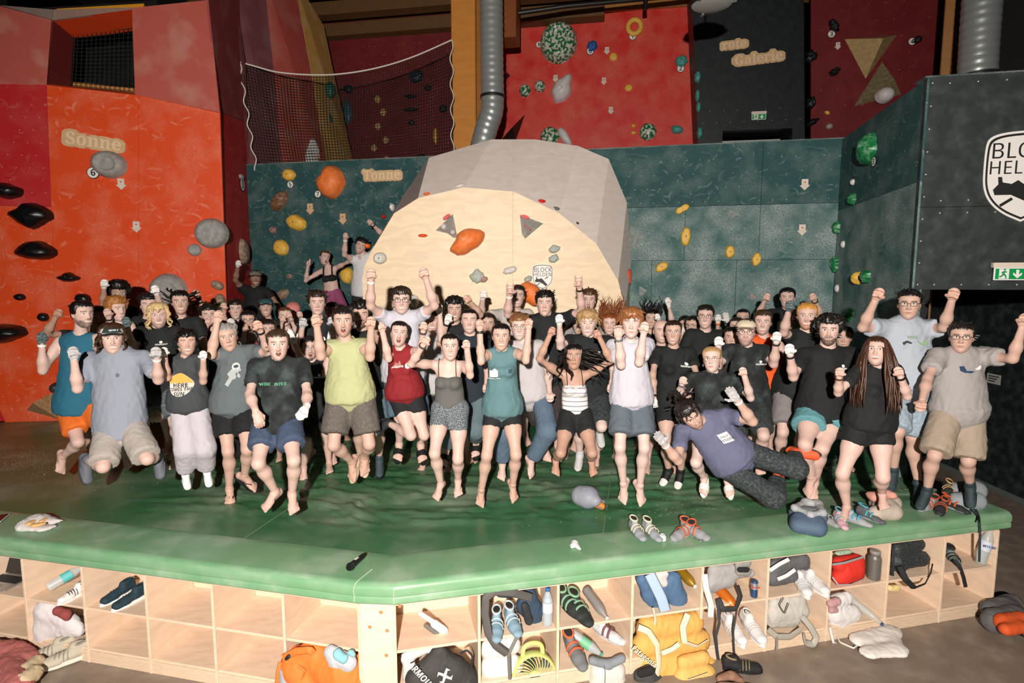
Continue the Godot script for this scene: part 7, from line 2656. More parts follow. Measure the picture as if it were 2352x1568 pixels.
	who({"lab": "man leaning on the wall in cap and moustache, one taped fist high", "d": 9.0, "h": 1.8, "hd": [587, 640], "sh": [557, 664, 612, 668], "A": [541, 643, 546, 612], "B": [640, 702, 650, 725], "ga": "w", "top": ["tee", "0f1214", 0.5], "hair": "short", "hc": "14100e", "cap": ["6f6a60", "4a4640"], "beard": 0.9, "musonly": true, "face": "smile", "sk": 3, "feet_down": false, "lod": 1})
	who({"lab": "smiling man in teal cap deep in the crowd", "d": 7.6, "h": 1.76, "hd": [611, 706], "top": ["tee", "121618", 0.6], "hair": "short", "hc": "14100e", "cap": ["1d4a4c", "163a3c"], "face": "smile", "eyes": 0.0, "sk": 1, "lod": 1})
	who({"lab": "long-haired woman in glasses with fists before her mouth", "d": 6.5, "h": 1.62, "f": true, "hd": [570, 737], "sh": [540, 778, 606, 778], "A": [556, 795, 562, 760], "B": [602, 800, 594, 762], "wb": "17181a", "L": [520, 1035, 509, 1105, 507, 1138], "R": [560, 1035, 566, 1105, 568, 1138], "top": ["tee", "c2c2bc", 0.6], "bot": ["111315", 1.1, 0.04], "ft": "sock", "fc": "111315", "hair": "long", "hc": "120d0c", "gl": "2a2422", "face": "calm", "sk": 1, "flow": [40, 0.28, 0.0, -1.0, 0.0, 0.012, 0.01]})
	who({"lab": "youth with dark bangs and a taped fist near the orange wall edge", "d": 7.2, "h": 1.74, "hd": [541, 711], "B": [560, 770, 537, 745], "gb": "w", "A": [515, 745, 514, 712], "top": ["tee", "2a2624", 0.6], "hair": "fringe", "hc": "1d1512", "face": "calm", "sk": 0})
	who({"lab": "dark-haired person hiding the face behind raised fists", "d": 6.6, "h": 1.7, "hd": [480, 725], "A": [460, 790, 475, 748], "B": [500, 780, 494, 744], "top": ["tee", "1b1f22", 0.6], "hair": "messy", "hc": "14100e", "face": "calm", "sk": 0})
	who({"lab": "half-hidden dark-haired face under a fist with black watch", "d": 7.2, "h": 1.76, "hd": [453, 713], "B": [470, 715, 455, 682], "wb": "17181a", "top": ["tee", "121618", 0.6], "hair": "short", "hc": "14100e", "face": "calm", "sk": 1})
	who({"lab": "woman in dusty red top behind the shouting man's shoulder", "d": 6.3, "h": 1.66, "f": true, "hd": [616, 758], "sh": [582, 796, 640, 792], "top": ["tee", "93434a", 0.6], "hair": "long", "hc": "1d1310", "face": "calm", "sk": 1, "flow": [30, 0.2, 0.0, -1.0, 0.0, 0.012, 0.01]})
	who({"lab": "woman laughing behind her own raised fist and bracelet", "d": 6.9, "h": 1.68, "f": true, "hd": [655, 727], "A": [640, 775, 648, 740], "B": [684, 770, 668, 732], "wb": "8d857c", "top": ["tee", "6a3a3c", 0.6], "hair": "tied", "hc": "5a3a26", "face": "laugh", "sk": 0})
	who({"lab": "person in a pink beanie with one fist raised", "d": 7.6, "h": 1.72, "hd": [674, 716], "hr": [0, -30, 0], "B": [700, 760, 691, 730], "top": ["tee", "3a3432", 0.6], "hair": "bald", "hc": "5a3a36", "cap": ["c87a74", "c87a74"], "face": "calm", "sk": 4, "lod": 1})
	who({"lab": "solemn youth with tousled brown hair in black, standing out of the crowd", "d": 6.1, "h": 1.84, "hd": [729, 697], "sh": [698, 744, 760, 744], "A": [686, 800, 694, 752], "B": [772, 800, 764, 750], "ga": "g", "gb": "g", "top": ["tee", "14191c", 0.6], "hair": "messy", "hc": "2a1c14", "face": "calm", "sk": 0})
	who({"lab": "small face with dark hair between two bearded men", "d": 7.2, "h": 1.72, "hd": [763, 717], "top": ["tee", "4a4642", 0.6], "hair": "short", "hc": "14100e", "face": "calm", "sk": 2})
	who({"lab": "woman in black sports top and pink leggings clinging to the wall, two fingers up", "d": 9.2, "h": 1.68, "f": true, "hd": [746, 592], "hr": [20, 0, -12], "sh": [738, 622, 774, 614], "A": [702, 645, 707, 612], "B": [798, 602, 822, 594], "ha": "v", "hp": [750, 676, 775, 674], "L": [758, 722, 768, 765], "R": [794, 714, 800, 760], "top": ["crop", "0f1113"], "bot": ["94496f", 1.75, 0.006], "hair": "tied", "hc": "5a3a24", "face": "open", "sk": 0, "feet_down": false, "lod": 1})
	who({"lab": "man in white T-shirt peeking round the barrel with both fists out", "d": 9.0, "h": 1.78, "hd": [828, 566], "hr": [0, 0, -22], "sh": [812, 596, 856, 586], "A": [791, 585, 793, 550], "B": [880, 540, 856, 516], "ga": "", "wb": "17181a", "wa": "e8e6e2", "top": ["tee", "d0d0d2", 0.4], "hair": "messy", "hc": "14100e", "face": "smile", "beard": 0.4, "sk": 0, "feet_down": false, "lod": 1})
	who({"lab": "man in beige T-shirt with one taped fist raised before the barrel", "d": 6.6, "h": 1.86, "hd": [1188, 681], "sh": [1150, 722, 1214, 722], "A": [1104, 724, 1109, 686], "ga": "w", "top": ["tee", "b8b0aa", 0.6], "hair": "short", "hc": "2a1d16", "face": "smile", "sk": 0})
	who({"lab": "brown-haired man half hidden behind the horn-making arm", "d": 6.6, "h": 1.84, "hd": [1352, 691], "top": ["tee", "8d8a88", 0.6], "hair": "messy", "hc": "4a301e", "face": "open", "sk": 0})
	who({"lab": "woman with copper hair flung upward behind the red-haired boy", "d": 6.2, "h": 1.64, "f": true, "hd": [1400, 745], "top": ["tee", "3f6a60", 0.6], "bot": ["3f6a60", 0.7, 0.04], "hair": "long", "hc": "7a3f1a", "face": "laugh", "sk": 0, "A": [1376, 800, 1380, 830], "flow": [80, 0.26, 0.1, 0.75, 0.0, 0.009, 0.03]})
	who({"lab": "woman with black hair flying up and a taped fist", "d": 6.8, "h": 1.66, "f": true, "hd": [1496, 733], "B": [1524, 770, 1513, 735], "gb": "w", "top": ["tee", "121618", 0.6], "hair": "long", "hc": "100c0b", "face": "laugh", "sk": 1, "flow": [60, 0.2, 0.0, 0.8, 0.0, 0.01, 0.03]})
	who({"lab": "hidden climber, only a taped forearm and fist raised beside bald man", "d": 7.4, "h": 1.7, "hd": [1520, 765], "A": [1545, 745, 1536, 702], "sh": [1538, 790, 1580, 790], "ga": "w", "top": ["tee", "121618", 0.6], "hair": "short", "hc": "14100e", "face": "calm", "sk": 0})
	who({"lab": "woman with dark hair and thick glasses tucked beside the tall man", "d": 6.8, "h": 1.68, "f": true, "hd": [1590, 749], "hr": [-20, 0, 0], "top": ["tee", "121618", 0.6], "hair": "long", "hc": "14100e", "gl": "17110f", "face": "calm", "sk": 1, "B": [1566, 800, 1566, 765], "gb": "w"})
	who({"lab": "dark-haired face with glasses behind the woman in round glasses", "d": 7.2, "h": 1.68, "hd": [1574, 748], "top": ["tee", "121618", 0.6], "hair": "short", "hc": "14100e", "gl": "17110f", "face": "calm", "sk": 1})
	who({"lab": "close-cropped man peeping above the cream cap", "d": 7.3, "h": 1.76, "hd": [1706, 731], "B": [1680, 770, 1671, 738], "A": [1648, 780, 1649, 740], "gb": "w", "ga": "w", "wa": "c8622a", "wb": "26282a", "ha": "fist", "hb": "open", "top": ["tee", "121618", 0.6], "hair": "buzz", "hc": "14100e", "face": "calm", "sk": 1})
	who({"lab": "dark-haired woman whose eyes show behind the cream cap man's shoulder", "d": 6.0, "h": 1.62, "f": true, "hd": [1680, 776], "top": ["tee", "26221f", 0.6], "hair": "tied", "hc": "14100e", "face": "calm", "sk": 1})
	who({"lab": "man's forehead just behind the cream cap brim", "d": 6.6, "h": 1.7, "hd": [1692, 752], "top": ["tee", "121618", 0.6], "hair": "buzz", "hc": "2a1d16", "face": "calm", "sk": 0})
	who({"lab": "shaven-headed bearded man behind the strawberry-blond man's ear", "d": 6.6, "h": 1.8, "hd": [1824, 727], "top": ["tee", "121618", 0.6], "hair": "buzz", "hc": "2a1d16", "beard": 0.6, "face": "calm", "sk": 0})
	who({"lab": "bearded face tucked between the navy shirt and the teal shirt", "d": 6.3, "h": 1.7, "hd": [1120, 745], "top": ["tee", "2a2f33", 0.6], "hair": "short", "hc": "2a1d16", "beard": 0.6, "face": "calm", "sk": 1})
	who({"lab": "person hidden behind the blond boy's ear", "d": 6.4, "h": 1.72, "hd": [1331, 745], "top": ["tee", "3a3d40", 0.6], "hair": "mid", "hc": "4a301e", "face": "calm", "sk": 0})
	who({"lab": "small dark-haired face behind the big curly-bearded man, fist over the brunette", "d": 6.0, "h": 1.66, "hd": [1937, 776], "B": [2006, 800, 2010, 778], "top": ["tee", "121618", 0.6], "hair": "short", "hc": "14100e", "face": "calm", "sk": 1})
	who({"lab": "person in white top seen from behind through the gallery net", "d": 11.2, "h": 1.72, "hd": [693, 304], "hr": [180, -20, 0], "sh": [672, 322, 720, 326], "A": [660, 325, 672, 350], "hp": [695, 370, 725, 368], "L": [690, 415, 695, 460], "R": [730, 415, 730, 460], "top": ["tee", "d4d2d0", 0.8], "bot": ["111315", 1.8, 0.02], "hair": "short", "hc": "0f0c0b", "face": "calm", "sk": 0, "feet_down": false, "lod": 2, "noear": true})


# ---------- bags, shoes, bottles ----------
var NRB := Vector3(-sin(0.2269), 0, -cos(0.2269))     # into the right locker
var NLB := Vector3(sin(0.2199), 0, -cos(0.2199))      # into the left locker

# picture point at q metres behind the locker front
func inR(px: float, py: float, q: float) -> Vector3:
	return on_plane(px, py, RS + NRB * q, NRB)

func inL(px: float, py: float, q: float) -> Vector3:
	return on_plane(px, py, LS + NLB * q, NLB)

func thing(called: String, label: String, cat: String, where: Vector3, group := "") -> Node3D:
	var o := base(called, where)
	tag(o, label, cat, group)
	return o

# soft body through points: rows [x0, y0, x1, y1, r0, r1, flatness] in picture units, at depth q behind plane "R", "L" or on height y
func soft(o: Node3D, called: String, rows_: Array, place: Callable, m: Material, cell := 0.012, wr := 0.004, k := 70.0, n := Vector3.ZERO) -> MeshInstance3D:
	var b := []
	for r in rows_:
		var p0: Vector3 = place.call(r[0], r[1])
		var p1: Vector3 = place.call(r[2], r[3])
		var s := (p0 - CAM).length() / FPX * 0.97
		b.append(Bone.new(p0, p1, r[4] * s, r[5] * s, r[6] if r.size() > 6 else 1.0, n if n != Vector3.ZERO else NRB))
	var g := Geo.new()
	g.add(Net.new().run(b, cell, k), Transform3D())
	relax(g, 1)
	if wr > 0.0:
		wrinkle(g, wr, o.position.x * 50.0)
	return part(called, rel(g, o.position), m, o)

func strip(o: Node3D, called: String, pts: Array, place: Callable, w: float, m: Material, flat := 0.22) -> MeshInstance3D:
	var c := Curve3D.new()
	var P := []
	for q in pts:
		P.append(place.call(q[0], q[1]) + (CAM - place.call(q[0], q[1])).normalized() * (q[2] if q.size() > 2 else 0.0))
	for i in P.size():
		var t: Vector3 = (P[mini(i + 1, P.size() - 1)] - P[maxi(i - 1, 0)]) * 0.18
		c.add_point(P[i], -t, t)
	var ln := c.get_baked_length()
	var q := []
	var n := maxi(6, int(ln / 0.02))
	for i in n + 1:
		q.append(c.sample_baked(ln * i / n))
	var g := Geo.new()
	var d: Vector3 = (q[1] - q[0]).normalized()
	var face: Vector3 = (CAM - q[0]).normalized()
	g.tube(q, [w * 0.5], 8, true, flat, face if absf(d.dot(face)) < 0.9 else Vector3.UP)
	return part(called, rel(g, o.position), m, o)

func bottle(label: String, p: Vector3, up: Vector3, h: float, r: float, glass: Color, cap: Color, wrap := "", text := "", solid := false, squat := false) -> void:
	var o := thing("bottle", label, "bottle", p, "drinking bottles in the lockers")
	var x := up.cross(Vector3.BACK).normalized()
	if x.length() < 0.5: x = Vector3.RIGHT
	var t := Transform3D(Basis(x, up.normalized(), x.cross(up).normalized()), Vector3.ZERO)
	var m: StandardMaterial3D
	if solid:
		m = mat(glass, 0.4, 0.25)
	else:
		var key := "pet" + glass.to_html()
		if not mats.has(key):
			m = StandardMaterial3D.new()
			m.albedo_color = Color(glass.r, glass.g, glass.b, 0.45)
			m.transparency = BaseMaterial3D.TRANSPARENCY_ALPHA
			m.roughness = 0.3
			mats[key] = m
		m = mats[key]
	var g := Geo.new()
	var prof := [[0.0, 0.0], [r * 0.7, 0.0], [r * 0.95, h * 0.02], [r, h * 0.06], [r * 0.96, h * 0.2], [r, h * 0.24], [r * 0.97, h * 0.42], [r, h * 0.46], [r, h * 0.62], [r * 0.92, h * 0.72], [r * 0.6, h * 0.85], [r * 0.36, h * 0.92], [r * 0.34, h * 0.95], [0.0, h * 0.95]]
	if squat:
		prof = [[0.0, 0.0], [r * 0.9, 0.0], [r, h * 0.03], [r, h * 0.72], [r * 0.9, h * 0.79], [r * 0.74, h * 0.82], [r * 0.74, h * 0.86], [0.0, h * 0.86]]
	g.lathe(prof, 20, t)
	part("body", g, m, o)
	g = Geo.new()
	var cr := r * (0.8 if squat else 0.42)
	var c0 := h * (0.85 if squat else 0.93)
	g.lathe([[0.0, c0], [cr, c0], [cr, h * 0.985], [cr * 0.85, h], [0.0, h]], 18, t)
	part("cap", g, mat(cap, 0.5), o)
	if wrap:
		g = Geo.new()
		g.lathe([[r * 1.012, h * 0.38], [r * 1.012, h * 0.64]], 20, t)
		part("paper_label", g, mat(hexc(wrap), 0.6), o)
	if text:
		part("lettering", text_geo(text, r * 0.62, t * Transform3D(Basis(), Vector3(0, h * 0.52, r * 1.03)), 0.001, true), mat(hexc("2f6ea0"), 0.6), o.get_node("paper_label"))

func shoe_bones(kind: String) -> Array:
	var up := Vector3.UP
	if kind == "climb":
		return [Bone.new(Vector3(0, 0.045, -0.075), Vector3(0, 0.035, -0.02), 0.03, 0.034), Bone.new(Vector3(0, 0.035, -0.02), Vector3(0.004, 0.024, 0.06), 0.034, 0.036, 1.2, up), Bone.new(Vector3(0.004, 0.02, 0.06), Vector3(0.006, 0.016, 0.112), 0.039, 0.032, 1.5, up), Bone.new(Vector3(0, 0.07, -0.08), Vector3(0, 0.075, -0.03), 0.022, 0.026)]
	return [Bone.new(Vector3(0, 0.05, -0.09), Vector3(0, 0.045, -0.02), 0.034, 0.038), Bone.new(Vector3(0, 0.045, -0.02), Vector3(0.004, 0.035, 0.07), 0.04, 0.038, 1.15, up), Bone.new(Vector3(0.004, 0.03, 0.06), Vector3(0.006, 0.03, 0.12), 0.045, 0.041, 1.3, up), Bone.new(Vector3(0, 0.08, -0.095), Vector3(0, 0.085, -0.03), 0.026, 0.032)]

func shoe(label: String, p: Vector3, dir: Vector3, up: Vector3, kind: String, c1: String, c2: String, c3: String, sc := 1.0, group := "shoes left in the lockers") -> void:
	var o := thing("climbing_shoe" if kind == "climb" else "sneaker", label, "shoe", p, group)
	var z := dir.normalized()
	var x := up.cross(z).normalized()
	var t := Transform3D(Basis(x, z.cross(x), z).scaled_local(Vector3.ONE * sc), Vector3.ZERO)
	for q in ["climb", "sneak"]:
		if not HT.has("shoe_" + q):
			HT["shoe_" + q] = Net.new().run(shoe_bones(q), 0.0065, 200.0)
	var g := Geo.new()
	g.add(HT["shoe_" + ("climb" if kind == "climb" else "sneak")], t)
	part("upper", g, mat(hexc(c1), 0.8), o)
	g = Geo.new()
	var sole := PackedVector2Array()
	var L := 0.115 if kind == "climb" else 0.142
	for a in 24:
		var an := TAU * a / 24
		var zz := 0.024 + sin(an) * L
		sole.append(Vector2(cos(an) * ((0.043 if kind != "climb" else 0.037) if zz > 0.03 else 0.036) + 0.004, zz))
	g.prism(sole, 0.013 if kind == "climb" else 0.026, t * Transform3D(Basis(Vector3.RIGHT, PI / 2), Vector3(0, -0.004 if kind != "climb" else 0.002, 0)))
	part("sole", g, mat(hexc(c2), 0.7), o)
	# opening and fastening
	g = Geo.new()
	var ring := []
	for a in 17:
		var an := TAU * a / 16
		ring.append(t * Vector3(cos(an) * 0.026, 0.103 + 0.012 * -sin(an) * 0.6, -0.055 + sin(an) * 0.04))
	g.tube(ring, [0.007 * sc], 6, false)
	part("collar", g, mat(hexc(c3), 0.8), o)
	g = Geo.new()
	g.lathe([[0.0, 0.104], [0.022, 0.1045], [0.024, 0.1]], 14, t * Transform3D(Basis.from_scale(Vector3(1, 1, 1.5)), Vector3(0, 0.004, -0.055)))
	part("insole", g, mat(hexc("26221f"), 0.9), o)
	for i in (2 if kind == "climb" else 4):
		g = Geo.new()
		var zz := 0.0 + (0.04 * i if kind == "climb" else 0.022 * i)
		var pts := []
		for j in 9:
			var an := PI * j / 8
			pts.append(t * Vector3(cos(an) * 0.041 + 0.002, 0.032 + sin(an) * (0.048 - 0.1 * zz), zz + (0.008 * cos(an) if kind != "climb" else 0.0)))
		g.tube(pts, [(0.009 if kind == "climb" else 0.0035) * sc], 6, true, 0.35 if kind == "climb" else 1.0, t.basis.y)
		part("velcro_strap" if kind == "climb" else "lace", g, mat(hexc(c3), 0.8), o)

func nylon(c: String) -> Material:
	return mat(hexc(c), 0.75)

func props() -> void:
	var B := func(px, py): return on_y(px, py, 0.955)
	var by := func(h: float) -> Callable: return func(px, py): return on_y(px, py, 0.95 + h)
	var R := func(q: float) -> Callable: return func(px, py): return inR(px, py, q)
	var Lq := func(q: float) -> Callable: return func(px, py): return inL(px, py, q)
	var fl := func(h: float) -> Callable: return func(px, py): return on_y(px, py, h)
	var UP := Vector3.UP

	# --- on the cushion and the mat ---
	var o := thing("tote_bag", "crumpled white cotton bag with yellow print lying on the cushion", "bag", B.call(95, 1205))
	soft(o, "fabric", [[62, 1206, 85, 1198, 16, 19, 1.5], [85, 1198, 112, 1198, 19, 14, 1.8], [110, 1200, 142, 1195, 12, 3, 1.8], [60, 1210, 100, 1213, 12, 10, 2.2], [100, 1213, 122, 1208, 10, 6, 2.2]], by.call(0.02), mat(hexc("cfc8c6"), 0.9), 0.011, 0.008, 90.0, UP)
	soft(o, "print", [[66, 1202, 78, 1196, 6, 5, 2.0], [80, 1206, 100, 1202, 7, 5, 2.0], [96, 1196, 104, 1192, 5, 5, 2.0]], by.call(0.055), mat(hexc("dcae72"), 0.9), 0.008, 0.003, 90.0, UP)
	o = thing("phone", "edge of a phone lying at the left frame side", "phone", B.call(2, 1192))
	var g := Geo.new()
	g.cbox(Transform3D(Basis(UP, 0.35), Vector3(-0.02, 0.006, 0)), Vector3(0.1, 0.009, 0.17), 0.003)
	part("case", g, mat(hexc("c9c2be"), 0.4), o)
	g = Geo.new()
	g.cbox(Transform3D(Basis(UP, 0.35), Vector3(-0.02, 0.0112, 0)), Vector3(0.09, 0.001, 0.16), 0.0004)
	part("screen", g, mat(hexc("15181b"), 0.15), o)
	# microphone
	var m0 := on_y(804, 1301, 0.985)
	var m1 := on_y(839, 1272, 0.972)
	o = thing("microphone", "black wireless microphone with mesh head lying on the green cushion", "microphone", Vector3(m0.x, 0.953, m0.z))
	var md := (m1 - m0).normalized()
	var mt := Transform3D(Basis(md.cross(UP).normalized(), md, md.cross(UP).normalized().cross(md)), m0 - o.position)
	g = Geo.new()
	g.lathe([[0.0, -0.03], [0.016, -0.027], [0.025, -0.015], [0.0275, 0.0], [0.026, 0.014], [0.021, 0.026]], 24, mt)
	part("mesh_head", g, mat(hexc("3a3c3a"), 0.35, 0.7, "fine", 0.6, 30.0), o)
	g = Geo.new()
	g.lathe([[0.0275, -0.003], [0.0295, 0.0], [0.0275, 0.004]], 24, mt)
	part("ring", g, mat(hexc("1a1c1b"), 0.4), o)
	g = Geo.new()
	var ml := (m1 - m0).length()
	g.lathe([[0.021, 0.026], [0.0235, 0.034], [0.0225, 0.05], [0.019, ml * 0.8], [0.014, ml - 0.01], [0.0, ml]], 24, mt)
	part("handle", g, mat(hexc("101312"), 0.45), o)
	g = Geo.new()
	g.cbox(mt * Transform3D(Basis(), Vector3(0.0, 0.09, 0.0215)) , Vector3(0.018, 0.04, 0.004), 0.001)
	part("label_sticker", g, mat(hexc("d8d4cf"), 0.6), o)
	o = thing("tissue", "crumpled white tissue alone on the cushion", "tissue", B.call(1322, 1256))
	soft(o, "paper", [[1314, 1256, 1320, 1246, 4, 6, 1.3], [1320, 1246, 1331, 1260, 7, 4, 1.3], [1310, 1252, 1316, 1251, 2, 3, 1.0]], by.call(0.015), mat(hexc("e2e0e0"), 0.9), 0.007, 0.004, 150.0, UP)
	# shoes on the cushion
	for q in [[1461, 1226, -0.25, "pale grey velcro climbing shoe, left one beside the tape roll"], [1494, 1228, 0.1, "pale grey velcro climbing shoe touching the tape roll"]]:
		shoe(q[3], B.call(q[0], q[1]), Vector3(0.25 + q[2] * 0.3, 0, 1), UP, "climb", "8f9399", "6d7076", "d8cfae", 1.05, "shoes lying on the green cushion")
	o = thing("tape_roll", "roll of white finger tape beside grey climbing shoes", "tape", B.call(1521, 1240))
	g = Geo.new()
	g.lathe([[0.014, 0.0], [0.028, 0.0], [0.03, 0.003], [0.03, 0.034], [0.022, 0.036], [0.022, 0.046], [0.012, 0.048], [0.012, 0.0]], 26, Transform3D())
	part("roll", g, mat(hexc("e2ded9"), 0.8), o)
	shoe("grey and orange climbing shoe with its sole turned up, beside a carabiner", B.call(1566, 1228), Vector3(-0.6, 0, 0.5), Vector3(0.3, 1, 0.3), "climb", "8b8d90", "a7a9aa", "c45a36", 1.1, "shoes lying on the green cushion")
	shoe("grey climbing shoe with orange lining tipped beside its mate", B.call(1594, 1226), Vector3(0.5, 0, 0.9), Vector3(-0.3, 1, 0.2), "climb", "8b8d90", "7d7f82", "c9663e", 1.1, "shoes lying on the green cushion")
	o = thing("carabiner", "silver carabiner with blue cord clipped to orange-lined shoes", "carabiner", B.call(1608, 1244))
	g = Geo.new()
	var cp := []
	for a in 21:
		var an := TAU * a / 20
		cp.append(Vector3(cos(an) * 0.024, 0.012 + 0.01 * sin(an), sin(an) * 0.06 - 0.03))
	g.tube(cp, [0.0055], 6, false)
	part("loop", g, mat(hexc("c9cbcc"), 0.25, 0.9), o)
	g = Geo.new()
	g.tube([Vector3(-0.01, 0.02, -0.09), Vector3(0.01, 0.05, -0.12), Vector3(0.04, 0.04, -0.16)], [0.008], 6)
	part("cord", g, mat(hexc("6f9db5"), 0.8), o)
	o = thing("chalk_bag", "round grey plastic-covered ball bag with orange band on the mat", "bag", on_y(1350, 1160, MAT))
	soft(o, "pouch", [[1335, 1138, 1352, 1142, 23, 24], [1352, 1142, 1368, 1150, 22, 13]], func(px, py): return on_y(px, py, MAT + 0.09), mat(hexc("8d8f9b"), 0.5), 0.012, 0.003, 70.0)
	soft(o, "band", [[1364, 1154, 1382, 1162, 10, 8]], func(px, py): return on_y(px, py, MAT + 0.045), mat(hexc("d97a2c"), 0.7), 0.008, 0.0, 90.0)
	soft(o, "drawstring_end", [[1372, 1146, 1386, 1152, 6, 4], [1376, 1166, 1384, 1167, 3, 2]], func(px, py): return on_y(px, py, MAT + 0.05), mat(hexc("6d7078"), 0.8), 0.008, 0.005, 90.0)
	# chalk buckets and shoes at the right
	o = thing("chalk_bucket", "slate blue chalk bucket with pale roll-top opening and white print", "bag", B.call(1856, 1210))
	soft(o, "bucket", [[1832, 1206, 1880, 1214, 15, 15], [1832, 1180, 1880, 1188, 17, 17], [1840, 1200, 1872, 1206, 22, 22]], by.call(0.05), nylon("4a5d73"), 0.012, 0.004, 80.0)
	soft(o, "rim", [[1826, 1166, 1850, 1153, 7, 7], [1850, 1153, 1880, 1158, 7, 7], [1880, 1158, 1890, 1178, 7, 7], [1890, 1178, 1862, 1182, 6, 6], [1862, 1182, 1826, 1166, 6, 6]], by.call(0.14), nylon("a3a5a8"), 0.01, 0.006, 90.0)
	soft(o, "lining", [[1838, 1168, 1880, 1172, 10, 10, 1.5]], by.call(0.125), mat(hexc("5d6064"), 0.9), 0.012, 0.003, 90.0, UP)
	var bt := Transform3D(Basis(UP, -0.28), on_y(1850, 1200, 1.0) + Vector3(0.0, 0.0, 0.135) - o.position)
	part("lettering", text_geo("MAMMUT", 0.034, bt, 0.002, true), mat(hexc("dcdad6"), 0.7), o)
	part("lettering", text_geo("SINCE 1862", 0.02, bt.translated_local(Vector3(0, -0.03, 0)), 0.002), mat(hexc("c9c9c6"), 0.7), o)
	for q in [[1892, 1192, 0.3, "8d8f90", "77797b", "9a9c9c", "grey climbing shoe leaning against the slate bucket"], [1926, 1196, -0.2, "c9a0a8", "8f9194", "6fa3ab", "pale pink climbing shoe in the row on the cushion"], [1960, 1194, 0.8, "9a9ca0", "8a8c90", "4d9db0", "light grey climbing shoe with turquoise tab in the row"], [1992, 1186, 0.5, "55585c", "8d9094", "4d9db0", "dark grey climbing shoe at the end of the row"]]:
		shoe(q[6], B.call(q[0], q[1] + 6), Vector3(q[2], 0, 1), Vector3(0.2, 1, -0.1), "climb", q[3], q[4], q[5], 1.0, "shoes lying on the green cushion")
	o = thing("chalk_bag", "beige chalk bag with salmon drawstring beside the woman's foot", "bag", B.call(2038, 1190))
	soft(o, "pouch", [[2012, 1178, 2052, 1176, 14, 16], [2016, 1155, 2050, 1156, 15, 16], [2030, 1166, 2040, 1168, 20, 20]], by.call(0.06), nylon("b3a79a"), 0.012, 0.004, 80.0)
	soft(o, "collar", [[2006, 1140, 2030, 1134, 8, 9], [2030, 1134, 2052, 1138, 9, 7], [1996, 1136, 2010, 1142, 6, 8]], by.call(0.16), nylon("c98f80"), 0.01, 0.006, 90.0)
	soft(o, "buckle", [[2050, 1170, 2054, 1178, 5, 4]], by.call(0.07), mat(hexc("1c1e20"), 0.6), 0.007, 0.0, 120.0)
	o = thing("chalk_bucket", "grey felt chalk bucket standing around the khaki man's ankle", "bag", B.call(2222, 1165))
	soft(o, "bucket", [[2200, 1152, 2240, 1150, 17, 17], [2202, 1128, 2240, 1126, 17, 18]], by.call(0.06), mat(hexc("8d9499"), 0.95), 0.012, 0.003, 80.0)
	for q in [[2128, 1166, -1.2, "8b8c8e", "a5a6a8", "b0543a", "grey-soled climbing shoe pointing left near the cushion end"], [2156, 1172, -0.5, "2a2c2e", "a9aaaa", "c4532c", "black and orange climbing shoe on its side near the cushion end"], [2185, 1168, 0.2, "26292b", "8f9294", "c4532c", "black climbing shoe leaning on the felt bucket"], [2170, 1146, -0.3, "2c3a34", "6d7274", "c9a06a", "dark climbing shoe heaped on the others by the felt bucket"]]:
		shoe(q[6], B.call(q[0], q[1]) + (Vector3(0, 0.06, 0) if q[1] < 1150 else Vector3.ZERO), Vector3(q[2], 0, 0.6), Vector3(0.3, 1, 0.2), "climb", q[3], q[4], q[5], 1.05, "shoes lying on the green cushion")
	o = thing("chalk_brush", "black strap-tied brush beside the felt bucket", "brush", B.call(2250, 1166))
	soft(o, "head", [[2232, 1164, 2258, 1164, 4, 3]], by.call(0.015), mat(hexc("1d2022"), 0.7), 0.007, 0.0, 120.0)
	strip(o, "strap", [[2240, 1166, 0.0], [2247, 1180, 0.03], [2250, 1200, 0.05]], by.call(0.01), 0.014, mat(hexc("16181a"), 0.8))

	# --- left locker ---
	o = thing("laptop", "open silver laptop with black keys in the leftmost cell", "laptop", inL(20, 1345, 0.15))
	var lt := Transform3D(Basis(LDIR * -1.0, UP, -NLB), Vector3(0, 0.0, 0))
	var ly := 0.452 - o.position.y
	g = Geo.new()
	g.cbox(lt.translated_local(Vector3(-0.05, ly + 0.006, 0.0)), Vector3(0.33, 0.014, 0.23), 0.004)
	part("base", g, mat(hexc("b9b5b0"), 0.35, 0.6), o)
	g = Geo.new()
	g.cbox(lt.translated_local(Vector3(-0.05, ly + 0.0138, -0.04)), Vector3(0.28, 0.002, 0.1), 0.0006)
	part("keyboard", g, mat(hexc("17181a"), 0.6), o)
	for r_ in 4:
		for c_ in 12:
			g = Geo.new()
			g.cbox(lt.translated_local(Vector3(-0.05 - 0.125 + 0.0228 * c_, ly + 0.0155, -0.075 + 0.023 * r_)), Vector3(0.019, 0.002, 0.019), 0.0006)
			part("key", g, mat(hexc("26282a"), 0.6), o.get_node("keyboard"))
	g = Geo.new()
	g.cbox(lt.translated_local(Vector3(-0.05, ly + 0.015, 0.07)), Vector3(0.1, 0.001, 0.06), 0.0003)
	part("trackpad", g, mat(hexc("9d9994"), 0.3, 0.5), o)
	g = Geo.new()
	g.cbox(lt.translated_local(Vector3(-0.05, ly + 0.115, -0.16)).rotated_local(Vector3.RIGHT, -0.35), Vector3(0.33, 0.22, 0.008), 0.003)
	part("lid", g, mat(hexc("1c1d1f"), 0.3), o)
	var sh := 0.452
	var shelf := func(px: float, q: float, left: bool) -> Vector3:
		var p := inL(px, 1340, q) if left else inR(px, 1340, q)
		p.y = sh
		return p
	bottle("clear plastic bottle with turquoise label lying among black straps", inL(108, 1345, 0.1) * Vector3(1, 0, 1) + Vector3(0, 0.5, 0), Vector3(0.55, 0.28, -0.6), 0.27, 0.04, hexc("cfd9da"), hexc("c9d4d4"), "59b5b5")
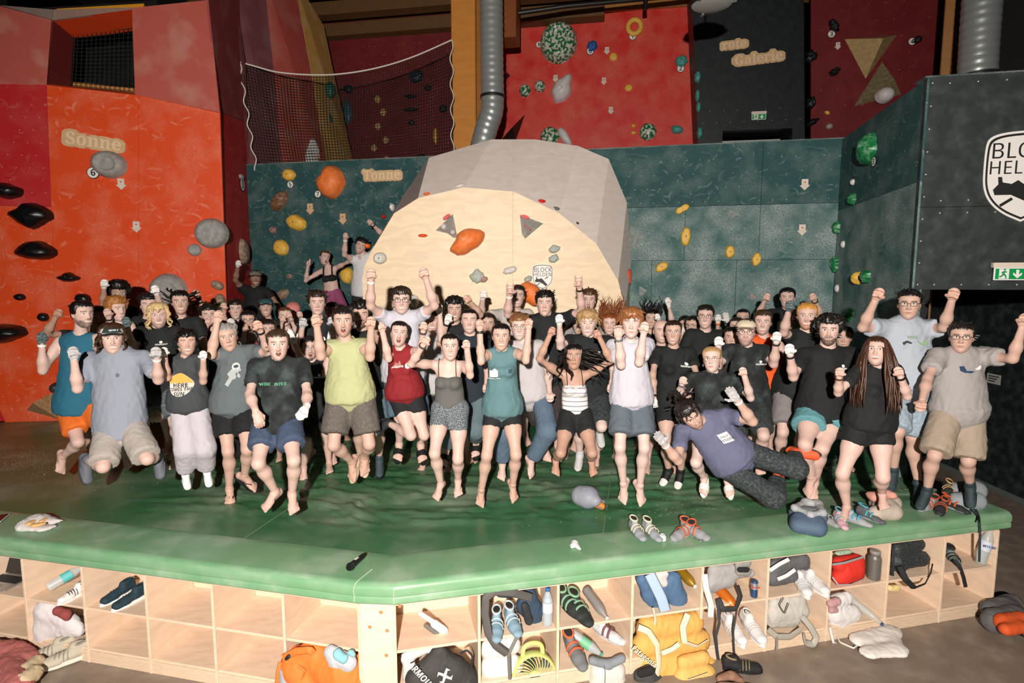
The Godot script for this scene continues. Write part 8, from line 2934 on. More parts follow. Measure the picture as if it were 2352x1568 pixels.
	shoe("white sandal with black straps beside the turquoise bottle", shelf.call(172, 0.12, true), Vector3(-0.35, 0, 1), UP, "sneak", "dedcda", "e8e6e2", "17191b", 0.85)
	shoe("navy sneaker with thick white sole, left of the pair", shelf.call(275, 0.2, true), Vector3(-0.35, 0, 0.9), UP, "sneak", "16303c", "e4e2de", "1c3a46", 0.98)
	shoe("navy sneaker with thick white sole, right of the pair", shelf.call(303, 0.16, true), Vector3(-0.45, 0, 0.9), UP, "sneak", "16303c", "e4e2de", "1c3a46", 0.98)
	o = thing("tote_bag", "bulging white cotton tote spilling from the lower left cell", "bag", inL(130, 1470, 0.1))
	soft(o, "fabric", [[105, 1405, 110, 1480, 18, 20, 1.2], [110, 1400, 165, 1430, 20, 14, 1.2], [105, 1440, 180, 1445, 20, 12, 1.3], [98, 1470, 120, 1490, 14, 8, 1.3]], Lq.call(0.08), mat(hexc("cfcaca"), 0.9), 0.013, 0.008, 80.0, NLB)
	soft(o, "red_cloth", [[133, 1402, 152, 1410, 8, 8], [150, 1410, 154, 1420, 7, 4]], Lq.call(0.03), mat(hexc("8d4340"), 0.9), 0.009, 0.006, 100.0)
	bottle("blue canister with printed label behind the white tote", inL(170, 1434, 0.2), Vector3(0.7, 0.4, -0.3), 0.2, 0.035, hexc("2a6478"), hexc("234a5a"), "d8d6d2", "", true)
	for q in [[132, 1490, 0.07, "left"], [168, 1500, 0.0, "right"]]:
		shoe("worn cream running sneaker on the floor, %s of the pair" % ("farther" if q[3] == "left" else "nearer"), on_y(q[0] - 8, q[1] + 16, 0.02), Vector3(-0.62, 0.0, 0.5), Vector3(-0.25, 1, 0.2), "sneak", "b3aa98", "d8d2c6", "8d897c", 1.22, "sneakers on the concrete floor")
	o = thing("jacket", "faded pink jacket with cream lining heaped on the floor at the left", "jacket", on_y(35, 1540, 0.05))
	soft(o, "cloth", [[-30, 1510, 40, 1505, 26, 20], [10, 1500, 60, 1520, 18, 16], [20, 1530, 40, 1580, 20, 22], [60, 1500, 88, 1512, 10, 6]], fl.call(0.07), mat(hexc("a8605a"), 0.9), 0.014, 0.012, 70.0)
	soft(o, "lining", [[60, 1540, 85, 1520, 14, 10], [50, 1568, 80, 1545, 16, 12], [75, 1518, 95, 1512, 7, 4]], fl.call(0.1), mat(hexc("c9b594"), 0.9), 0.012, 0.008, 80.0)
	# orange backpack by the post
	o = thing("backpack", "bright orange hiking backpack with grey pocket below the corner", "backpack", inL(740, 1560, 0.1))
	soft(o, "pack", [[690, 1530, 720, 1580, 40, 40, 1.2], [720, 1500, 790, 1560, 30, 45, 1.2], [790, 1530, 800, 1580, 46, 46, 1.2]], Lq.call(0.06), nylon("e0742e"), 0.014, 0.007, 70.0, NLB)
	soft(o, "grey_panel", [[660, 1540, 665, 1590, 16, 18, 1.2]], Lq.call(0.0), nylon("a3a5ad"), 0.012, 0.004, 80.0, NLB)
	soft(o, "mesh_pocket", [[762, 1498, 800, 1520, 16, 18, 1.3], [770, 1520, 790, 1540, 16, 10, 1.3]], Lq.call(-0.02), nylon("b3b5bb"), 0.012, 0.006, 80.0, NLB)
	soft(o, "blue_cloth", [[775, 1500, 790, 1512, 10, 10], [805, 1498, 812, 1504, 7, 5]], Lq.call(-0.05), mat(hexc("7fb0b8"), 0.9), 0.009, 0.007, 90.0)
	strip(o, "shoulder_strap", [[650, 1510, 0.02], [680, 1495, 0.04], [712, 1492, 0.05], [720, 1500, 0.02]], Lq.call(0.0), 0.05, nylon("e0742e"))
	strip(o, "shoulder_strap", [[645, 1520, 0.02], [640, 1540, 0.04], [636, 1575, 0.04]], Lq.call(0.0), 0.035, nylon("e0742e"))
	strip(o, "webbing", [[684, 1528, 0.06], [700, 1540, 0.07], [690, 1575, 0.07]], Lq.call(0.0), 0.02, nylon("d06a28"))
	soft(o, "buckle", [[658, 1512, 664, 1506, 4, 4]], Lq.call(-0.03), mat(hexc("1c1e20"), 0.6), 0.007, 0.0, 120.0)

	# --- right locker, cell by cell from the post ---
	o = thing("brush", "white-handled chalk brush on a grey block in the first cell", "brush", inR(996, 1440, 0.16))
	soft(o, "block", [[978, 1436, 1006, 1456, 5, 5]], R.call(0.15), mat(hexc("6a6660"), 0.9), 0.007, 0.002, 120.0)
	soft(o, "handle", [[965, 1408, 998, 1430, 5, 6]], R.call(0.16), mat(hexc("dcdad8"), 0.5), 0.007, 0.0, 120.0)
	soft(o, "bristles", [[998, 1432, 1020, 1448, 9, 9, 1.5]], R.call(0.15), mat(hexc("e2e0de"), 0.8), 0.007, 0.003, 120.0)
	o = thing("drawstring_bag", "black sports sack with white lettering in the lower first cell", "bag", inR(1010, 1560, 0.05))
	soft(o, "sack", [[960, 1560, 1010, 1500, 26, 14, 1.3], [1010, 1500, 1060, 1560, 16, 34, 1.3], [980, 1580, 1060, 1590, 34, 40, 1.3], [1000, 1540, 1040, 1540, 30, 30, 1.3]], R.call(0.04), nylon("33322f"), 0.013, 0.006, 70.0)
	var ut := Transform3D(Basis(RDIR, UP, -NRB).rotated(-NRB, 0.35), inR(1022, 1552, -0.06) - o.position)
	part("lettering", text_geo("ARMOUR", 0.06, Transform3D(Basis(RDIR, UP, -NRB).rotated(-NRB, -0.95), inR(968, 1552, -0.06) - o.position), 0.002, true), mat(hexc("c9c9c6"), 0.7), o)
	for sgn in [-1.0, 1.0]:
		g = Geo.new()
		var up_ := PackedVector2Array()
		for q in [[-0.05, 0.02], [-0.03, 0.05], [0, 0.018], [0.03, 0.05], [0.05, 0.02], [0.03, 0.028], [0.012, 0.0], [-0.012, 0.0], [-0.03, 0.028]]:
			up_.append(Vector2(q[0], q[1] * sgn))
		g.prism(up_, 0.003, ut)
		part("emblem", g, mat(hexc("c9c9c6"), 0.7), o)
	strip(o, "cord", [[1058, 1500, 0.0], [1072, 1492, 0.02], [1085, 1505, 0.03], [1082, 1545, 0.03]], R.call(0.03), 0.014, mat(hexc("26262a"), 0.8), 1.0)
	o = thing("plastic_bag", "white plastic bag squeezed behind the black sports sack", "bag", inR(945, 1530, 0.12))
	soft(o, "film", [[935, 1510, 960, 1495, 14, 10, 1.3], [940, 1530, 945, 1560, 14, 16, 1.3], [960, 1495, 1000, 1490, 9, 6, 1.3]], R.call(0.12), mat(hexc("cfcbc8"), 0.5), 0.012, 0.008, 80.0)
	# cell two
	o = thing("backpack", "grey-strapped blue backpack with a padded strap hanging down, second cell", "backpack", inR(1190, 1430, 0.1))
	soft(o, "pack", [[1212, 1360, 1236, 1400, 14, 14, 1.2], [1205, 1390, 1230, 1425, 20, 14, 1.2], [1150, 1358, 1220, 1362, 12, 10]], R.call(0.14), nylon("2c3f52"), 0.012, 0.006, 80.0)
	soft(o, "side_panel", [[1205, 1390, 1215, 1425, 9, 10, 1.2]], R.call(0.08), nylon("26282b"), 0.011, 0.004, 80.0)
	strip(o, "shoulder_strap", [[1220, 1372, 0.0], [1180, 1360, 0.05], [1135, 1357, 0.06], [1116, 1372, 0.07], [1114, 1410, 0.07], [1122, 1455, 0.08], [1140, 1485, 0.1], [1164, 1502, 0.11]], R.call(0.03), 0.06, nylon("54524f"), 0.35)
	strip(o, "webbing", [[1188, 1440, 0.03], [1186, 1465, 0.07], [1168, 1502, 0.11], [1171, 1560, 0.11]], R.call(0.03), 0.024, nylon("6a6763"))
	shoe("pale blue climbing shoe under the grey strap, left", inR(1140, 1446, 0.06), Vector3(0.0, 0, 1), UP, "climb", "7d98a8", "8a9aa4", "b9c6c9", 1.15)
	shoe("pale blue climbing shoe under the grey strap, right", inR(1175, 1436, 0.06), Vector3(0.3, 0, 1), UP, "climb", "7d98a8", "8a9aa4", "b9c6c9", 1.15)
	bottle("clear water bottle with blue cap and paper label, second cell", shelf.call(1258, 0.06, false), Vector3(0, 1, 0), 0.285, 0.038, hexc("c4d4dc"), hexc("2f6fb5"), "c9d0d8")
	o = thing("plastic_bag", "large white carrier bag in the lower second cell", "bag", inR(1150, 1540, 0.15))
	soft(o, "film", [[1125, 1490, 1175, 1480, 22, 20, 1.2], [1130, 1530, 1175, 1530, 26, 26, 1.2], [1140, 1570, 1175, 1575, 26, 26, 1.2]], R.call(0.12), mat(hexc("d6d0cd"), 0.6), 0.013, 0.007, 80.0)
	fan(inR(1228, 1556, 0.02))
	# cell three
	shoe("black and green striped climbing shoe, front of the pair", inR(1328, 1410, 0.1), Vector3(0.35, 0.0, 1), Vector3(0, 1, 0.1), "climb", "252b28", "1a1c1b", "7da684", 1.35)
	shoe("black and green striped climbing shoe, rear of the pair", inR(1306, 1396, 0.16), Vector3(0.45, 0.0, 0.9), Vector3(-0.2, 1, 0.1), "climb", "252b28", "1a1c1b", "7da684", 1.35)
	bottle("dusty grey plastic bottle lying on its side, third cell", inR(1345, 1352, 0.28), inR(1386, 1408, 0.06) - inR(1345, 1352, 0.28), 0.3, 0.037, hexc("8d8a88"), hexc("d0cecb"), "", "", true)
	shoe("grey climbing shoe with orange straps in the lower third cell", inR(1318, 1500, 0.1), Vector3(0.3, -0.15, 1), Vector3(-0.2, 1, 0), "climb", "6d6f70", "8f9090", "d0623a", 1.35)
	bottle("clear bottle with green label lying in the lower third cell", inR(1305, 1448, 0.2), inR(1378, 1500, 0.05) - inR(1305, 1448, 0.2), 0.3, 0.038, hexc("c4d0d4"), hexc("4f8f78"), "6fb08a")
	shoe("white strappy climbing shoe at the back of the lower third cell", inR(1392, 1462, 0.2), Vector3(0.6, 0, 0.6), Vector3(0.2, 1, 0.3), "climb", "bfc3c6", "c9c9c6", "7a4a52", 1.2)
	o = thing("chalk_bag", "white chalk bag with grey rim and dangling cord on the floor shelf", "bag", inR(1395, 1560, 0.0))
	soft(o, "pouch", [[1378, 1540, 1412, 1540, 22, 22], [1376, 1570, 1414, 1570, 24, 24]], R.call(0.0), mat(hexc("ccc6bf"), 0.9), 0.013, 0.004, 80.0)
	soft(o, "rim", [[1360, 1516, 1395, 1526, 9, 9], [1395, 1526, 1428, 1512, 9, 9]], R.call(-0.03), mat(hexc("7f8489"), 0.9), 0.011, 0.004, 90.0)
	strip(o, "cord", [[1388, 1528, 0.04], [1390, 1545, 0.06], [1389, 1575, 0.06]], R.call(-0.04), 0.006, mat(hexc("5d6064"), 0.8), 1.0)
	# cell four
	o = thing("backpack", "slate blue backpack with pale strap hanging over the edge, fourth cell", "backpack", inR(1530, 1390, 0.1))
	soft(o, "pack", [[1475, 1330, 1490, 1360, 14, 16, 1.2], [1490, 1370, 1510, 1395, 14, 10, 1.2], [1545, 1330, 1555, 1375, 18, 20, 1.2], [1520, 1345, 1560, 1370, 18, 16, 1.2]], R.call(0.12), nylon("466484"), 0.012, 0.007, 80.0)
	strip(o, "shoulder_strap", [[1492, 1318, 0.03], [1508, 1350, 0.06], [1520, 1375, 0.08], [1528, 1402, 0.09]], R.call(0.03), 0.085, nylon("9fb4cc"), 0.16)
	strip(o, "webbing", [[1500, 1395, 0.06], [1506, 1425, 0.07], [1500, 1445, 0.07]], R.call(0.03), 0.02, nylon("b9b4a4"))
	o = thing("white_pouch", "glossy white pouch on top of the slate blue backpack", "pouch", inR(1516, 1336, 0.02))
	soft(o, "pouch", [[1506, 1322, 1528, 1318, 8, 8, 1.2], [1510, 1336, 1524, 1338, 10, 10, 1.2]], R.call(0.02), mat(hexc("c9c3bf"), 0.35), 0.01, 0.003, 90.0)
	bottle("amber bottle with white cap in the fourth cell", inR(1560, 1306, 0.2), Vector3(0.35, -0.25, 0.8), 0.2, 0.04, hexc("8a6a14"), hexc("d8d4cf"), "", "", true)
	o = thing("duffel_bag", "golden yellow duffel with white straps bulging from the lower fourth cell", "bag", inR(1550, 1540, 0.0))
	soft(o, "bag_body", [[1490, 1440, 1590, 1430, 26, 24, 1.2], [1480, 1480, 1600, 1470, 26, 28, 1.2], [1500, 1530, 1560, 1530, 36, 40, 1.2], [1560, 1540, 1615, 1530, 34, 30, 1.2], [1560, 1580, 1610, 1580, 34, 34, 1.2]], R.call(0.04), nylon("d3a052"), 0.014, 0.007, 70.0)
	soft(o, "front_pocket", [[1570, 1520, 1616, 1510, 14, 14, 1.2], [1572, 1555, 1618, 1550, 24, 24, 1.3]], R.call(-0.09), nylon("d6a75c"), 0.013, 0.005, 80.0)
	strip(o, "handle_strap", [[1466, 1440, 0.05], [1490, 1450, 0.1], [1510, 1480, 0.12], [1514, 1525, 0.13], [1505, 1575, 0.13]], R.call(0.0), 0.05, nylon("d8c9ae"))
	strip(o, "handle_strap", [[1580, 1410, 0.03], [1568, 1440, 0.09], [1572, 1475, 0.11], [1600, 1485, 0.11], [1625, 1470, 0.1]], R.call(0.0), 0.05, nylon("d8c9ae"))
	strip(o, "webbing", [[1520, 1500, 0.1], [1545, 1490, 0.12], [1560, 1478, 0.12]], R.call(0.0), 0.035, nylon("d8c9ae"))
	part("lettering", text_geo("Patagonia", 0.055, Transform3D(Basis(RDIR, UP, -NRB).rotated(-NRB, 0.0).rotated(NRB, 0.75), inR(1480, 1508, -0.09) - o.position), 0.002, true), mat(hexc("e0d4bf"), 0.7), o)
	part("reflective_strip", text_geo("________", 0.05, Transform3D(Basis(RDIR, UP, -NRB).rotated(-NRB, 0.15), inR(1603, 1546, -0.19) - o.position), 0.003, true), mat(hexc("b9c2c0"), 0.6), o)
	o = thing("clog", "dark grey rubber clog half hidden at the bottom edge", "shoe", inR(1490, 1560, -0.04))
	soft(o, "shell", [[1470, 1552, 1490, 1545, 14, 17, 1.2], [1490, 1560, 1505, 1565, 20, 18, 1.2]], R.call(-0.06), mat(hexc("3a3a3a"), 0.7), 0.011, 0.002, 90.0)
	soft(o, "opening", [[1472, 1546, 1494, 1540, 9, 10, 1.4]], R.call(-0.1), mat(hexc("1a1a1a"), 0.9), 0.01, 0.0, 90.0)
	# cell five
	o = thing("backpack", "pale grey backpack with black hip belt dangling, fifth cell", "backpack", inR(1680, 1350, 0.1))
	soft(o, "pack", [[1640, 1310, 1700, 1305, 14, 14, 1.2], [1634, 1335, 1670, 1330, 16, 18, 1.2], [1690, 1312, 1725, 1316, 14, 8, 1.2], [1625, 1345, 1640, 1350, 10, 10, 1.2]], R.call(0.1), nylon("9a9896"), 0.012, 0.006, 80.0)
	strip(o, "hip_belt", [[1650, 1375, 0.03], [1660, 1400, 0.08], [1690, 1398, 0.1], [1702, 1370, 0.08], [1694, 1345, 0.05]], R.call(0.02), 0.045, nylon("2b2c2e"), 0.3)
	strip(o, "webbing", [[1648, 1380, 0.06], [1652, 1430, 0.1], [1644, 1460, 0.1], [1650, 1515, 0.1]], R.call(0.02), 0.022, nylon("303134"))
	strip(o, "webbing", [[1692, 1400, 0.08], [1684, 1450, 0.1], [1688, 1520, 0.1]], R.call(0.02), 0.016, nylon("303134"))
	strip(o, "white_sleeve", [[1618, 1318, 0.03], [1622, 1350, 0.06], [1634, 1390, 0.06], [1632, 1415, 0.05]], R.call(0.02), 0.05, mat(hexc("d0cccc"), 0.9), 0.4)
	o = thing("slipper", "grey knitted slipper on top of the pale grey backpack", "shoe", inR(1707, 1310, 0.04))
	soft(o, "knit", [[1696, 1296, 1716, 1292, 9, 9, 1.2], [1698, 1312, 1716, 1312, 9, 9, 1.2]], R.call(0.03), mat(hexc("8a8884"), 0.9), 0.009, 0.003, 100.0)
	soft(o, "opening", [[1699, 1308, 1716, 1308, 6, 6, 1.4]], R.call(-0.01), mat(hexc("1c1c1c"), 0.9), 0.008, 0.0, 100.0)
	bottle("orange squeeze bottle poking out under the grey backpack", inR(1652, 1352, 0.16), Vector3(0.35, -0.35, 0.75), 0.2, 0.046, hexc("c96a1c"), hexc("f0924a"), "", "", true)
	o = thing("drink_can", "slim blue and silver energy drink can beside the grey backpack", "can", shelf.call(1733, 0.05, false))
	g = Geo.new()
	g.lathe([[0.0, 0.0], [0.024, 0.0], [0.0275, 0.006], [0.0275, 0.128], [0.023, 0.138], [0.0, 0.136]], 22, Transform3D())
	part("can_body", g, mat(hexc("3d5f8a"), 0.3, 0.6), o)
	g = Geo.new()
	g.lathe([[0.028, 0.07], [0.028, 0.122]], 22, Transform3D())
	part("silver_band", g, mat(hexc("b9bcc2"), 0.3, 0.7), o)
	part("lettering", text_geo("Red Bull", 0.018, Transform3D(Basis(UP, -0.1), Vector3(0, 0.09, 0.0285)), 0.001, true), mat(hexc("c8201c"), 0.5), o)
	for q in [[1680, 1450, 0.1, "white sneaker hanging from its laces, left of the fifth cell floor", "d4d2d0"], [1724, 1448, 0.08, "white sneaker with grey toe on the fifth cell floor", "d0cecc"], [1718, 1415, 0.26, "grey and pink climbing shoe at the back of the fifth cell floor", "a3a4a6"]]:
		shoe(q[3], inR(q[0], q[1], q[2]), Vector3(0.15, -0.1, 1), Vector3(0, 1, 0.15), "sneak" if q[2] < 0.2 else "climb", q[4], "e0dedb" if q[2] < 0.2 else "8f9092", "c9c6c3" if q[2] < 0.2 else "c08a8e", 1.15)
	shoe("black leather shoe lying on the floor before the fifth cell", on_y(1698, 1540, 0.0), Vector3(1, 0, 0.12), UP, "sneak", "17181a", "101112", "8d7a5a", 1.05, "sneakers on the concrete floor")
	o = thing("sandal", "tan leather sandal cut off by the lower frame edge", "shoe", on_y(1680, 1566, 0.02))
	soft(o, "straps", [[1655, 1560, 1675, 1550, 8, 8], [1685, 1550, 1700, 1566, 7, 9], [1660, 1580, 1730, 1582, 12, 8]], fl.call(0.04), mat(hexc("8d6a55"), 0.8), 0.01, 0.004, 90.0)
	# cell six
	o = thing("sports_bag", "charcoal sports bag with white stripes, sixth cell", "bag", inR(1805, 1330, 0.1))
	soft(o, "bag_body", [[1780, 1300, 1845, 1285, 16, 12, 1.2], [1776, 1325, 1815, 1320, 18, 16, 1.2], [1840, 1290, 1850, 1300, 14, 9, 1.2]], R.call(0.1), nylon("57585a"), 0.012, 0.006, 80.0)
	strip(o, "stripe", [[1768, 1310, 0.05], [1790, 1295, 0.06], [1812, 1284, 0.06]], R.call(0.03), 0.03, mat(hexc("d0cdca"), 0.8), 0.12)
	strip(o, "stripe", [[1786, 1330, 0.04], [1806, 1322, 0.05], [1826, 1308, 0.05]], R.call(0.03), 0.03, mat(hexc("d0cdca"), 0.8), 0.12)
	shoe("clean white sneaker, left of the pair in the sixth cell", inR(1838, 1348, 0.08), Vector3(-0.15, 0, 1), UP, "sneak", "d2d0d0", "dedcda", "c9c8c8", 1.1)
	shoe("clean white sneaker, right of the pair in the sixth cell", inR(1866, 1344, 0.08), Vector3(0.15, 0, 1), UP, "sneak", "d2d0d0", "dedcda", "c9c8c8", 1.1)
	o = thing("backpack", "off-white backpack with grey hip belt draped out of the sixth cell", "backpack", inR(1810, 1450, 0.05))
	soft(o, "pack", [[1778, 1385, 1835, 1378, 14, 14, 1.2], [1778, 1405, 1835, 1400, 20, 20, 1.2], [1775, 1425, 1820, 1420, 14, 16, 1.2]], R.call(0.07), nylon("b5b1a8"), 0.012, 0.006, 80.0)
	strip(o, "hip_belt", [[1764, 1445, 0.04], [1785, 1462, 0.08], [1815, 1462, 0.09], [1840, 1445, 0.08]], R.call(0.02), 0.05, nylon("9a958a"), 0.3)
	strip(o, "shoulder_strap", [[1842, 1415, 0.04], [1862, 1440, 0.08], [1876, 1465, 0.09], [1868, 1480, 0.1], [1850, 1475, 0.1], [1846, 1455, 0.09]], R.call(0.02), 0.05, nylon("a9a49a"), 0.3)
	strip(o, "webbing", [[1784, 1462, 0.09], [1785, 1480, 0.1], [1783, 1494, 0.1]], R.call(0.02), 0.018, nylon("77746c"))
	strip(o, "cord", [[1800, 1372, 0.1], [1790, 1390, 0.11], [1802, 1410, 0.12], [1812, 1385, 0.12]], R.call(0.02), 0.007, nylon("4a4844"), 1.0)
	# cell seven
	o = thing("cooler_bag", "red insulated lunch bag with grey piping and green packet", "bag", inR(1945, 1350, 0.08))
	soft(o, "bag_body", [[1926, 1325, 1966, 1318, 14, 14], [1926, 1295, 1968, 1288, 14, 14], [1940, 1310, 1960, 1305, 20, 20]], R.call(0.09), nylon("c92a1c"), 0.011, 0.003, 90.0)
	strip(o, "piping", [[1912, 1296, 0.04], [1940, 1292, 0.06], [1984, 1278, 0.04]], R.call(0.02), 0.018, mat(hexc("8d8a8a"), 0.7), 0.4)
	strip(o, "piping", [[1912, 1325, 0.03], [1925, 1343, 0.05], [1955, 1342, 0.06], [1984, 1330, 0.04]], R.call(0.02), 0.014, mat(hexc("a9a5a3"), 0.7), 0.4)
	soft(o, "packet", [[1924, 1270, 1950, 1266, 6, 6, 1.5]], R.call(0.1), chalky(hexc("2f7a4a"), hexc("d0d4cc"), "print", 0.6, 12.0), 0.008, 0.005, 100.0, UP)
	bottle("wide-mouth grey metal flask beside the red lunch bag", shelf.call(2005, 0.07, false), UP, 0.25, 0.053, hexc("6d6964"), hexc("8d8984"), "", "", true, true)
	shoe("white sneaker standing behind the grey flask", shelf.call(2024, 0.2, false), Vector3(0.3, 1, 0.2), Vector3(0, 0, 1), "sneak", "d4d2d0", "dedcda", "9a9894", 0.95)
	o = thing("plastic_bag", "white plastic bag with pink cloth in the lower seventh cell", "bag", inR(1935, 1430, 0.06))
	soft(o, "film", [[1918, 1380, 1945, 1372, 14, 12, 1.2], [1918, 1410, 1955, 1408, 18, 18, 1.2], [1920, 1432, 1945, 1435, 14, 12, 1.2]], R.call(0.06), mat(hexc("d2cecc"), 0.5), 0.012, 0.008, 80.0)
	soft(o, "pink_cloth", [[1908, 1385, 1922, 1380, 8, 8], [1910, 1400, 1918, 1400, 7, 6]], R.call(-0.01), mat(hexc("b08a8a"), 0.9), 0.009, 0.005, 100.0)
	strip(o, "handle", [[1906, 1440, 0.04], [1914, 1475, 0.08], [1940, 1486, 0.09], [1958, 1470, 0.1]], R.call(0.02), 0.022, mat(hexc("d2cecc"), 0.6), 0.5)
	bottle("clear glass bottle with blue cap lying in the lower seventh cell", inR(1950, 1372, 0.22), inR(2000, 1412, 0.06) - inR(1950, 1372, 0.22), 0.3, 0.035, hexc("c9cfcc"), hexc("2c4a78"))
	o = thing("tote_bag", "flat white cotton bag lying on the concrete before the lockers", "bag", on_y(2020, 1480, 0.0))
	soft(o, "fabric", [[1975, 1470, 2045, 1450, 18, 20, 2.2], [1995, 1498, 2060, 1490, 16, 18, 2.2], [2040, 1450, 2062, 1495, 16, 14, 2.2], [1965, 1462, 1990, 1472, 8, 14, 2.2]], fl.call(0.04), mat(hexc("d8d2cb"), 0.9), 0.013, 0.007, 80.0, UP)
	strip(o, "cord", [[1968, 1462, 0.02], [1940, 1450, 0.02], [1915, 1452, 0.02], [1930, 1475, 0.02], [1960, 1488, 0.02], [1975, 1478, 0.02]], fl.call(0.02), 0.016, mat(hexc("d8d2cb"), 0.9), 0.8)
	# cells eight and nine
	o = thing("backpack", "black patterned backpack with a wide strap loop hanging out, eighth cell", "backpack", inR(2090, 1300, 0.1))
	soft(o, "pack", [[2062, 1262, 2110, 1250, 14, 12, 1.2], [2062, 1288, 2118, 1282, 16, 14, 1.2], [2056, 1300, 2070, 1304, 8, 8, 1.2]], R.call(0.12), chalky(hexc("15181a"), hexc("3d4446"), "print", 0.6, 6.0), 0.012, 0.006, 80.0)
	strip(o, "shoulder_strap", [[2066, 1300, 0.03], [2080, 1330, 0.08], [2100, 1350, 0.1], [2125, 1340, 0.1], [2138, 1315, 0.08], [2142, 1294, 0.05]], R.call(0.02), 0.05, nylon("1a1c1e"), 0.2)
	strip(o, "webbing", [[2052, 1262, 0.04], [2050, 1290, 0.06], [2050, 1322, 0.06]], R.call(0.04), 0.022, nylon("1a1c1e"))
	o = thing("banana_peel", "small pale yellow wrapper in the lower eighth cell", "wrapper", inR(2052, 1356, 0.2))
	soft(o, "film", [[2044, 1350, 2060, 1352, 6, 5, 1.3], [2056, 1348, 2068, 1344, 3, 2]], R.call(0.2), mat(hexc("dfc98a"), 0.7), 0.008, 0.003, 100.0)
	shoe("grey-green climbing shoe with a long black strap in the last cell", inR(2186, 1292, 0.2), Vector3(-0.3, 0, 0.8), UP, "climb", "6d7a74", "5d6a78", "26292b", 1.2)
	o = thing("strap", "long black strap hanging from the last cell's shelf", "strap", inR(2212, 1320, 0.02))
	strip(o, "webbing", [[2192, 1286, 0.0], [2204, 1300, 0.05], [2213, 1325, 0.07], [2218, 1348, 0.07]], R.call(0.04), 0.03, nylon("16181a"))
	bottle("large clear water bottle with blue cap leaning in the last cell", shelf.call(2246, 0.07, false), Vector3(0.22, 1, 0.0), 0.34, 0.048, hexc("bfd0d4"), hexc("2f5fa8"), "c9ccd8", "VITAQUA")
	o = thing("hanging_strap", "thin dark strap hanging from the cushion over the last cell", "strap", inR(2252, 1210, -0.04))
	strip(o, "webbing", [[2236, 1168, 0.0], [2248, 1185, 0.0], [2251, 1215, 0.02], [2250, 1260, 0.03], [2249, 1290, 0.03]], R.call(-0.05), 0.018, nylon("1f2b2c"))
	o = thing("crag_bag", "grey and orange roll-top bag with a carabiner on the floor at the right", "bag", on_y(2310, 1440, 0.0))
	soft(o, "bag_body", [[2275, 1400, 2325, 1385, 15, 16], [2285, 1425, 2330, 1420, 20, 20], [2320, 1400, 2335, 1430, 18, 18]], fl.call(0.12), nylon("5d5c5e"), 0.013, 0.006, 80.0)
	soft(o, "orange_panel", [[2305, 1428, 2345, 1424, 14, 14, 1.0], [2310, 1445, 2345, 1440, 10, 10, 1.0]], fl.call(0.17), nylon("cf5320"), 0.012, 0.004, 90.0)
	g = Geo.new()
	var kp := []
	for a in 17:
		kp.append(on_y(2342, 1440, 0.12) - o.position + Vector3(cos(TAU * a / 16) * 0.03, sin(TAU * a / 16) * 0.05, 0.05))
	g.tube(kp, [0.006], 6, false)
	part("carabiner", g, mat(hexc("26282a"), 0.3, 0.6), o)
	strip(o, "red_cord", [[2282, 1375, 0.0], [2300, 1366, 0.02], [2330, 1372, 0.02], [2352, 1392, 0.0]], fl.call(0.14), 0.012, mat(hexc("a8342c"), 0.8), 1.0)

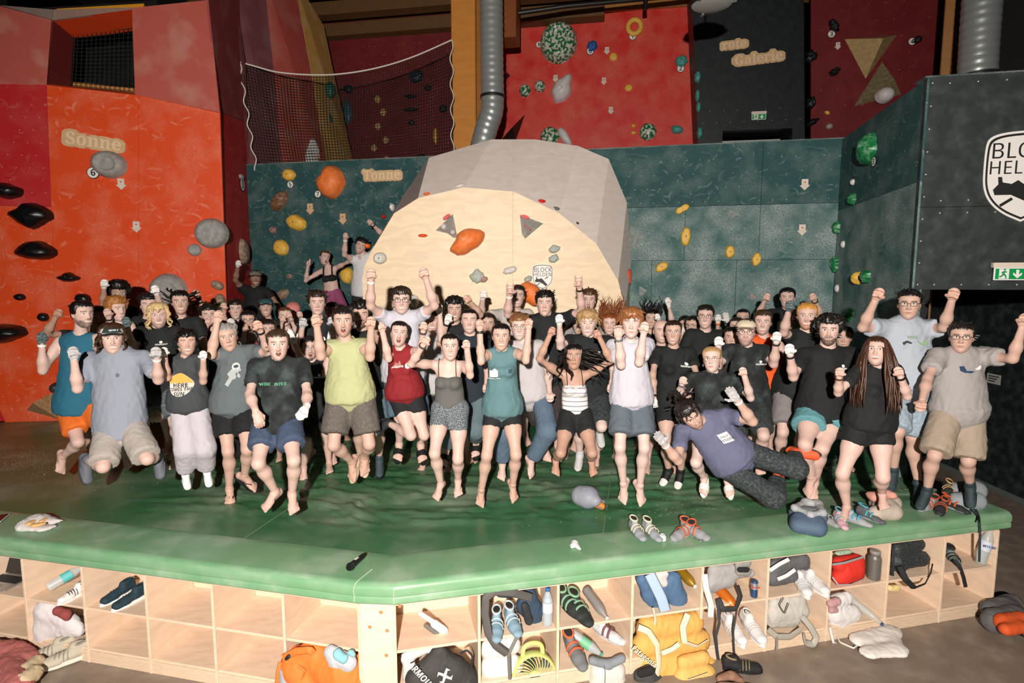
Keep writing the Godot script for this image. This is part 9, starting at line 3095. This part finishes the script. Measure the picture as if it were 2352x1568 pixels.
func fan(p: Vector3) -> void:
	var o := thing("fan", "lime green jobsite fan with grey base at the bottom edge", "fan", p)
	var lime := mat(hexc("c2c878"), 0.5)
	var f := Transform3D(Basis(RDIR, Vector3.UP, -NRB).rotated(RDIR, -0.15), Vector3(0, 0.0, 0))
	var g := Geo.new()
	var P := []
	for q in [[0.155, -0.09], [0.17, -0.06], [0.17, -0.01], [0.155, 0.006], [0.148, 0.0], [0.148, -0.03]]:
		var row := []
		for k in 40:
			var a := TAU * k / 40
			row.append(f * Vector3(cos(a) * q[0], sin(a) * q[0], q[1]))
		P.append(row)
	g.sheet(P, true)
	part("housing", g, lime, o)
	for k in 30:
		g = Geo.new()
		var pts := []
		for j in 6:
			var u := j / 5.0
			var a := TAU * k / 30 + 0.55 * u
			pts.append(f * Vector3(cos(a) * lerpf(0.045, 0.15, u), sin(a) * lerpf(0.045, 0.15, u), 0.008 * sin(PI * u)))
		g.tube(pts, [0.0035], 5, false)
		part("grille_rib", g, lime, o)
	g = Geo.new()
	g.lathe([[0.0, 0.012], [0.04, 0.01], [0.048, 0.0], [0.048, -0.01]], 28, f * Transform3D(Basis(Vector3.RIGHT, PI / 2), Vector3.ZERO))
	part("hub", g, lime, o)
	g = Geo.new()
	g.cbox(f * Transform3D(Basis(), Vector3(0.0, 0.0, 0.013)), Vector3(0.075, 0.028, 0.004), 0.002)
	part("badge", g, mat(hexc("1d1f20"), 0.5), o)
	part("lettering", text_geo("RYOBI", 0.024, f.translated_local(Vector3(0, 0, 0.0155)), 0.001, true), mat(hexc("d8dab0"), 0.5), o.get_node("badge"))
	for k in 5:
		g = Geo.new()
		var bl := []
		for i in 5:
			var row := []
			for j in 4:
				var a := TAU * k / 5 + lerpf(0, 0.75, j / 3.0) + 0.25 * i / 4.0
				var r := lerpf(0.04, 0.14, i / 4.0)
				row.append(f * Vector3(cos(a) * r, sin(a) * r, -0.03 - 0.025 * j / 3.0))
			bl.append(row)
		g.sheet(bl, false)
		part("blade", g, mat(hexc("2a2c2b"), 0.5), o)
	g = Geo.new()
	var hp := []
	for k in 13:
		var a := PI * k / 12
		hp.append(f * Vector3(cos(a) * 0.075, 0.15 + pow(sin(a), 0.5) * 0.085, -0.03))
	g.tube(hp, [0.018], 8)
	part("handle", g, lime, o)
	g = Geo.new()
	g.cbox(f * Transform3D(Basis(), Vector3(0, -0.1, -0.1)), Vector3(0.26, 0.2, 0.1), 0.03)
	part("battery_base", g, mat(hexc("55524d"), 0.6), o)
	for sx in [-1.0, 1.0]:
		g = Geo.new()
		g.cbox(f * Transform3D(Basis(), Vector3(0.185 * sx, -0.05, -0.05)), Vector3(0.03, 0.16, 0.08), 0.01)
		part("bracket", g, mat(hexc("6d6a64"), 0.6), o)


func _ready() -> void:
	fn.seed = 4
	fn.frequency = 0.02
	sky_and_camera()
	make_textures()
	setting()
	wall_things()
	print("walls ", Time.get_ticks_msec())
	fill_crowd()
	people()
	props()
	print("props ", Time.get_ticks_msec())
